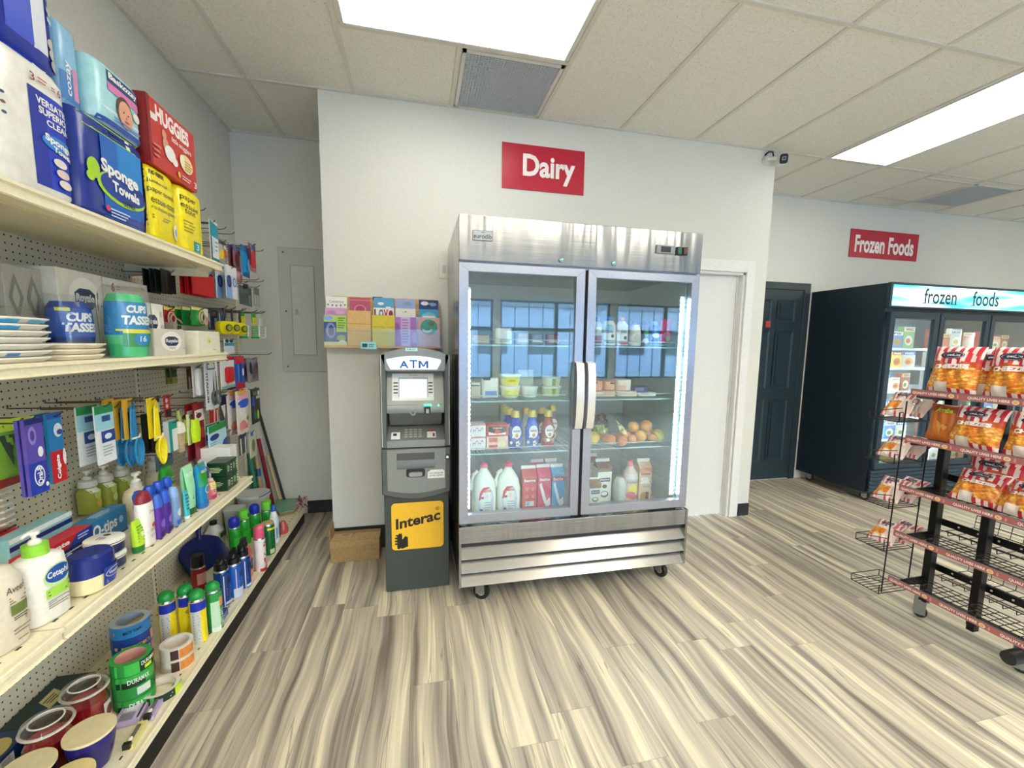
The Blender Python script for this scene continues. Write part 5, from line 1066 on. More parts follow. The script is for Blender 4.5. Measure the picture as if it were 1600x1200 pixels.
AW = [(-1.150, 2.935, '#1c33b4', 'blue capped green air freshener, nearest of the four'), (-1.135, 3.045, '#7ae048', 'lime capped air freshener, second nearest of the four'), (-1.105, 3.150, '#1c33b4', 'blue capped green air freshener between two lime capped ones'), (-1.045, 3.195, '#7ae048', 'lime capped air freshener, farthest of the four')]
for x, y, c_, lab in AW: can('air_freshener', lab, 'air freshener', x, y, ZZ, .033, .228, '#2fae38', c_, .28, [('r', 0, .0, 1, .6, '#35c23c'), ('l', .2, .2, .8, .5, 3, '#bff0b0')], dome=(c_ != '#7ae048'), cap2='#2f8a2c' if c_ == '#7ae048' else None)
t = root('air_freshener_refill', 'small translucent red cone shaped bottle beside the white toilet cleaner', 'air freshener', -.935, 3.165, ZZ); MB().loft([(0, .035, .03, 2), (.03, .038, .032, 2), (.07, .02, .018, 2), (.085, .012, .01, 2)], M('#c85a50', .3), 20).build('bottle', t)
for k, (x, y, lab) in enumerate(((-1.092, 2.060, 'yellow sunscreen spray with green cap and blue shoulder, nearest of four'), (-1.035, 2.095, 'yellow sunscreen spray with green cap, second of four'), (-.972, 2.055, 'yellow and white sunscreen spray, front one beside the clear tape rolls'), (-.938, 2.125, 'green and white repellent spray can, last of the row of four'))):
    it = [('r', 0, .0, 1, .78, '#f4de1c' if k < 3 else '#2c8a3c'), ('p', [(0, .78), (0, .60), (.5, .78)], '#f4de1c'), ('r', 0, 0, .40, .78, '#cfd2cf' if k in (0, 2) else ('#f4de1c' if k < 3 else '#bfe0c0')), ('r', 0, .78, 1, .99, '#1a30b0' if k < 3 else '#2c9a48')]
    if k == 1: it += [('e', .5, .66, .3, .06, '#c9a21c'), ('t', 'KIDS', .36, .50, .64, .56, '#3a4a6a', {'b': 0}), ('e', .5, .40, .1, .03, '#c9a21c')]
    if k in (0, 2): it += [('l', .05, .08, .36, .7, 9, '#9a9d9c')]
    if k == 2: it += [('p', [(.7, 0), (1, 0), (1, .22)], '#1a30b0')]
    if k == 3: it += [('r', .35, .62, .85, .86, '#e8a05a'), ('t', 'NATRAPEL', .40, .08, .70, .58, '#cfeecb', {'rot': 90}), ('r', 0, 0, .4, .12, '#dfe9dc')]
    can('sunscreen_spray' if k < 3 else 'insect_repellent', lab, 'sunscreen' if k < 3 else 'insect repellent', x, y, ZZ, .031, (.243, .247, .240, .232)[k], '#f4de1c' if k < 3 else '#2c8a3c', '#1c9a44', .16, it, rot=EAST - .45 * (k < 3) - .2)
# tape rolls
def roll(name, label, x, y, z, R_, r_, h, col, items=None, core='#d9b9a4', group=None, rot=EAST, top='#d8dde0'):
    t = root(name, label, 'tape', x, y, z, rot, group)
    m_ = MB(); sg = 32
    prof = [(R_, 0), (R_, h), (r_, h), (r_, 0)]; cs = [col, top, core, top]
    vs = [(p[0] * cos(2 * pi * k / sg), p[0] * sin(2 * pi * k / sg), p[1]) for p in prof for k in range(sg)]
    for j in range(4): m_.add([vs[j * sg + k] for k in range(sg)] + [vs[((j + 1) % 4) * sg + k] for k in range(sg)], [(k, (k + 1) % sg, sg + (k + 1) % sg, sg + k) for k in range(sg)], M(cs[j], .3))
    m_.build('roll', t)
    if items: MB().deco(items, 2 * R_, h, lsurf([(0, R_ + .0006, R_ + .0006), (h, R_ + .0006, R_ + .0006)])).build('label', t)
    return t
for k in range(5):
    z = ZZ + k * .0495
    c_ = ['#5a3a34', '#7a3f3a', '#1f3f8c', '#1d3c86', '#2a78b4'][k]
    it = [[('r', .1, .1, .9, .9, '#a8624a')], [('r', 0, .6, .6, .95, '#b06a9a'), ('r', .62, .1, .95, .9, '#c9a22c')], [('r', 0, .5, .72, .85, '#d9b06a'), ('t', 'DUCT TAPE', .18, .55, .70, .80, '#1c1c1c', {'b': .04}), ('r', .76, .1, .98, .9, '#c98a9a')], [('r', 0, .15, .70, .40, '#d9b06a'), ('t', 'PINK 1.88', .30, .18, .68, .38, '#1c1c1c', {'b': .04}), ('r', .74, .1, .98, .95, '#d98f86')], [('p', [(0, .35), (1, .75), (1, .95), (0, .62)], '#e0b46a'), ('t', 'ECT TAPE', .10, .40, .5, .62, '#1c1c1c', {'b': .04, 'sk': .1})]][k]
    roll('tape_roll', 'duct tape roll in the tall blue stack, %s' % ('bottom roll', 'second from the bottom', 'middle roll', 'second from the top', 'topmost with silver top')[k], -1.115, 1.865, z, .061 + .001 * (k % 2), .042, .048, c_, it, '#8fa0b0', 'tall stack of duct tape rolls', EAST - .5, '#b9c6d2' if k == 4 else '#4a5a6a')
for k in range(4):
    z = ZZ + k * .0455
    it = [('r', 0, .08, 1, .92, '#3fb04a'), ('r', 0, 0, .5, .5, '#12301c'), ('p', [(.5, 0), (1, .3), (1, 1), (.6, 1)], '#c8e81c'), ('t', 'DURAMAX', .12, .3, .6, .7, '#e9f2e4', {'b': .02})] if k % 2 == 0 else [('r', 0, .05, 1, .95, '#2f9a44'), ('r', .28, .2, .62, .85, '#dfeadf'), ('t', 'TAPE', .66, .2, .92, .8, '#12301c')]
    if k == 3: it = [('r', 0, 0, .38, 1, '#3fc04e'), ('r', .38, 0, .96, 1, '#12301c'), ('t', 'DURAMAX', .42, .5, .92, .86, '#e9f2e4', {'b': .02}), ('r', .5, .1, .72, .4, '#c8e81c')]
    roll('tape_roll', 'green painter tape roll in the stack beside the red candle, %s' % ('bottom', 'second from the bottom', 'second from the top', 'topmost with striped core')[k], -1.045, 1.735, z, .060, .045, .044, '#2f9a44', it, '#e0a89a', 'stack of green tape rolls', EAST - .45, '#3fb04a')
for k in range(2):
    roll('tape_roll', 'clear packing tape roll with orange label, %s of the pair' % ('lower', 'upper')[k], -.985, 1.905, ZZ + k * .051, .056, .043, .050, '#e6d9c8', [('r', .22, .12, .72, .88, '#e08a3c'), ('r', .05, .1, .2, .9, '#4a2a2a'), ('l', .28, .3, .68, .7, 3, '#a84a1c')], '#efe4d6', 'pair of clear tape rolls', EAST - .4, '#efe9de')
roll('tape_roll', 'single clear tape roll standing between the tapes and the yellow sunscreens', -.975, 2.010 - .0, ZZ + .0, .001 + .028, .02, .05, '#ece6da', [('r', .1, .3, .8, .7, '#b9c9b0')], '#efe4d6', None, EAST, '#e9e4da') if False else None
t = roll('tape_roll', 'wide flat green and lime tape roll lying at the shelf edge', -.972, 1.752, ZZ, .062, .049, .030, '#4cc85a', [('r', 0, 0, .5, 1, '#12301c'), ('r', .48, 0, .85, 1, '#d4ec2c'), ('l', .1, .2, .45, .8, 2, '#dfe9df')], '#e9d9cc', None, EAST - .3, '#e6dccf')
pack('hardware_pack', 'flat blue blister pack lying at the shelf edge beside the green repellent', 'hardware', -.925, 2.165, 2.235, ZZ, ZZ + .035, .06, '#34508c', [('l', .1, .2, .9, .8, 2, '#9fb4dc')])
# candles
def jar_candle(x, y, lab):
    t = root('jar_candle', lab, 'candle', x, y, ZZ, EAST - .4)
    MB().loft([(.004, .052, .052), (.10, .053, .053)], M('#a8141e', .3), 30).build('wax', t)
    MB().loft([(0, .055, .055), (.004, .058, .058), (.095, .059, .059), (.115, .050, .050), (.135, .050, .050)], JAR, 32, cap=False).build('jar', t)
    sg = 32; m_ = MB()
    for (ra, za), (rb, zb_) in zip([(.050, .135), (.062, .137), (.064, .146), (.058, .158), (.040, .160), (.036, .152), (.0, .150)], [(.062, .137), (.064, .146), (.058, .158), (.040, .160), (.036, .152), (.0, .150)]):
        m_.add([(ra * cos(2 * pi * k / sg), ra * sin(2 * pi * k / sg), za) for k in range(sg)] + [(rb * cos(2 * pi * k / sg), rb * sin(2 * pi * k / sg), zb_) for k in range(sg)], [(k, (k + 1) % sg, sg + (k + 1) % sg, sg + k) for k in range(sg)], JAR)
    m_.tube([(.060 * cos(2 * pi * k / 28), .060 * sin(2 * pi * k / 28), .142) for k in range(28)], .0045, M('#d9d4c6', .1), 8, closed=True); m_.tube([(.040 * cos(2 * pi * k / 28), .040 * sin(2 * pi * k / 28), .160) for k in range(28)], .0025, M('#e6e2d6', .1), 6, closed=True)
    m_.build('glass_lid', t)
    MB().deco([('r', .58, .08, .98, .85, '#e9e2dc'), ('e', .76, .5, .12, .2, '#7a3a3e'), ('l', .64, .15, .94, .3, 2, '#5a4a4a')], .118, .10, lsurf([(0, .0598, .0598), (.11, .0598, .0598)])).build('label', t)
jar_candle(-1.13, 1.640, 'red jar candle with glass lid beside the green tape stack')
jar_candle(-1.14, 1.500, 'red jar candle with glass lid behind the black and purple bowl candles')
def bowl_candle(x, y, r, h, c_, top, lab):
    t = root('bowl_candle', lab, 'candle', x, y, ZZ)
    MB().loft([(0, r * .5, r * .5), (.008, r * .68, r * .68), (h * .4, r * .86, r * .86), (h * .8, r * .99, r * .99), (h, r, r)], M(c_, .2), 32).build('bowl', t)
    MB().loft([(h, r * 1.04, r * 1.04), (h + .008, r * 1.04, r * 1.04)], M(top, .5, 0, 0, 'paper'), 32).build('wooden_lid', t)
bowl_candle(-1.012, 1.470, .060, .118, '#2c2470', '#ecdcb0', 'deep purple bowl candle with pale wooden lid')
bowl_candle(-1.105, 1.375, .060, .110, '#141a30', '#ecdcb0', 'near black bowl candle with pale wooden lid beside the purple one')
bowl_candle(-.985, 1.340, .055, .090, '#c9b26a', '#e3cf8e', 'golden bowl candle at the bottom edge of the picture')
# boxes at the left
pack('tackle_box', 'large flat dark green box at the back left of the bottom shelf', 'box', -1.19, 1.55, 1.785, ZZ, ZZ + .10, .12, '#0c2a22', [('r', 0, .9, 1, 1, '#1f4a3c')], top=[('p', [(.0, .2), (.35, .75), (.75, .75), (.45, .2)], '#16324a'), ('p', [(.30, .25), (.45, .7), (.72, .7), (.60, .25)], '#c9bd84'), ('l', .42, .35, .62, .6, 3, '#4a4428')])
for k in range(2):
    pack('light_bulb_box', 'dark blue carton with golden label at the lower left, %s of the two' % ('lower', 'upper')[k], 'box', -1.205 + .0, 1.385, 1.535, ZZ + k * .056, ZZ + .055 + k * .056, .10, '#123058', [('r', 0.25, .2, .55, .8, '#d6d9d4'), ('l', .27, .25, .53, .75, 6, '#3a3c3c'), ('r', 0, 0, .2, 1, '#2a5a8c')], top=[('e', .45, .5, .38, .42, '#c9b464'), ('l', .25, .3, .65, .7, 3, '#3a3420')], group='stacked blue cartons')
# tweezers / lash boxes
for k, (x, y, rz, c_, lab) in enumerate(((-1.01, 1.652 - .0, .15, '#c9b4dc', 'open lilac eyelash kit box in front of the green tape stack'), (-.948, 1.668, .12, '#b9a4cc', 'lilac pack of black handled tweezers at the shelf edge'), (-.945, 1.555, .10, '#ddd48a', 'yellow pack of black handled tweezers beside the purple bowl candle'))):
    t = root('beauty_kit', lab, 'beauty tools', x, y, ZZ, EAST + rz)
    w_, d_ = ((.085, .075) if k == 0 else (.10, .030)); m_ = MB(); m_.box(-w_ / 2, w_ / 2, -d_ / 2, d_ / 2, 0, .018, M(c_, .4)); m_.build('case', t, bevel=.001)
    m_ = MB()
    if k == 0:
        m_.deco([('r', .08, .3, .5, .85, '#8f8a98'), ('r', .55, .3, .92, .85, '#e0d2ec'), ('e', .7, .6, .1, .15, '#f0ecf4'), ('r', .1, .08, .9, .16, '#2a2630')], w_, d_, lambda a, b_, e: (a, b_ - d_ / 2, .018 + e)); m_.build('tray', t)
    for j in range(1 if k else 0, 2 if k else 0):
        m_ = MB(); m_.box(-.052, .03, -.004, .006, .018, .024, '#6a665e'); m_.box(-.060, -.045, -.010, .010, .012, .030, '#1a1614'); m_.ball(-.03, 0, .024, .010, .006, .005, '#f0ece0'); m_.build('tweezers', t)
# white bucket etc. in the back
t = root('bucket', 'white plastic bucket with handle at the far end of the bottom shelf', 'bucket', -1.20, 3.42, ZZ)
MB().loft([(0, .085, .085), (.19, .105, .105), (.20, .112, .112), (.215, .112, .112)], M('#d9dad6', .35), 30).build('pail', t)
MB().tube([(-.10, -.03, .2), (-.08, -.09, .215), (0, -.115, .22), (.08, -.09, .215), (.10, -.03, .2)], .004, '#2f6a9a').build('handle', t)
t = root('storage_tub', 'clear white storage tub behind the air fresheners', 'tub', -1.245, 3.20, ZZ); MB().loft([(0, .05, .045, 5), (.17, .055, .055, 5), (.18, .06, .06, 5), (.19, .06, .06, 5)], M('#c9cccb', .35), 32).build('tub', t)
t = root('cleaning_jug', 'clear jug with black cap behind the blue dustpan', 'jug', -1.25, 2.90, ZZ); MB().loft([(0, .05, .045, 3), (.15, .052, .047, 3), (.19, .03, .03, 2), (.2, .018, .018, 2)], M('#c9c9bc', .25), 24).build('jug', t)
MB().loft([(.2, .02, .02), (.222, .02, .02)], BLACK, 16).build('cap', t)
MB().deco([('r', .1, .3, .9, .8, '#8f9a7a'), ('r', .2, .6, .8, .75, '#2a2c20')], .1, .2, lsurf([(0, .0525, .0475, 3), (.2, .0545, .0495, 3)])).build('label', t)
# brooms and mops behind the far end of the shelf, on / against the alcove wall
def stick(name, lab, cat, p0, p1, r, c_, extra=None):
    P0, P1 = Vector(p0), Vector(p1); t = thing(name, lab, cat, p0)
    MB().tube([(0, 0, 0), tuple(P1 - P0)], r, M(c_, .4), 10).build('handle', t)
    if extra: extra(t, P1 - P0)
    return t
def brush(t, v): MB().box(-.03, .03, -.10, .10, -.02, .02, '#b8242c').build('brush_head', t)
stick('broom', 'black broom handle leaning on the alcove wall at the far end of the shelf', 'broom', (-1.075, 3.70, .17), (-1.262, 3.80, .90), .010, '#131416')
stick('mop', 'pale wooden mop handle leaning behind the white toilet cleaner', 'mop', (-1.112, 3.715, .17), (-1.212, 3.795, .52), .013, '#d9b98c')
def mp(t, v):
    MB().tube([tuple(v * .42), tuple(v * .52)], .0165, '#2f5a9a', 10).build('label', t)
stick('mop', 'tan wooden mop handle with a blue label near the white bucket', 'mop', (-1.225, 3.68, .12), (-1.30, 3.77, .72), .015, '#c9a878', mp)
stick('brush_pole', 'red patterned wrapped pole between the tan and pale handles', 'pole', (-1.19, 3.79, .10), (-1.275, 3.805, .66), .014, '#9c1c26')
stick('garden_roll', 'green wrapped roll standing behind the white bucket', 'roll', (-1.27, 3.70, .12), (-1.315, 3.72, .56), .022, '#3f8a6a')
t = thing('mop_pad', 'flat green mop pad with pink fringe lying on the far end of the bottom shelf', 'mop pad', (-1.03, 3.655, .122))
m_ = MB(); V = [(-.02, -.17), (.07, -.13), (.085, .02), (.05, .145), (-.13, .145), (-.11, -.02)]
m_.prism(V, .012, .022, M('#7fb596', .5, 0, 0, 'paper'), 'z'); m_.build('pad', t, bevel=.002)
MB().prism([(a * 1.03, b_ * 1.03) for a, b_ in V], 0, .012, M('#a8823f', .6), 'z').build('backing', t)
m_ = MB(); rg = random.Random(9)
for k in range(16):
    a = rg.uniform(.06, .13); b_ = rg.uniform(-.12, .10); m_.tube([(a, b_, .03), (a + rg.uniform(-.04, .04), b_ + rg.uniform(-.04, .04), .045 + rg.uniform(0, .02)), (a + rg.uniform(-.02, .07), b_ + rg.uniform(-.07, .03), .02 + rg.uniform(-.03, .02))], .0035, ['#d98a94', '#7a2430', '#e9c4c0'][k % 3], 5)
m_.build('fringe', t)
# ================================================================== hanging goods
def hang(name, label, cat, X, y0, y1, z0, z1, c, items, n=1, gap=.022, prod=None, hk=True, D=.004, hz=None, film=False):
    W, Hh = y1 - y0, z1 - z0; yc = (y0 + y1) / 2; first = None
    for k in range(n):
        lb = label if n == 1 else label + [', front one', ', second from the front', ', third from the front', ', fourth from the front'][k]
        if k == 0:
            t = root(name, lb, cat, X, yc, z0, EAST + .02, (label + 's')[:60] if n > 1 else None); first = t
            m_ = MB()
            if film:
                m_.grid(lambda u, v: ((u - .5) * W, -.010 * (1 - abs(2 * u - 1) ** 2.5) * (1 - abs(2 * v - 1) ** 4) * (1 + .3 * sin(9 * u + 7 * v)), v * Hh), 12, 14, lambda u, v: M(c, .25, 0, 0, 'film'))
                m_.grid(lambda u, v: ((.5 - u) * W, .010 * (1 - abs(2 * u - 1) ** 2.5) * (1 - abs(2 * v - 1) ** 4) + .001, v * Hh), 8, 8, lambda u, v: M(c, .25, 0, 0, 'film'))
                m_.deco(items, W, Hh, lambda x, z, e: (x, -.010 * (1 - min(1, abs(2 * x / W)) ** 2.5) * (1 - abs(2 * z / Hh - 1) ** 4) * (1.3) - e, z))
            else:
                m_.box(-W / 2, W / 2, 0, D, 0, Hh, M(c, .4)); m_.deco(items, W, Hh, boxsurf)
            m_.build('card' if not film else 'bag', t, bevel=0)
            if prod: prod(t, W, Hh)
        else:
            dup(first, (X - k * gap, yc + .003 * ((k * 5) % 3 - 1), z0 - .002 * (k % 2)), EAST + .02 - .05 * (k % 2), lb)
    if hk: hook(yc, hz or z1 - .012, min(.32, max(.14, X - GX + .022)))
    return first
def blob(c, w_, h_, d_, z, nm='product', n=4, x=0):
    def f(t, W, Hh): 
        MB().loft([(z * Hh, w_ * W * .4, d_ * .5, n, x * W, -d_ * .5), (z * Hh + h_ * Hh * .1, w_ * W / 2, d_ / 2, n, x * W, -d_ * .5), (z * Hh + h_ * Hh * .9, w_ * W / 2, d_ / 2, n, x * W, -d_ * .5), (z * Hh + h_ * Hh, w_ * W * .35, d_ * .4, n, x * W, -d_ * .5)], M(c, .3), 20).build(nm, t)
    return f
# row 1
for y in (2.72, 2.86, 2.975, 3.30, 3.471): hook(y, 2.085)
hook(2.62, 2.12)
hang('wet_wipe_pack', 'teal topped white pack hanging beyond the top shelf end', 'household pack', -1.0, 2.49, 2.582, 1.85, 2.05, '#e9eeee', [('p', [(0, .62), (0, 1), (1, .92), (1, .60)], '#1f98a8'), ('r', 0, 0, 1, .1, '#1f8a7a'), ('r', .15, .2, .45, .58, '#cfe0e2'), ('l', .5, .25, .9, .55, 3, '#8fb0b8'), ('r', 0, .1, .12, .6, '#34508c')])
hang('small_parts_bag', 'small clear bag of yellow and orange pieces, top hanging row', 'household pack', -1.05, 2.69, 2.80, 1.88, 2.0, '#b9b4ac', [('e', .25, .35, .18, .22, '#e8c63a'), ('e', .65, .45, .22, .25, '#e0603a'), ('r', 0, .8, 1, 1, '#3a3a3a'), ('e', .6, .7, .2, .1, '#d9d6cf')], film=True, n=2)
hang('small_parts_bag', 'maroon piece bag with blue header in the top hanging row', 'household pack', -1.04, 2.86, 2.98, 1.865, 2.01, '#8a5a5e', [('r', 0, .78, 1, 1, '#1f4f9a'), ('e', .35, .45, .2, .3, '#5a1f34'), ('e', .7, .4, .2, .28, '#a88a84')], film=True, n=2)
hang('scouring_pad_pack', 'bright blue bag in the top hanging row beside the red one', 'household pack', -1.03, 2.955, 3.085, 1.845, 2.03, '#2390d0', [('r', 0, .80, 1, 1, '#1b4f9c'), ('r', .2, 0, .8, .14, '#1f6aa0'), ('e', .6, .4, .2, .2, '#53b4e4')], film=True)
hang('scouring_pad_pack', 'rose red bag with blue header, farthest in the top hanging row', 'household pack', -1.02, 3.05, 3.175, 1.89, 2.06, '#c47a76', [('r', 0, .80, 1, 1, '#1f5aa8'), ('e', .35, .42, .28, .3, '#d93438'), ('r', 0, .2, .12, .8, '#6a1c3a')], film=True)
hang('air_pump_bag', 'clear pink bag with a small red item below the top hanging row', 'household pack', -1.04, 2.885, 2.975, 1.80, 1.865, '#b98a8a', [('e', .6, .4, .2, .3, '#7a2a34')], film=True, hk=False)
# row 2
hang('light_bulb_card', 'white and pale blue card with a dark blue globe picture', 'household pack', -1.03, 2.72, 2.872, 1.692, 1.872, '#e4ecf6', [('r', 0, 0, .48, .66, '#8fb4ea'), ('e', .28, .52, .2, .2, '#1f3276'), ('r', .22, .42, .26, .62, '#8fa6d8'), ('e', .76, .52, .18, .14, '#3a5aa4'), ('e', .76, .52, .14, .10, '#c9d9f0'), ('r', .5, 0, 1, .35, '#eef2f8'), ('r', 0, .7, 1, 1, '#eef0f2')], 3, .045)
hang('red_folder', 'bright red folders hanging above the kitchen strainers', 'folder', -1.06, 2.412, 2.655, 1.68, 1.79, '#c40f18', [('r', 0, .48, .9, .495, '#e04048'), ('r', .1, .93, .5, 1.02, '#f0e4e0')], 4, .014)
hang('black_folder', 'black folders hanging left of the red folders', 'folder', -1.13, 2.30, 2.42, 1.672, 1.775, '#15201e', [('r', .3, .1, .34, .9, '#5a6a66')], 4, .022)
hang('scraper', 'dark grey ridged scraper with black top below the bags', 'tool', -1.03, 2.90, 3.05, 1.672, 1.785, '#59635f', [('r', .06, .62, .9, .86, '#6f7a74'), ('l', .08, .08, .88, .58, 9, '#4a5450'), ('e', .5, .98, .12, .08, '#e9e9e6')], 1, prod=blob('#15161a', .3, .25, .02, .85, 'hanger_clip'), hz=1.80)
hang('clear_tool_pack', 'clear pack with pale grey handles, farthest of the second hanging row', 'tool', -1.03, 3.125, 3.235, 1.68, 1.80, '#a9aea6', [('r', .05, .6, .95, .98, '#6f776f'), ('r', .2, .1, .3, .6, '#d4d8d0'), ('r', .6, .1, .7, .6, '#d4d8d0')], 2, .05, hz=1.80)
for y in (2.60, 3.349, 3.45): hook(y, 1.868)
# row 3: strainers, tools
def strainer(c, cc):
    def f(t, W, Hh):
        m_ = MB(); R_ = .030
        for a in (0, 1): m_.tube([(R_ * cos(2 * pi * k / 18) * (1 - .35 * a), -.008 - .006 * a, Hh * .45 + R_ * sin(2 * pi * k / 18) * (1 - .35 * a)) for k in range(18)], .0035, cc, closed=True)
        m_.tube([(.03, -.010, Hh * .5), (.06, -.010, Hh * .42), (.085, -.008, Hh * .3)], .004, cc, 6); m_.build('utensil', t)
    return f
hang('kitchen_utensil_card', 'red utensil card with yellow header, near the Royale tissue box', 'kitchen utensil', -1.09, 2.215, 2.305, 1.508, 1.60, '#b82634', [('r', 0, .86, 1, 1, '#ecdc5a'), ('e', .4, .45, .26, .34, '#8a1a26'), ('e', .4, .45, .12, .16, '#c98a7c')], 3, .03, strainer('#b82634', '#c9a08c'))
hang('kitchen_utensil_card', 'green utensil card with yellow header above the flower napkins', 'kitchen utensil', -1.06, 2.385, 2.560, 1.528, 1.615, '#18923c', [('r', 0, .84, .75, 1, '#f0e48a'), ('r', .72, .5, 1, 1, '#efe6dc'), ('e', .4, .45, .20, .36, '#3fb45a'), ('e', .4, .45, .09, .16, '#c9c4a4'), ('e', .82, .3, .14, .3, '#e0b8a4')], 3, .035, strainer('#18923c', '#d9b4a0'))
hang('tool_card', 'tool card with orange and blue print left of the yellow tapes', 'tool', -1.09, 2.75, 2.86, 1.515, 1.63, '#4a5562', [('e', .6, .8, .2, .12, '#e0945a'), ('r', .3, .4, .6, .65, '#1f3f9c'), ('r', .05, .1, .15, .8, '#c9d2d4'), ('r', .6, .2, .9, .6, '#e9ecee'), ('r', .35, .1, .5, .35, '#1a2a5a')], 2, .05)
for k, (y, z, X, lab) in enumerate(((2.722, 1.490, -1.05, 'nearest'), (2.815, 1.492, -1.045, 'middle'), (2.885, 1.488, -1.03, 'farthest'))):
    t = root('tape_measure', 'yellow tape measure hanging beyond the flower napkins, %s of three' % lab, 'tape measure', X, y, z, EAST, 'yellow tape measures')
    m_ = MB(); m_.loft([(-.028, .034, .034, 3), (-.024, .037, .037, 3), (.006, .037, .037, 3), (.010, .034, .034, 3)], M('#e8d81c', .3), 26); o = m_.build('case', t); o.rotation_euler = (pi / 2, 0, -.5); o.location = (0, 0, .035)
    m_ = MB(); m_.lathe([(.020, 0), (.020, .003)], '#3f4420', 18); m_.lathe([(.014, .003), (.014, .005)], '#8f9a3a', 18); o = m_.build('hub', t); o.rotation_euler = (pi / 2, 0, -.5); o.location = (-.014, -.026, .035)
    MB().tube([(0, 0, .07), (-.005, .0, .10), (.004, 0, .14)], .006, '#1c2440', 6).build('strap', t); hook(y, z + .14, X - GX + .02)
for k, (y, X, lab, c_) in enumerate(((2.985, -1.05, 'green and yellow scrub brush, nearest of three beyond the tape measures', '#2f9a2c'), (3.115, -1.03, 'green and yellow scrub brush, middle of three beyond the tape measures', '#2f9a2c'), (3.235, -1.03, 'clear and pale green scrub brush, farthest of three', '#b9c9b4'))):
    t = root('bottle_brush', lab, 'brush', X, y, 1.468, EAST)
    m_ = MB(); m_.box(-.028, .028, 0, .006, .10, .165, c_).box(-.026, .026, -.004, 0, .085, .135, '#ecd81c' if k < 2 else '#d9dcc4'); m_.build('header_card', t)
    m_ = MB()
    for j in range(6): m_.loft([(.018 + j * .011, .024, .018), (.024 + j * .011, .026, .020)], M('#3fae3a' if k < 2 else '#c4ccc0', .5), 16)
    m_.loft([(0, .026, .022), (.014, .028, .024)], M(c_, .4), 16); m_.build('bristles', t)
    MB().tube([(.012, -.02, .01), (.014, -.022, .08)], .004, '#e9efe6', 6).build('handle', t); hook(y, 1.636, X - GX + .02)
hook(3.365, 1.648); hook(3.44, 1.648)
hang('battery_pack', 'white card with cyan band and dark caps under the yellow tape measures', 'household pack', -1.04, 2.675, 2.81, 1.378, 1.462, '#d9dede', [('r', 0, .55, 1, .75, '#2fa4b4'), ('e', .25, .88, .16, .12, '#1c2430'), ('e', .68, .88, .2, .12, '#1c2430')], prod=None)
# row 4 (under the second shelf)
hang('seed_card', 'small green and yellow card at the left of the scissors', 'household pack', -1.15, 2.355, 2.41, 1.245, 1.325, '#5a6a3c', [('r', .1, .0, .9, .4, '#b9b04a')], 2, .02)
hang('chisel_card', 'brown and orange card with a long pale blade beside the white holder', 'tool', -1.10, 2.395, 2.50, 1.215, 1.335, '#6a4a2c', [('e', .6, .35, .3, .25, '#a8642c'), ('r', .05, -.25, .22, .5, '#cfccc4')], 1)
hang('paper_holder', 'pale grey rounded holder hanging just left of the scissors card', 'tool', -1.04, 2.31, 2.385, 1.185, 1.335, '#d9d8d6', [('r', .3, .15, .7, .8, '#bdbcba')], 1, prod=blob('#e4e3e0', .8, .85, .02, .05, 'holder'))
def sc(t, W, Hh):
    m_ = MB(); c_ = M('#4c5250', .35)
    for s_ in (-1, 1):
        m_.tube([(s_ * .012 + .020 * cos(2 * pi * k / 16) + .012, -.012 - .004 * s_, .052 + .032 * sin(2 * pi * k / 16)) for k in range(16)], .0055, c_, closed=True)
    m_.build('handles', t)
    MB().prism([(.018, .08), (.030, .08), (.024, .185)], -.012, -.009, M('#6a5a4a', .3, .6), 'y').build('blades', t)
hang('scissors_card', 'big white TITANIUM scissors card with grey handled scissors', 'scissors', -1.0, 2.335, 2.475, 1.118, 1.348, '#dde2e8', [('t', 'TITANIUM', .06, .15, .20, .80, '#2a2c30', {'rot': -90, 'b': .03}), ('r', .18, .84, .80, .98, '#5a5f62'), ('r', .24, .87, .74, .95, '#dde2e8'), ('p', [(.52, .25), (.60, .72), (.68, .25)], '#4a3c30')], prod=sc, hz=1.345)
hang('key_tag_card', 'white card holding a bright red product right of the scissors', 'household pack', -1.0, 2.508, 2.685, 1.20, 1.348, '#e6e4e4', [('r', .12, .18, .88, .80, '#dfe4e4'), ('r', .0, 0, 1, .10, '#7fb4ac')], prod=blob('#c4141e', .55, .55, .018, .22))
hang('toothbrush_card', 'red and blue striped card of brushes', 'household pack', -1.0, 2.69, 2.825, 1.18, 1.365, '#1f4fb4', [('r', 0, .78, 1, 1, '#d22430'), ('r', .25, .15, .4, .75, '#4a86d8'), ('r', .5, .15, .62, .75, '#163a8c'), ('p', [(0, 0), (1, 0), (.9, .16), (0, .24)], '#b8203a'), ('e', .8, .5, .1, .12, '#e4ecf4')], 2, .04)
hang('hair_tie_card', 'clear card of purple hair ties on a long hook', 'hair accessory', -1.04, 2.97, 3.17, 1.19, 1.345, '#8f8a90', [('e', .2, .6, .08, .25, '#2a2236'), ('e', .45, .45, .14, .32, '#6a4058'), ('e', .8, .6, .14, .25, '#1f2440'), ('r', .42, .02, .47, .4, '#8a4a7a'), ('r', .8, .05, .86, .4, '#1a1c20')], 2, .05, film=True)
hook(3.463, 1.355, .27)
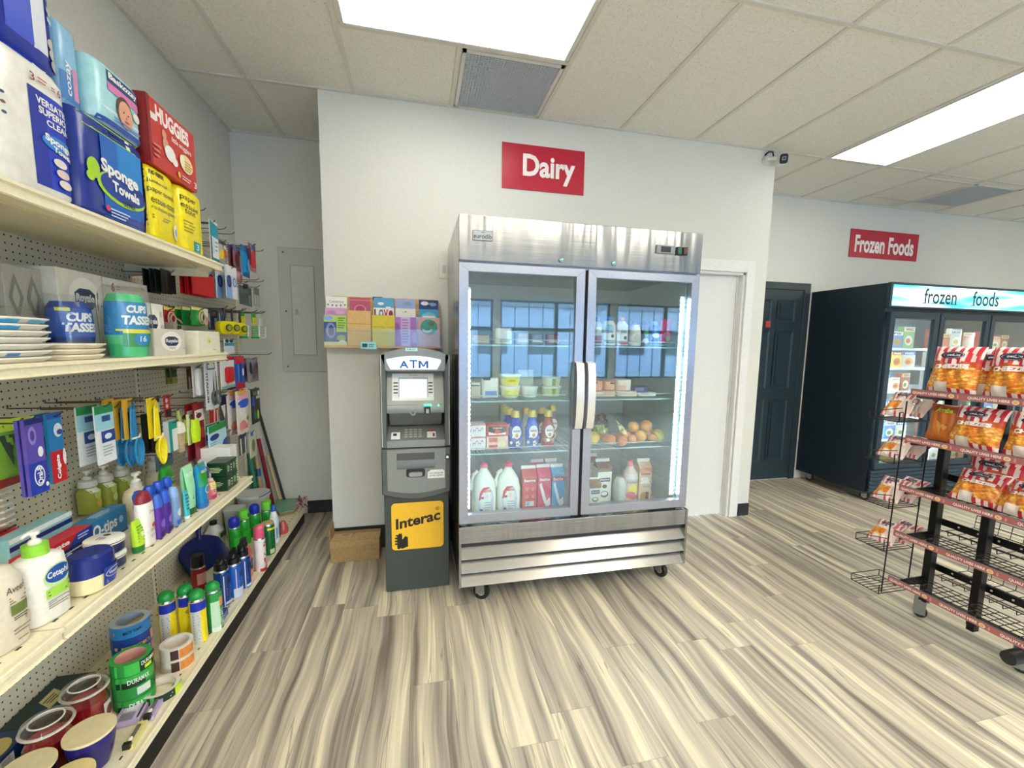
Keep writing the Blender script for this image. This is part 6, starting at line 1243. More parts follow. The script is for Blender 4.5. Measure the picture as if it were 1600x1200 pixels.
# row 5
hang('glove_card', 'black card with green and yellow oval, farthest of the low hanging row', 'household pack', -1.0, 2.90, 3.05, .94, 1.156, '#10141c', [('e', .35, .22, .14, .12, '#1c7a50'), ('e', .68, .22, .12, .14, '#a9d83a'), ('r', .2, .82, .6, .92, '#7a8a3a'), ('e', .82, .86, .12, .07, '#e9ecec'), ('r', .5, .70, 1, .78, '#c9ccc9'), ('r', .0, .52, .3, .8, '#1f4fb8')], hz=1.15)
hang('cotton_bag', 'white bag with blue script and pink flowers', 'household pack', -1.0, 2.665, 2.865, .918, 1.17, '#e6ddd4', [('r', .1, .80, .9, .99, '#e4a9c0'), ('r', .15, .90, .8, 1.0, '#e8a24a'), ('e', .5, .72, .42, .08, '#2a5fd0'), ('e', .45, .64, .3, .03, '#2a5fd0'), ('e', .65, .34, .12, .06, '#7a9a3a'), ('e', .3, .2, .2, .12, '#e08a80'), ('e', .75, .14, .2, .1, '#e8a49c'), ('e', .45, .05, .35, .06, '#e8d0c8')], film=True, n=2, gap=.04)
hang('funnel_pack', 'navy topped pack with white cone and grey blade', 'household pack', -1.05, 2.60, 2.68, .962, 1.155, '#3a4448', [('r', 0, .72, 1, 1, '#141c48'), ('p', [(.1, .72), (.95, .72), (.6, .3)], '#e2e0d8'), ('r', .75, .05, .9, .7, '#8a8f92')], 1)
hang('red_product_card', 'red card with cream streak left of the white cone pack', 'household pack', -1.05, 2.482, 2.58, .98, 1.115, '#b81a20', [('p', [(.3, .1), (.45, .1), (.6, .8), (.45, .95)], '#e9c9b4'), ('r', .0, .85, 1, 1.1, '#d9d4cc'), ('r', .75, .2, .9, .8, '#d9d4cc')], 1)
hang('coffee_pack', 'long maroon and white coffee coloured card above the far shampoo bottles', 'household pack', -1.03, 2.27, 2.38, .885, 1.157, '#8c1420', [('r', .08, .68, .9, .88, '#f0e6e0'), ('e', .45, .78, .25, .05, '#5a1018'), ('e', .35, .60, .22, .08, '#3a1014'), ('e', .7, .45, .15, .1, '#c94a4a'), ('r', .85, .1, .95, .8, '#d8c4bc')], 2, .03)
def spng(t, W, Hh):
    MB().loft([(.01, .030, .012, 2.2, 0, -.014), (.06, .036, .014, 2.4, 0, -.014), (.12, .028, .012, 2.2, 0, -.014)], M('#cfee1c', .4), 22).build('sponge', t)
hang('sponge_brush', 'lime yellow oval sponge on a hanging card', 'sponge', -1.05, 2.255, 2.335, .965, 1.11, '#e8eac0', [('e', .5, .9, .3, .08, '#7fa04a')], prod=spng, n=2, gap=.03)
t = root('pastry_brush', 'tan brush with white collar hanging beside the lime sponge', 'brush', -1.07, 2.225, .945, EAST); MB().loft([(0, .02, .012, 3), (.09, .032, .014, 3)], M('#c9b48a', .7, 0, 0, 'wood'), 20).build('bristles', t); MB().loft([(.09, .038, .020, 2.4), (.125, .030, .016, 2.4), (.14, .012, .010, 2)], M('#efece4', .4), 20).build('collar', t); MB().tube([(0, 0, .14), (.0, .0, .19)], .007, '#b9c96a', 8).build('handle', t); hook(2.225, 1.13, .25)
hang('notepad', 'teal and white notebook hanging right of the black panel', 'notebook', -1.05, 2.100, 2.168, .97, 1.105, '#f0f2f0', [('r', 0, .72, 1, 1, '#14a08c'), ('r', 0, 0, .35, 1, '#14a08c')], prod=None, D=.02)
hang('black_pack', 'plain black pack hanging right of the yellow cord', 'household pack', -1.07, 2.045, 2.095, .985, 1.150, '#0e0f12', [], 2, .03, D=.02)
hang('bandage_pack', 'blue and white pack with green header above the white carton', 'household pack', -1.0, 2.33, 2.535, .842, 1.035, '#bfe3f4', [('r', 0, .82, 1, 1, '#128a44'), ('e', .3, .68, .26, .08, '#14347c'), ('l', .05, .40, .4, .58, 3, '#7fa4c4'), ('p', [(.35, .0), (1, .0), (1, .55), (.8, .5)], '#1c4fb8'), ('e', .42, .25, .25, .14, '#f0f2f2'), ('r', .05, .0, .3, .1, '#2a2c30')], 2, .03)
hang('putty_knife_pack', 'grey clear pack with olive blade beyond the blue white pack', 'tool', -1.03, 2.56, 2.65, .84, .965, '#8f9084', [('r', .5, .1, .9, .7, '#6a6a50'), ('e', .3, .85, .2, .12, '#d9dcdc')])
hang('screwdriver_pack', 'navy and silver two piece tool pack beyond the olive blade', 'tool', -1.0, 2.685, 2.80, .80, .935, '#4a5048', [('r', .1, .0, .25, .7, '#d9dcdc'), ('r', .7, .0, .85, .75, '#d9dcdc'), ('r', .1, .7, .9, 1, '#1c2a58')])
hang('flower_card', 'cream card with green leaf beyond the silver tools', 'household pack', -1.0, 2.84, 2.95, .74, .90, '#c4c2a4', [('e', .5, .45, .25, .25, '#6a7a4a'), ('r', .1, .85, .5, 1, '#3f6ac0')])
# middle section under the second shelf
hang('hair_roller_pack', 'green bag hanging at the very left edge above the hair accessories', 'hair accessory', -1.08, 1.36, 1.50, 1.06, 1.235, '#7fae3c', [('r', 0, .85, 1, 1, '#b9dc3a'), ('p', [(.1, .8), (.3, .3), (.4, .8)], '#3a4a3a'), ('r', 0, 0, 1, .14, '#8a2c24'), ('e', .6, .5, .3, .3, '#4f9a2c')], 2, .03, film=True)
hang('toothbrush', 'purple and blue Oral-B toothbrush pack with oval logo, front left', 'toothbrush', -1.0, 1.352, 1.410, 1.04, 1.245, '#5a4aa8', [('r', 0, 0, 1, .42, '#1f3aa8'), ('e', .35, .78, .22, .12, '#8f7fd0'), ('e', .35, .78, .12, .07, '#4a3a94'), ('e', .7, .55, .15, .07, '#e4e6f0'), ('e', .5, .24, .3, .14, '#e9ecf4'), ('e', .5, .24, .24, .12, '#1f3aa8'), ('t', 'Oral-B', .36, .13, .66, .36, W_, {'rot': 90, 'b': .03}), ('e', .85, .1, .08, .03, W_), ('r', 0, .93, 1, 1, '#14246c')], 2, .014, D=.008)
hang('toothbrush', 'red and blue Colgate toothbrush pack beside the purple Oral-B pack', 'toothbrush', -1.05, 1.494, 1.548, 1.03, 1.238, '#1f7ab8', [('r', 0, 0, 1, .46, '#c41c26'), ('r', 0, .92, 1, 1, '#1f4fa8'), ('e', .65, .75, .3, .10, '#cfe0ec'), ('e', .75, .72, .2, .04, '#3a3a94'), ('t', 'Colgate', .30, .05, .62, .40, W_, {'rot': 90, 'b': .04}), ('e', .9, .35, .12, .12, '#ece4e4')], 2, .03, D=.008)
hang('eyeglass_wipes', 'pale blue and white pack with dark blue picture and green header', 'wipes', -1.05, 1.680, 1.772, 1.032, 1.232, '#e9edf0', [('r', 0, .58, 1, .86, '#9fd4e8'), ('r', 0, .86, 1, 1, '#1f8a50'), ('r', .35, .72, .8, .82, '#23508c'), ('r', .25, .36, .98, .56, '#1a3f94'), ('e', .6, .46, .2, .05, '#e4ecf4'), ('l', .25, .12, .85, .32, 4, '#a9b4bc')], 2, .05, hz=1.225)
hang('lint_roller', 'black and blue pack behind the left of the yellow cords', 'household pack', -1.10, 1.835, 1.865, 1.07, 1.215, '#14161c', [('r', 0, .5, 1, .7, '#7fa8d4'), ('r', 0, .8, 1, 1, '#9a2c24'), ('r', 0, -.1, .5, .0, '#b82a24')], 2, .02)
def cord(c_):
    def f(t, W, Hh):
        m_ = MB()
        for j in range(4):
            s_ = .6 + .13 * j
            m_.tube([(.026 * s_ * sin(2 * pi * k / 18), -.012 - .004 * j, -.045 + .048 * s_ * cos(2 * pi * k / 18) * (1.25 if cos(2 * pi * k / 18) < 0 else 1)) for k in range(18)], .0042, c_, closed=True)
            m_.tube([(-.018 + .012 * j, -.010, -.01), (-.010 + .007 * j, -.012, Hh * .75), (0, -.014, Hh * .92), (.010, -.012, Hh * .7), (.012, -.010, -.01)], .0035, c_, 6)
        m_.build('cord_coil', t)
        MB().tube([(-.024, -.016, .002), (.0, -.026, .004), (.026, -.016, .010)], .004, '#efe4c8', 6).build('tie', t)
    return f
hang('charging_cable', 'blue cable coil on a yellow and black card', 'cable', -1.06, 1.842, 1.902, 1.085, 1.235, '#e0b03a', [('r', .35, .05, .98, .68, '#2a1c14'), ('e', .66, .45, .18, .09, '#e9e4d8'), ('e', .66, .45, .12, .06, '#2a1c14'), ('r', .35, .05, .98, .22, '#c4562a'), ('e', .66, .72, .3, .08, '#2a7ab4')], 3, .03, cord('#2a86bc'))
hang('extension_cord', 'bright yellow cord coil on a yellow card, frontmost of the cords', 'cable', -1.01, 1.893, 1.952, 1.075, 1.232, '#ecd21c', [('r', .42, .08, .98, .72, '#a9a490'), ('l', .5, .15, .9, .6, 5, '#6a6450')], 1, .03, cord('#f2dc1c'))
hang('plier_card', 'black and white tool card above the black pack', 'tool', -1.10, 2.085, 2.150, 1.12, 1.215, '#c4c4bc', [('r', 0, .7, 1, 1, '#1a1c1c'), ('e', .55, .3, .25, .2, '#26282a')], 2, .02)
hang('red_dot_card', 'small red card with white circles above the teal notebook', 'household pack', -1.10, 2.185, 2.232, 1.11, 1.21, '#c8323c', [('e', .35, .75, .2, .1, '#f0dcd8'), ('e', .35, .5, .2, .1, '#f0dcd8'), ('r', 0, 0, 1, .35, '#3a2c2c')])
hang('ruler_pack', 'grey blue pack with dark lines under the black pack', 'household pack', -1.09, 2.07, 2.20, .895, .965, '#4a6478', [('l', .1, .2, .9, .8, 3, '#26343e')])
# spiral hair accessories at the left edge of the third shelf
t = root('hair_clip_rack', 'tall card of white spiral hair combs at the left edge behind the lotion', 'hair accessory', -1.20, 1.46, BZ + .03, EAST)
m_ = MB(); m_.box(-.07, .10, .02, .03, .0, .36, M('#d9c9a4', .5))
for k in range(17): m_.tube([(-.06, .0, .02 + k * .018), (.02, -.035, .026 + k * .018), (.09, -.005, .014 + k * .018)], .0035, '#ecebe8' if k > 5 else '#6a2430', 5)
m_.build('spirals', t)
MB().tube([(.01, -.038, 0), (-.05, -.038, .34)], .004, '#e9e9e6', 6).build('stem', t)
# ================================================================== cooler goods (front = -y, rot 0)
def cpack(name, label, cat, x0, x1, y, z0, z1, D, col, items, group=None, side=None, top=None, n=None, kind=''):
    return pack(name, label, cat, y, x0, x1, z0, z1, D, col, items, rot=0, group=group, side=side, top=top, n=n, kind=kind)
F0, F1, F2, F3 = .4635, .850, 1.148, 1.459
def jug(x, y, lab, rz=0):
    t = root('milk_jug', lab, 'milk', x, y, F0, rz, None)
    s_ = [(0, .062, .055, 3.2), (.006, .068, .062, 3.2), (.15, .070, .064, 3.2), (.20, .060, .055, 2.6), (.245, .034, .032, 2.2), (.262, .021, .021, 2), (.275, .021, .021, 2)]
    MB().loft(s_, M('#edf1e6', .3), 30).build('jug', t)
    MB().tube([(-.035, -.002, .255), (-.062, -.002, .235), (-.074, -.002, .19), (-.070, -.002, .145)], .011, M('#edf1e6', .3), 10).build('handle', t)
    MB().loft([(.274, .023, .023), (.296, .023, .023), (.298, .020, .020)], M('#e8507c', .35), 22).build('cap', t)
    MB().deco([('p', [(.22, .06), (.78, .06), (.82, .40), (.76, .56), (.62, .66), (.38, .66), (.24, .56), (.18, .40)], '#c9d4e6'), ('p', [(.19, .38), (.81, .38), (.76, .56), (.62, .66), (.38, .66), (.24, .56)], '#d9405c'), ('t', 'Beatrice', .32, .55, .68, .62, '#c21f3a', {'b': .03}), ('r', .30, .545, .70, .55, W_), ('e', .5, .45, .10, .05, '#f4d9dc'), ('e', .34, .43, .06, .03, '#8a4a9a'), ('r', .62, .40, .74, .47, '#f0e4e6'), ('r', .25, .09, .36, .17, '#4a55a0'), ('l', .42, .12, .74, .34, 4, '#a9b8d8')], .14, .26, lsurf([(q[0], q[1] + .001, q[2] + .001, q[3]) for q in s_])).build('label', t)
jug(.368, 2.43, 'white milk jug with pink cap, left one on the cooler floor', .1); jug(.516, 2.43, 'white milk jug with pink cap, right one on the cooler floor', -.05)
def carton(x0, x1, y, z, h, col, items, lab, D=.085, gable='#eef0f0', name='milk_carton', cat='milk', grp=None, rz=0, topc=None):
    W = x1 - x0; t = root(name, lab, cat, (x0 + x1) / 2, y, z, rz, grp); hb = h * .80
    m_ = MB(); m_.box(-W / 2, W / 2, 0, D, 0, hb, M(col, .35)); c_ = M(topc or col, .35)
    m_.add([(-W / 2, 0, hb), (W / 2, 0, hb), (W / 2, D, hb), (-W / 2, D, hb), (-W / 2, D / 2 - .002, h * .93), (W / 2, D / 2 - .002, h * .93), (W / 2, D / 2 + .002, h * .93), (-W / 2, D / 2 + .002, h * .93)], [(0, 1, 5, 4), (2, 3, 7, 6), (1, 2, 6, 5), (3, 0, 4, 7), (4, 5, 6, 7)], c_)
    m_.deco(items, W, hb, boxsurf); m_.build('carton', t)
    MB().box(-W / 2, W / 2, D / 2 - .003, D / 2 + .003, h * .925, h, gable).build('gable_fin', t)
    return t
pk = lambda a, b_: [('r', 0, .80, 1, .93, a), ('t', 'Beatrice', .12, .82, .88, .91, W_, {'b': .03})]
carton(.600, .690, 2.41, F0, .265, '#c9404e', pk('#a82838', 0) + [('e', .3, .62, .14, .06, '#d97a80'), ('e', .72, .62, .14, .06, '#d97a80'), ('e', .3, .40, .14, .06, '#d97a80'), ('e', .72, .40, .14, .06, '#d97a80'), ('r', .2, .12, .8, .26, '#e9e4e6'), ('r', .28, .14, .5, .24, '#5fb4d8'), ('r', 0, 0, 1, .08, '#8a2030')], 'dark red milk carton, leftmost of the three front cartons')
sw = [('p', [(.1, .72), (.25, .78), (.62, .3), (.75, .12), (.5, .16), (.3, .42)], '#f2f0ee'), ('p', [(.55, .2), (.9, .34), (.98, .12), (.6, .05)], '#f2f0ee')]
carton(.695, .778, 2.405, F0, .270, '#d9426a', pk('#c22a52', 0) + sw, 'pink milk carton with white splash, middle of the front cartons')
carton(.783, .862, 2.405, F0, .268, '#3fa4d8', pk('#c22a3c', 0) + sw, 'blue milk carton with red band, right of the pink carton')
carton(.690, .770, 2.52, F0, .27, '#d9607a', [], 'pink milk carton behind the middle front carton'); carton(.784, .860, 2.52, F0, .27, '#c9a4b4', [], 'pale carton behind the blue milk carton')
# butter / dough boxes
for j, (x0, x1, z0, z1, it, c_, lab) in enumerate(((.285, .374, .928, 1.0, 0, '#efe9ea', 'white box with dark script, upper box at the left of the second cooler level'), (.285, .374, F1, .926, 0, '#efe9ea', 'white box with dark script, lower box at the left of the second cooler level'), (.380, .505, .928, .992, 1, '#cf2f3c', 'red box with black panel, upper box beside the creamers'), (.380, .505, F1, .926, 1, '#e4c4b4', 'pale red box, lower box beside the creamers'))):
    cpack('butter_box', lab, 'butter', x0, x1, 2.40, z0, z1, .10, c_, [('r', 0, 0, .03, 1, '#cf3040'), ('r', 0, .9, 1, 1, '#e07a84')] + [('e', .25 + .17 * k, .5 + (.1 if k % 2 else -.06), .08, .12, '#3a3a4a') for k in range(4)] + [('e', .25 + .17 * k, .5 + (.08 if k % 2 else -.08), .06, .09, '#efe9ea') for k in range(4)] if it == 0 else ([('r', .08, .12, .92, .88, '#20202a'), ('t', 'Imperial', .3, .62, .7, .82, W_), ('e', .5, .36, .14, .26, '#d9423f'), ('p', [(.08, .12), (.9, .12), (.9, .35), (.5, .2), (.08, .4)], '#f0e6dc')] if j == 2 else [('r', .1, .55, .5, .9, '#d9706a'), ('e', .7, .4, .2, .3, '#f0dcae'), ('r', .1, .05, .5, .35, '#cf4a4a')]))
def creamer(x, y, c_, lo, lab, grp=None, hs=1.):
    t = root('coffee_creamer', lab, 'coffee creamer', x, y, F1, 0, grp)
    s_ = [(0, .034, .030, 2.4), (.006, .038, .034, 2.4), (.06, .039, .035, 2.4), (.10, .040, .036, 2.3), (.13, .034, .031, 2.2), (.165, .025, .025, 2), (.185, .022, .022, 2)]
    s_ = [(q[0] * hs,) + q[1:] for q in s_]
    MB().loft(s_, M(c_, .25), 26).build('bottle', t)
    MB().loft([(.184 * hs, .026, .026), (.215 * hs, .023, .023), (.222 * hs, .020, .020)], M('#e3c878', .3, .3), 22).build('cap', t)
    MB().deco([('r', .0, 0, 1, .30, lo), ('e', .52, .52, .34, .20, '#f0ece4'), ('t', 'delight', .26, .50, .80, .60, '#1f3f9c' if c_ != '#9c3a40' else '#7a1c24', {'b': .02}), ('e', .52, .42, .12, .06, '#b97a3a')] + ([('e', .60 + .10 * cos(k * pi * .4), .16 + .07 * sin(k * pi * .4), .06, .035, '#f2ecc4') for k in range(5)] + [('e', .15, .2, .08, .05, '#f4f2ea'), ('e', .25, .38, .06, .04, '#f4f2ea')] if c_ != '#9c3a40' else [('r', .3, .05, .75, .22, '#a8202c'), ('e', .4, .25, .12, .06, '#f0e4dc')]), .078, .19 * hs, lsurf([(q[0], q[1] + .001, q[2] + .001, q[3]) for q in s_])).build('label', t)
creamer(.552, 2.42, '#1c3fc0', '#1c2f94', 'dark blue coffee creamer with gold cap, left of the front three')
creamer(.654, 2.42, '#2a66d0', '#1f55b4', 'mid blue coffee creamer with gold cap, middle of the front three')
creamer(.752, 2.42, '#9c3a40', '#c98a80', 'dark red coffee creamer with gold cap, right of the front three')
for x, y, c_, lab in ((.535, 2.51, '#1c3fc0', 'dark blue creamer behind the left front creamer'), (.53, 2.60, '#c9d4e4', 'pale creamer at the back left of the creamers'), (.53, 2.69, '#c9d4e4', 'pale creamer farthest back on the left'), (.645, 2.53, '#c9d9ea', 'pale blue creamer behind the middle front creamer'), (.745, 2.53, '#3a2028', 'dark brown creamer behind the red creamer'), (.84, 2.62, '#8a7a9a', 'mauve creamer at the right rear of the creamers')): creamer(x, y, c_, c_, lab)
# third level: tubs and bags
def tub(x, y, z, r, h, c_, lid, lab, it=[], grp=None):
    t = root('food_tub', lab, 'food tub', x, y, z, 0, grp)
    s_ = [(0, r * .80, r * .80), (h * .8, r * .95, r * .95)]
    MB().loft(s_, M(c_, .35), 28).build('tub', t); MB().loft([(h * .8, r, r), (h * .92, r * 1.02, r * 1.02), (h, r * .98, r * .98)], M(lid, .35), 28).build('lid', t)
    MB().deco(it or [('r', .15, .15, .85, .85, '#e8dc2c'), ('r', .3, .45, .7, .65, '#b9a41c')], 2 * r * .9, h * .8, lsurf([(0, r * .81, r * .81), (h * .8, r * .96, r * .96)])).build('label', t)
tub(.527, 2.47, F2, .062, .068, '#e9e6c4', '#e9eae0', 'white tub with pale yellow label, lower of the two yellow tubs', [('r', .1, .1, .9, .8, '#dfe06a')])
tub(.527, 2.47, F2 + .0685, .064, .070, '#efe9b4', '#eceee6', 'white tub with bright yellow label, upper of the two yellow tubs')
tub(.648, 2.47, F2, .05, .065, '#dfe6e4', '#e4e9e9', 'white tub right of the yellow tubs', [('r', .2, .2, .8, .8, '#c9dcd4')])
tub(.792, 2.50, F2, .062, .06, '#cfdcae', '#dfe9e4', 'white and green tub at the right of the third level', [('r', .4, .1, .6, 1, '#7fae3c')])
tub(.792, 2.50, F2 + .0605, .060, .06, '#dfe6d4', '#e4ece9', 'white tub with green stripe stacked on the white and green tub', [('r', .4, .1, .6, 1, '#7fae3c')])
cpack('cheese_bag', 'white cheese bag with blue base left of the yellow tubs', 'cheese', .352, .452, 2.42, F2, 1.262, .07, '#dcdfdc', [('r', .2, 0, .9, .35, '#4a86c4'), ('r', 0, .9, .5, 1, '#2c3f5a')], n=4, kind='film')
cpack('cheese_bag', 'beige cheese bag with blue top at the far left of the third level', 'cheese', .285, .348, 2.42, F2, 1.24, .07, '#cfc8b8', [('r', 0, .75, 1, 1, '#3a5a84')], n=4, kind='film')
cpack('food_box', 'pale green and white carton behind the tubs', 'food box', .60, .70, 2.58, F2, 1.30, .06, '#c9dcd4', [('r', .1, .1, .9, .5, '#e4eae6')])
cpack('food_box', 'tan flat package at the left of the top cooler shelf', 'food box', .285, .40, 2.42, F3, 1.508, .10, '#c9a884', [('r', 0, 0, 1, .3, '#dfd4bc')], n=5, kind='film')
cpack('cheese_bag', 'white bag with blue top on the top cooler shelf, left door', 'cheese', .43, .53, 2.42, F3, 1.548, .06, '#dfe2e0', [('p', [(0, 1), (.1, .7), (.9, .85), (.9, 1)], '#3a66a8'), ('r', .2, .1, .8, .3, '#c9b89a')], n=3, kind='film')
for k, (x, c_, lab) in enumerate(((.60, '#b9a88c', 'brown wrapped package on the top cooler shelf beside the white bag'), (.69, '#8f96b0', 'grey blue wrapped package on the top shelf, left door'), (.79, '#a87a7c', 'reddish wrapped package at the right of the top shelf, left door'))):
    cpack('cheese_bag', lab, 'cheese', x - .04, x + .04, 2.45, F3, 1.52, .08, c_, [('r', .1, .2, .9, .5, '#d9d4cc')], n=3, kind='film')
# right door: drinks on top shelf
def drink(x, w_, h, c_, cap, lab, it, cw=.5, y=2.43, name='drink_bottle', cat='drink', z=F3, sh=.72):
    r = w_ / 2; t = root(name, lab, cat, x, y, z, 0)
    s_ = [(0, r * .9, r * .85, 2.5), (.004, r, r * .92, 2.5), (h * .45, r * .97, r * .9, 2.4), (h * sh, r * .95, r * .88, 2.3), (h * .86, r * cw, r * cw, 2)]
    MB().loft(s_, M(c_, .28), 24).build('bottle', t)
    MB().loft([(h * .855, r * cw * 1.08, r * cw * 1.08), (h * .98, r * cw * 1.02, r * cw * 1.02), (h, r * cw * .9, r * cw * .9)], M(cap, .35), 20).build('cap', t)
    MB().deco(it, w_, h * .86, lsurf([(q[0], q[1] + .0008, q[2] + .0008, q[3]) for q in s_])).build('label', t); return t
drink(1.050, .062, .165, '#b9bcc4', '#3a5a9c', 'grey and brown drink bottle at the left edge behind the right door', [('r', 0, .1, 1, .4, '#8a5a5c'), ('e', .5, .65, .3, .12, '#dfe6ec')])
drink(1.122, .088, .172, '#dfe6ea', '#2f7fc0', 'white and blue creamer bottle with blue cap on the top right shelf', [('r', 0, .0, 1, .22, '#4aa4d4'), ('e', .4, .7, .3, .14, '#7fb9dc'), ('e', .62, .38, .12, .07, '#3a3a4a'), ('t', 'Silk', .2, .5, .7, .62, '#2a6fb0')], .6)
drink(1.210, .078, .172, '#e9e6e0', '#d9896a', 'white creamer bottle with orange cap and red base on the top right shelf', [('r', 0, .0, 1, .16, '#c43a50'), ('e', .5, .7, .3, .12, '#c9d4cc'), ('t', 'Silk', .25, .5, .75, .62, '#6a7a8a'), ('e', .6, .32, .12, .07, '#5a4a50')], .45)
drink(1.300, .074, .150, '#e4dccb', '#1c2a84', 'cream bottle with dark blue cap in the middle of the top right shelf', [('e', .5, .35, .3, .2, '#c9b89c')], .62, sh=.6)
drink(1.366, .060, .150, '#3a3f46', '#1c2c5c', 'dark bottle with green print on the top right shelf', [('e', .5, .6, .3, .15, '#3f8a4a'), ('e', .4, .25, .3, .12, '#c9ccd0')], .6)
drink(1.428, .070, .152, '#3f7ac8', '#8fc0e8', 'blue and white swirled bottle on the top right shelf', [('e', .5, .5, .35, .12, '#dfe9f4'), ('e', .4, .25, .3, .1, '#1f4a9c'), ('r', 0, 0, 1, .1, '#49b8c0')], .55)
drink(1.500, .078, .168, '#d9427a', '#e0447c', 'pink shampoo shaped drink bottle with pink cap, far right of the top shelf', [('e', .5, .45, .32, .18, '#e98ab0'), ('e', .55, .32, .2, .1, '#a9d47a'), ('r', 0, 0, 1, .1, '#49b8a8')], .85)
# meat packs
for j, (x0, x1, z0, z1, y, c_, it, lab) in enumerate(((1.03, 1.185, F2, 1.182, 2.40, '#d9b8a4', [('r', 0, .4, .4, .9, '#e9dcd0')], 'long pink meat pack, lower left on the third level behind the right door'),
    (1.19, 1.33, F2, 1.180, 2.40, '#e4cfc0', [('l', .1, .2, .9, .8, 2, '#c9a08c')], 'pale meat pack, lower middle of the third level'), (1.335, 1.46, F2, 1.172, 2.40, '#dfe2e4', [('r', 0, .5, .5, 1, '#3a4a7a')], 'white and navy pack, lower right of the third level'),
    (1.03, 1.105, 1.183, 1.245, 2.42, '#e09a80', [('r', .1, .7, .4, .9, '#3a2a2a'), ('l', .1, .1, .9, .5, 2, '#f0c4b0')], 'salmon sliced meat pack, upper left'), (1.11, 1.19, 1.183, 1.240, 2.43, '#e4a88c', [('r', .5, .7, .9, .95, '#3a2a2a'), ('l', .1, .1, .9, .5, 2, '#f0c8b4')], 'orange sliced meat pack, upper middle'),
    (1.195, 1.30, 1.181, 1.250, 2.43, '#e6dcd4', [('r', .1, .1, .6, .5, '#e9b8a8')], 'white meat pack with pink window, upper right'), (1.305, 1.42, 1.173, 1.205, 2.42, '#2a3570', [('r', .1, .2, .6, .8, '#5a6aa8')], 'navy blue flat pack beside the white meat pack'))):
    cpack('meat_pack', lab, 'packed meat', x0, x1, y, z0, z1, .11, c_, it, n=4, kind='film')
# fruit
def fruit(x, y, z, r, c_, lab, name='orange', cat='fruit', grp=None):
    t = root(name, lab, cat, x, y, z, 0, grp); MB().ball(0, 0, r * .97, r, r, r * .97, M(c_, .45, 0, 0, 'paper'), 20, 14).build('fruit', t); MB().ball(0, -.002, r * 1.93, .004, .004, .003, '#5a6a2c', 8, 4).build('stem_end', t)
OR = [(1.300, 2.50, F1, .038, '#e8a040', 'behind the yellow fruit bag'), (1.370, 2.43, F1, .040, '#eaa43c', 'in the front row, second from the left'), (1.295, 2.40, F1, .030, '#e89a5a', 'small one in front beside the yellow bag'), (1.448, 2.41, F1, .030, '#e0984a', 'small one in the front row'), (1.38, 2.52, F1, .040, '#e8a048', 'behind the front row'), (1.465, 2.50, F1, .040, '#e49a50', 'behind, below the topmost fruit'), (1.425, 2.46, F1 + .062, .038, '#e89c50', 'topmost of the fruit pile'), (1.335, 2.46, F1 + .062, .035, '#e8a03c', 'on top beside the yellow bag')]
for x, y, z, r, c_, lab in OR: fruit(x, y, z, r, c_, 'orange fruit in the cooler, ' + lab, grp=None)
fruit(1.498, 2.435, F1, .042, '#d9d06a', 'yellow green apple at the right end of the fruit pile', 'apple')
for x, y, z, lab in ((1.045, 2.42, F1, 'yellow lemon at the left edge of the fruit level'), (1.075, 2.48, F1, 'yellow lemon behind the one at the left edge')): fruit(x, y, z, .036, '#ecc82c', lab, 'lemon')
t = root('fruit_bag', 'net bag of brown red onions with a yellow printed sleeve', 'bag of onions', 1.19, 2.42, F1)
for k, (x, y, r) in enumerate(((-.07, -.01, .036), (.0, -.02, .040), (-.035, .05, .038), (.03, .05, .034))): MB().ball(x, y, r * .9, r, r, r * .9, M('#c9703c', .35), 18, 12).build('onion', t)
m_ = MB(); m_.grid(lambda u, v: (-.08 + .17 * u, -.045 + .06 * v - .02 * sin(pi * u), .06 + .07 * u + .05 * v), 12, 8, lambda u, v: '#e9dc9a' if (int(u * 9) + int(v * 5)) % 3 else ('#3a3424' if v > .5 else '#c9b03a')); m_.build('printed_sleeve', t)
t = root('grape_bag', 'clear bag of green and dark red grapes behind the onions', 'grapes', 1.145, 2.57, F1); rg = random.Random(2); m_ = MB()
for k in range(46): 
    a, b_, h_ = rg.uniform(-.085, .085), rg.uniform(-.035, .03), rg.uniform(.02, .15); m_.ball(a * (1.1 - h_ * 3), b_, h_, .014, .014, .015, M('#b9c83a' if h_ < .10 else '#5a2430', .25), 9, 6)
g_ = m_.build('grapes', t); g_['kind'] = 'stuff'
MB().loft([(0, .10, .05, 3), (.06, .11, .06, 3), (.13, .07, .05, 3), (.18, .04, .015, 3)], CLEAR, 22).build('clear_bag', t)
# floor level right
carton(1.036, 1.112, 2.42, F0, .165, '#eae6e0', [('r', 0, .8, 1, 1, '#8a6a50'), ('r', .12, .52, .88, .70, '#3a2a5c'), ('t', 'Dairyland', .18, .55, .82, .67, W_), ('e', .5, .25, .28, .12, '#5a7a7a'), ('e', .5, .27, .2, .07, '#f0f0ec')], 'small white and brown cream carton at the left of the lower right level', .07, name='cream_carton', cat='cream', topc='#8a6a50')
carton(1.105, 1.200, 2.46, F0, .270, '#efece6', [('r', 0, .90, 1, 1, '#6a4a38'), ('r', .12, .60, .88, .72, '#3a2a5c'), ('t', 'Dairyland', .18, .625, .82, .70, W_), ('e', .5, .46, .18, .06, '#5a4a40'), ('e', .5, .22, .30, .10, '#4a6a6a'), ('e', .5, .24, .22, .06, '#f0f0ec')], 'tall white and brown cream carton beside the small one', .09, name='cream_carton', cat='cream', topc='#6a4a38')
carton(1.085, 1.17, 2.60, F0, .27, '#dfdcd6', [], 'white and brown cream carton behind the tall one', .08, name='cream_carton', cat='cream', topc='#6a4a38')
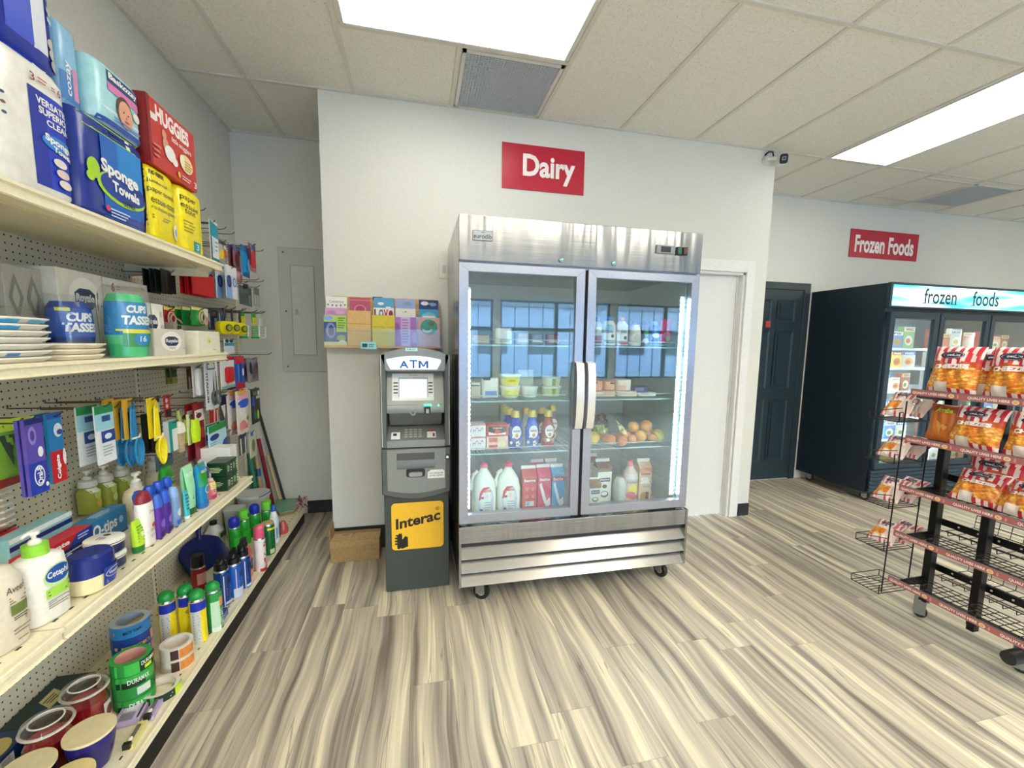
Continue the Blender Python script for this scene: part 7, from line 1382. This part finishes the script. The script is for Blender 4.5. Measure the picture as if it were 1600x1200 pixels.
t = root('egg_white_jug', 'clear jug lying with a pale label between the carton and smoothie', 'jug', 1.246, 2.44, F0); MB().loft([(0, .040, .03, 3), (.005, .045, .036, 3), (.12, .045, .036, 3), (.155, .03, .025, 2.4), (.165, .015, .015, 2)], M('#b9bcb8', .2), 24).build('jug', t); MB().deco([('r', .2, .15, .85, .7, '#e4e2e0'), ('l', .28, .2, .8, .62, 4, '#6a6870')], .09, .155, lsurf([(0, .046, .037, 3), (.12, .046, .037, 3)])).build('label', t)
drink(1.322, .100, .268, '#d9c4bc', '#d9404a', 'clear smoothie bottle with red cap and fruit label', [('r', .05, 0, .95, .2, '#c45a6c'), ('e', .55, .38, .35, .14, '#e8d45a'), ('e', .4, .22, .3, .1, '#d9607a'), ('t', 'bolthouse', .15, .55, .85, .62, '#5a5a6a', {'b': 0}), ('r', .1, .66, .9, .8, '#e4ded9')], .32, name='smoothie_bottle', sh=.66, z=F0, y=2.45)
carton(1.380, 1.466, 2.43, F0, .268, '#d9b898', [('r', 0, .86, 1, 1, '#c97a5a'), ('r', .1, .78, .9, .85, '#a83c34'), ('t', 'Silk', .12, .52, .9, .72, '#f6f2ec', {'b': .05}), ('t', 'almond', .3, .40, .85, .48, '#8a5a3c', {'b': 0}), ('e', .4, .12, .3, .14, '#b98a5c'), ('r', .55, .04, .8, .26, '#6a3c28')], 'tan Silk almond drink carton beside the smoothie', .08, name='almond_drink_carton', cat='almond drink', gable='#f0ece6')
for k in range(2):
    t = root('egg_carton', 'pale green clear egg carton at the right of the cooler floor, %s' % ('lower', 'upper')[k], 'eggs', 1.480, 2.64, F0 + .075 * k, 0)
    m_ = MB(); m_.box(-.045, .045, -.12, .12, 0, .03, M('#c4d4c4', .4))
    for i in range(2):
        for j in range(5): m_.ball(-.022 + .044 * i, -.096 + .048 * j, .035, .020, .022, .026, '#e6e9de', 12, 8)
    m_.build('tray', t); MB().loft([(.03, .046, .121, 6), (.055, .042, .116, 6), (.070, .034, .108, 6)], CLEAR, 28).build('clear_lid', t)
    MB().deco([('r', .1, .2, .9, .9, '#dfe6e0'), ('l', .2, .3, .8, .8, 3, '#8aa49c')], .09, .03, lambda x, z, e: (x, -.120 - e, z)).build('label', t)
# ================================================================== freezer goods
rg = random.Random(11)
FC = [('#e9b48a', '#d94a3a', 'orange and red'), ('#d9d4c4', '#3a6ab0', 'cream and blue'), ('#8fb46a', '#e9e4c4', 'green'), ('#c94a3c', '#f0dcb0', 'red'), ('#e8c45a', '#a84a2c', 'yellow'), ('#5a8ac4', '#e9f0f4', 'blue'), ('#f0ece4', '#c9584c', 'white and red'), ('#a8603c', '#e9c48a', 'brown')]
shelfz = [.335 + .01, .602, .802, 1.067, 1.292, 1.477]
nm = ['lowest', 'second', 'third', 'fourth', 'fifth', 'top']
for di, (a, b_) in enumerate(zip(xs_, xs_[1:])):
    for si, z in enumerate(shelfz):
        top = (shelfz + [1.79])[si + 1] - .035
        x = a + .075; k = 0
        while x < b_ - .16:
            w_ = rg.uniform(.10, .16); h = min(top - z, rg.uniform(.13, .21)); c_, d_, cn = FC[rg.randrange(8)]
            lab = '%s frozen food box, %s freezer shelf, %s door, number %s from its left' % (cn, nm[si], ('left', 'middle', 'right')[di], ('one', 'two', 'three', 'four', 'five')[k])
            it = [('r', 0, .78, 1, 1, d_), ('e', .5, .36, .34, .24, rg.choice(['#e9a44a', '#f0e4c0', '#c9703a', '#e8e4dc'])), ('e', .45, .34, .2, .12, rg.choice(['#c9502c', '#d9b04a', '#6a8a3c'])), ('t', rg.choice(['PIZZA', 'FRIES', 'PEAS', 'PIE', 'CORN', 'WINGS']), .15, .82, .85, .95, W_ if d_[1] != 'e' else '#8a2c24', {'b': .03})]
            o = pack('frozen_food_box', lab, 'frozen food', 3.07 + .10, x, x + w_, z, z + h, .06 + .0 * k, c_, it, rot=0, group=None, n=None if rg.random() < .6 else 4, kind='film')
            x += w_ + .006; k += 1
# ================================================================== snack bags on the rack
def chip_bag(lab, x, y, z, rz, w_, h, kind=0, tiltx=-.25, seed=1, grp=None):
    t = root('snack_bag', lab, 'bag of snacks', x, y, z, rz, grp); t.rotation_euler = (tiltx, 0, rz)
    rg = random.Random(seed); ph = rg.uniform(0, 6)
    stripe = ['#f0dcd8', '#c9273c'] if kind != 2 else ['#f2e2de', '#c9606a']
    def surf(u, v, s_=-1):
        e = abs(2 * u - 1); f = abs(2 * v - 1)
        bulge = .19 * w_ * (1 - e ** 2.4) ** .6 * (1 - f ** 4) ** .8 if e < 1 and f < 1 else 0
        wr = .0035 * sin(13 * u + ph) * sin(9 * v + ph) + .003 * sin(24 * u + 5 * v)
        sx = 1 - .06 * (1 - f ** 2)
        return ((u - .5) * w_ * sx, s_ * (bulge + wr * (1 - f ** 6)) , v * h)
    def colf(u, v):
        if kind == 1:
            if v > .78: return '#a8481c'
            return '#cf7028'
        lim = .60 + .10 * abs(sin(5 * u + ph)) - .12 * u * (1 - u)
        if v > lim: return stripe[int((u * 1.0 + .10 * (v - .6)) * 12) % 2]
        if v < .13 + .12 * (abs(u - .35) < .14): return stripe[int(u * 12 + 1) % 2] if abs(u - .35) > .14 else '#f0e2da'
        if kind == 2: return CHIPS if u < .55 and v < lim - .08 else '#e6cfc4'
        if v > lim - .12: return '#c9541c'
        return CHIPS
    film = MB(); film.grid(lambda u, v: surf(u, v), 34, 34, lambda u, v: (colf(u, v) if not isinstance(colf(u, v), str) else M(colf(u, v), .28))); film.build('bag_front', t, ang=80)
    MB().grid(lambda u, v: surf(1 - u, v, 1), 16, 14, lambda u, v: M(stripe[int(u * 10) % 2] if v > .6 else '#d9b4a4', .3)).build('bag_back', t, ang=80)
    def ds(xx, zz, e): p = surf(xx / w_ + .5, zz / h); return (p[0], p[1] - .001 - e, p[2])
    if kind == 1: it = [('t', 'Arriba', .20, .78, .72, .90, '#bfe04a', {'b': .04, 'i': .2}), ('p', [(.3, .55), (.7, .40), (.45, .15)], '#e9a85a'), ('p', [(.1, .35), (.4, .45), (.3, .12)], '#f0b86a')]
    else: it = [('e', .46, .80, .25, .080, '#1c1834'), ('e', .46, .80, .235, .070, '#e9e2ea'), ('e', .46, .80, .225, .064, '#241c44'), ('t', 'Hawkins', .28, .775, .64, .83, '#f0ece8', {'b': .02, 'i': .2}), ('t', 'CHEEZIES', .14, .50, .84, .595, '#fbf6f0', {'b': .06, 'sk': .03})]
    MB().deco(it, w_, h, ds, x0=-w_ / 2).build('print', t)
    return t
zt = LV[4] + .004
chip_bag('striped Hawkins Cheezies bag, left one on the top rack shelf', 2.53, 1.555, LV[4] + .0, WEST, .205, .235, 0, -.18, 1)
chip_bag('striped Hawkins Cheezies bag, right one on the top rack shelf at the picture edge', 2.53, 1.335, LV[4], WEST - .08, .205, .235, 0, -.18, 2)
chip_bag('striped Cheezies bag leaning between and behind the two top bags', 2.63, 1.45, LV[4], WEST + .2, .20, .225, 0, -.15, 3)
chip_bag('orange and brown Arriba chip bag, second rack shelf', 2.57, 1.585, LV[3], WEST, .15, .185, 1, -.15, 4)
chip_bag('striped Hawkins Cheezies bag in the middle of the second rack shelf', 2.525, 1.440, LV[3], WEST - .05, .20, .20, 0, -.25, 5)
chip_bag('striped Cheezies bag at the picture edge on the second rack shelf', 2.53, 1.235, LV[3], WEST, .20, .20, 0, -.22, 6)
chip_bag('upright striped bag at the back of the third rack shelf', 2.655, 1.41, LV[2] + .02, WEST, .22, .20, 0, -.12, 7)
chip_bag('Cheezies bag lying left on the third rack shelf', 2.535, 1.415, LV[2] + .004, WEST + .1, .18, .17, 0, -.62, 8)
chip_bag('Cheezies bag lying right on the third rack shelf', 2.52, 1.245, LV[2] + .004, WEST - .1, .18, .17, 0, -.62, 9)
for k, (z, nb) in enumerate(((1.085, 2), (.86, 2), (.616, 2), (.378, 2))):
    for j in range(nb):
        t = chip_bag('small striped snack bag in the %s wing basket of the rack, %s' % (('top', 'second', 'third', 'fourth')[k], ('outer', 'inner')[j]), 2.49 + .098 * j, 1.765 - .01 * j, z + .02, .10 - .2 * j + pi * 1.5, .130, (.17, .155, .155, .145)[k], 2, -.75 - .1 * (k % 2), 20 + 3 * k + j)
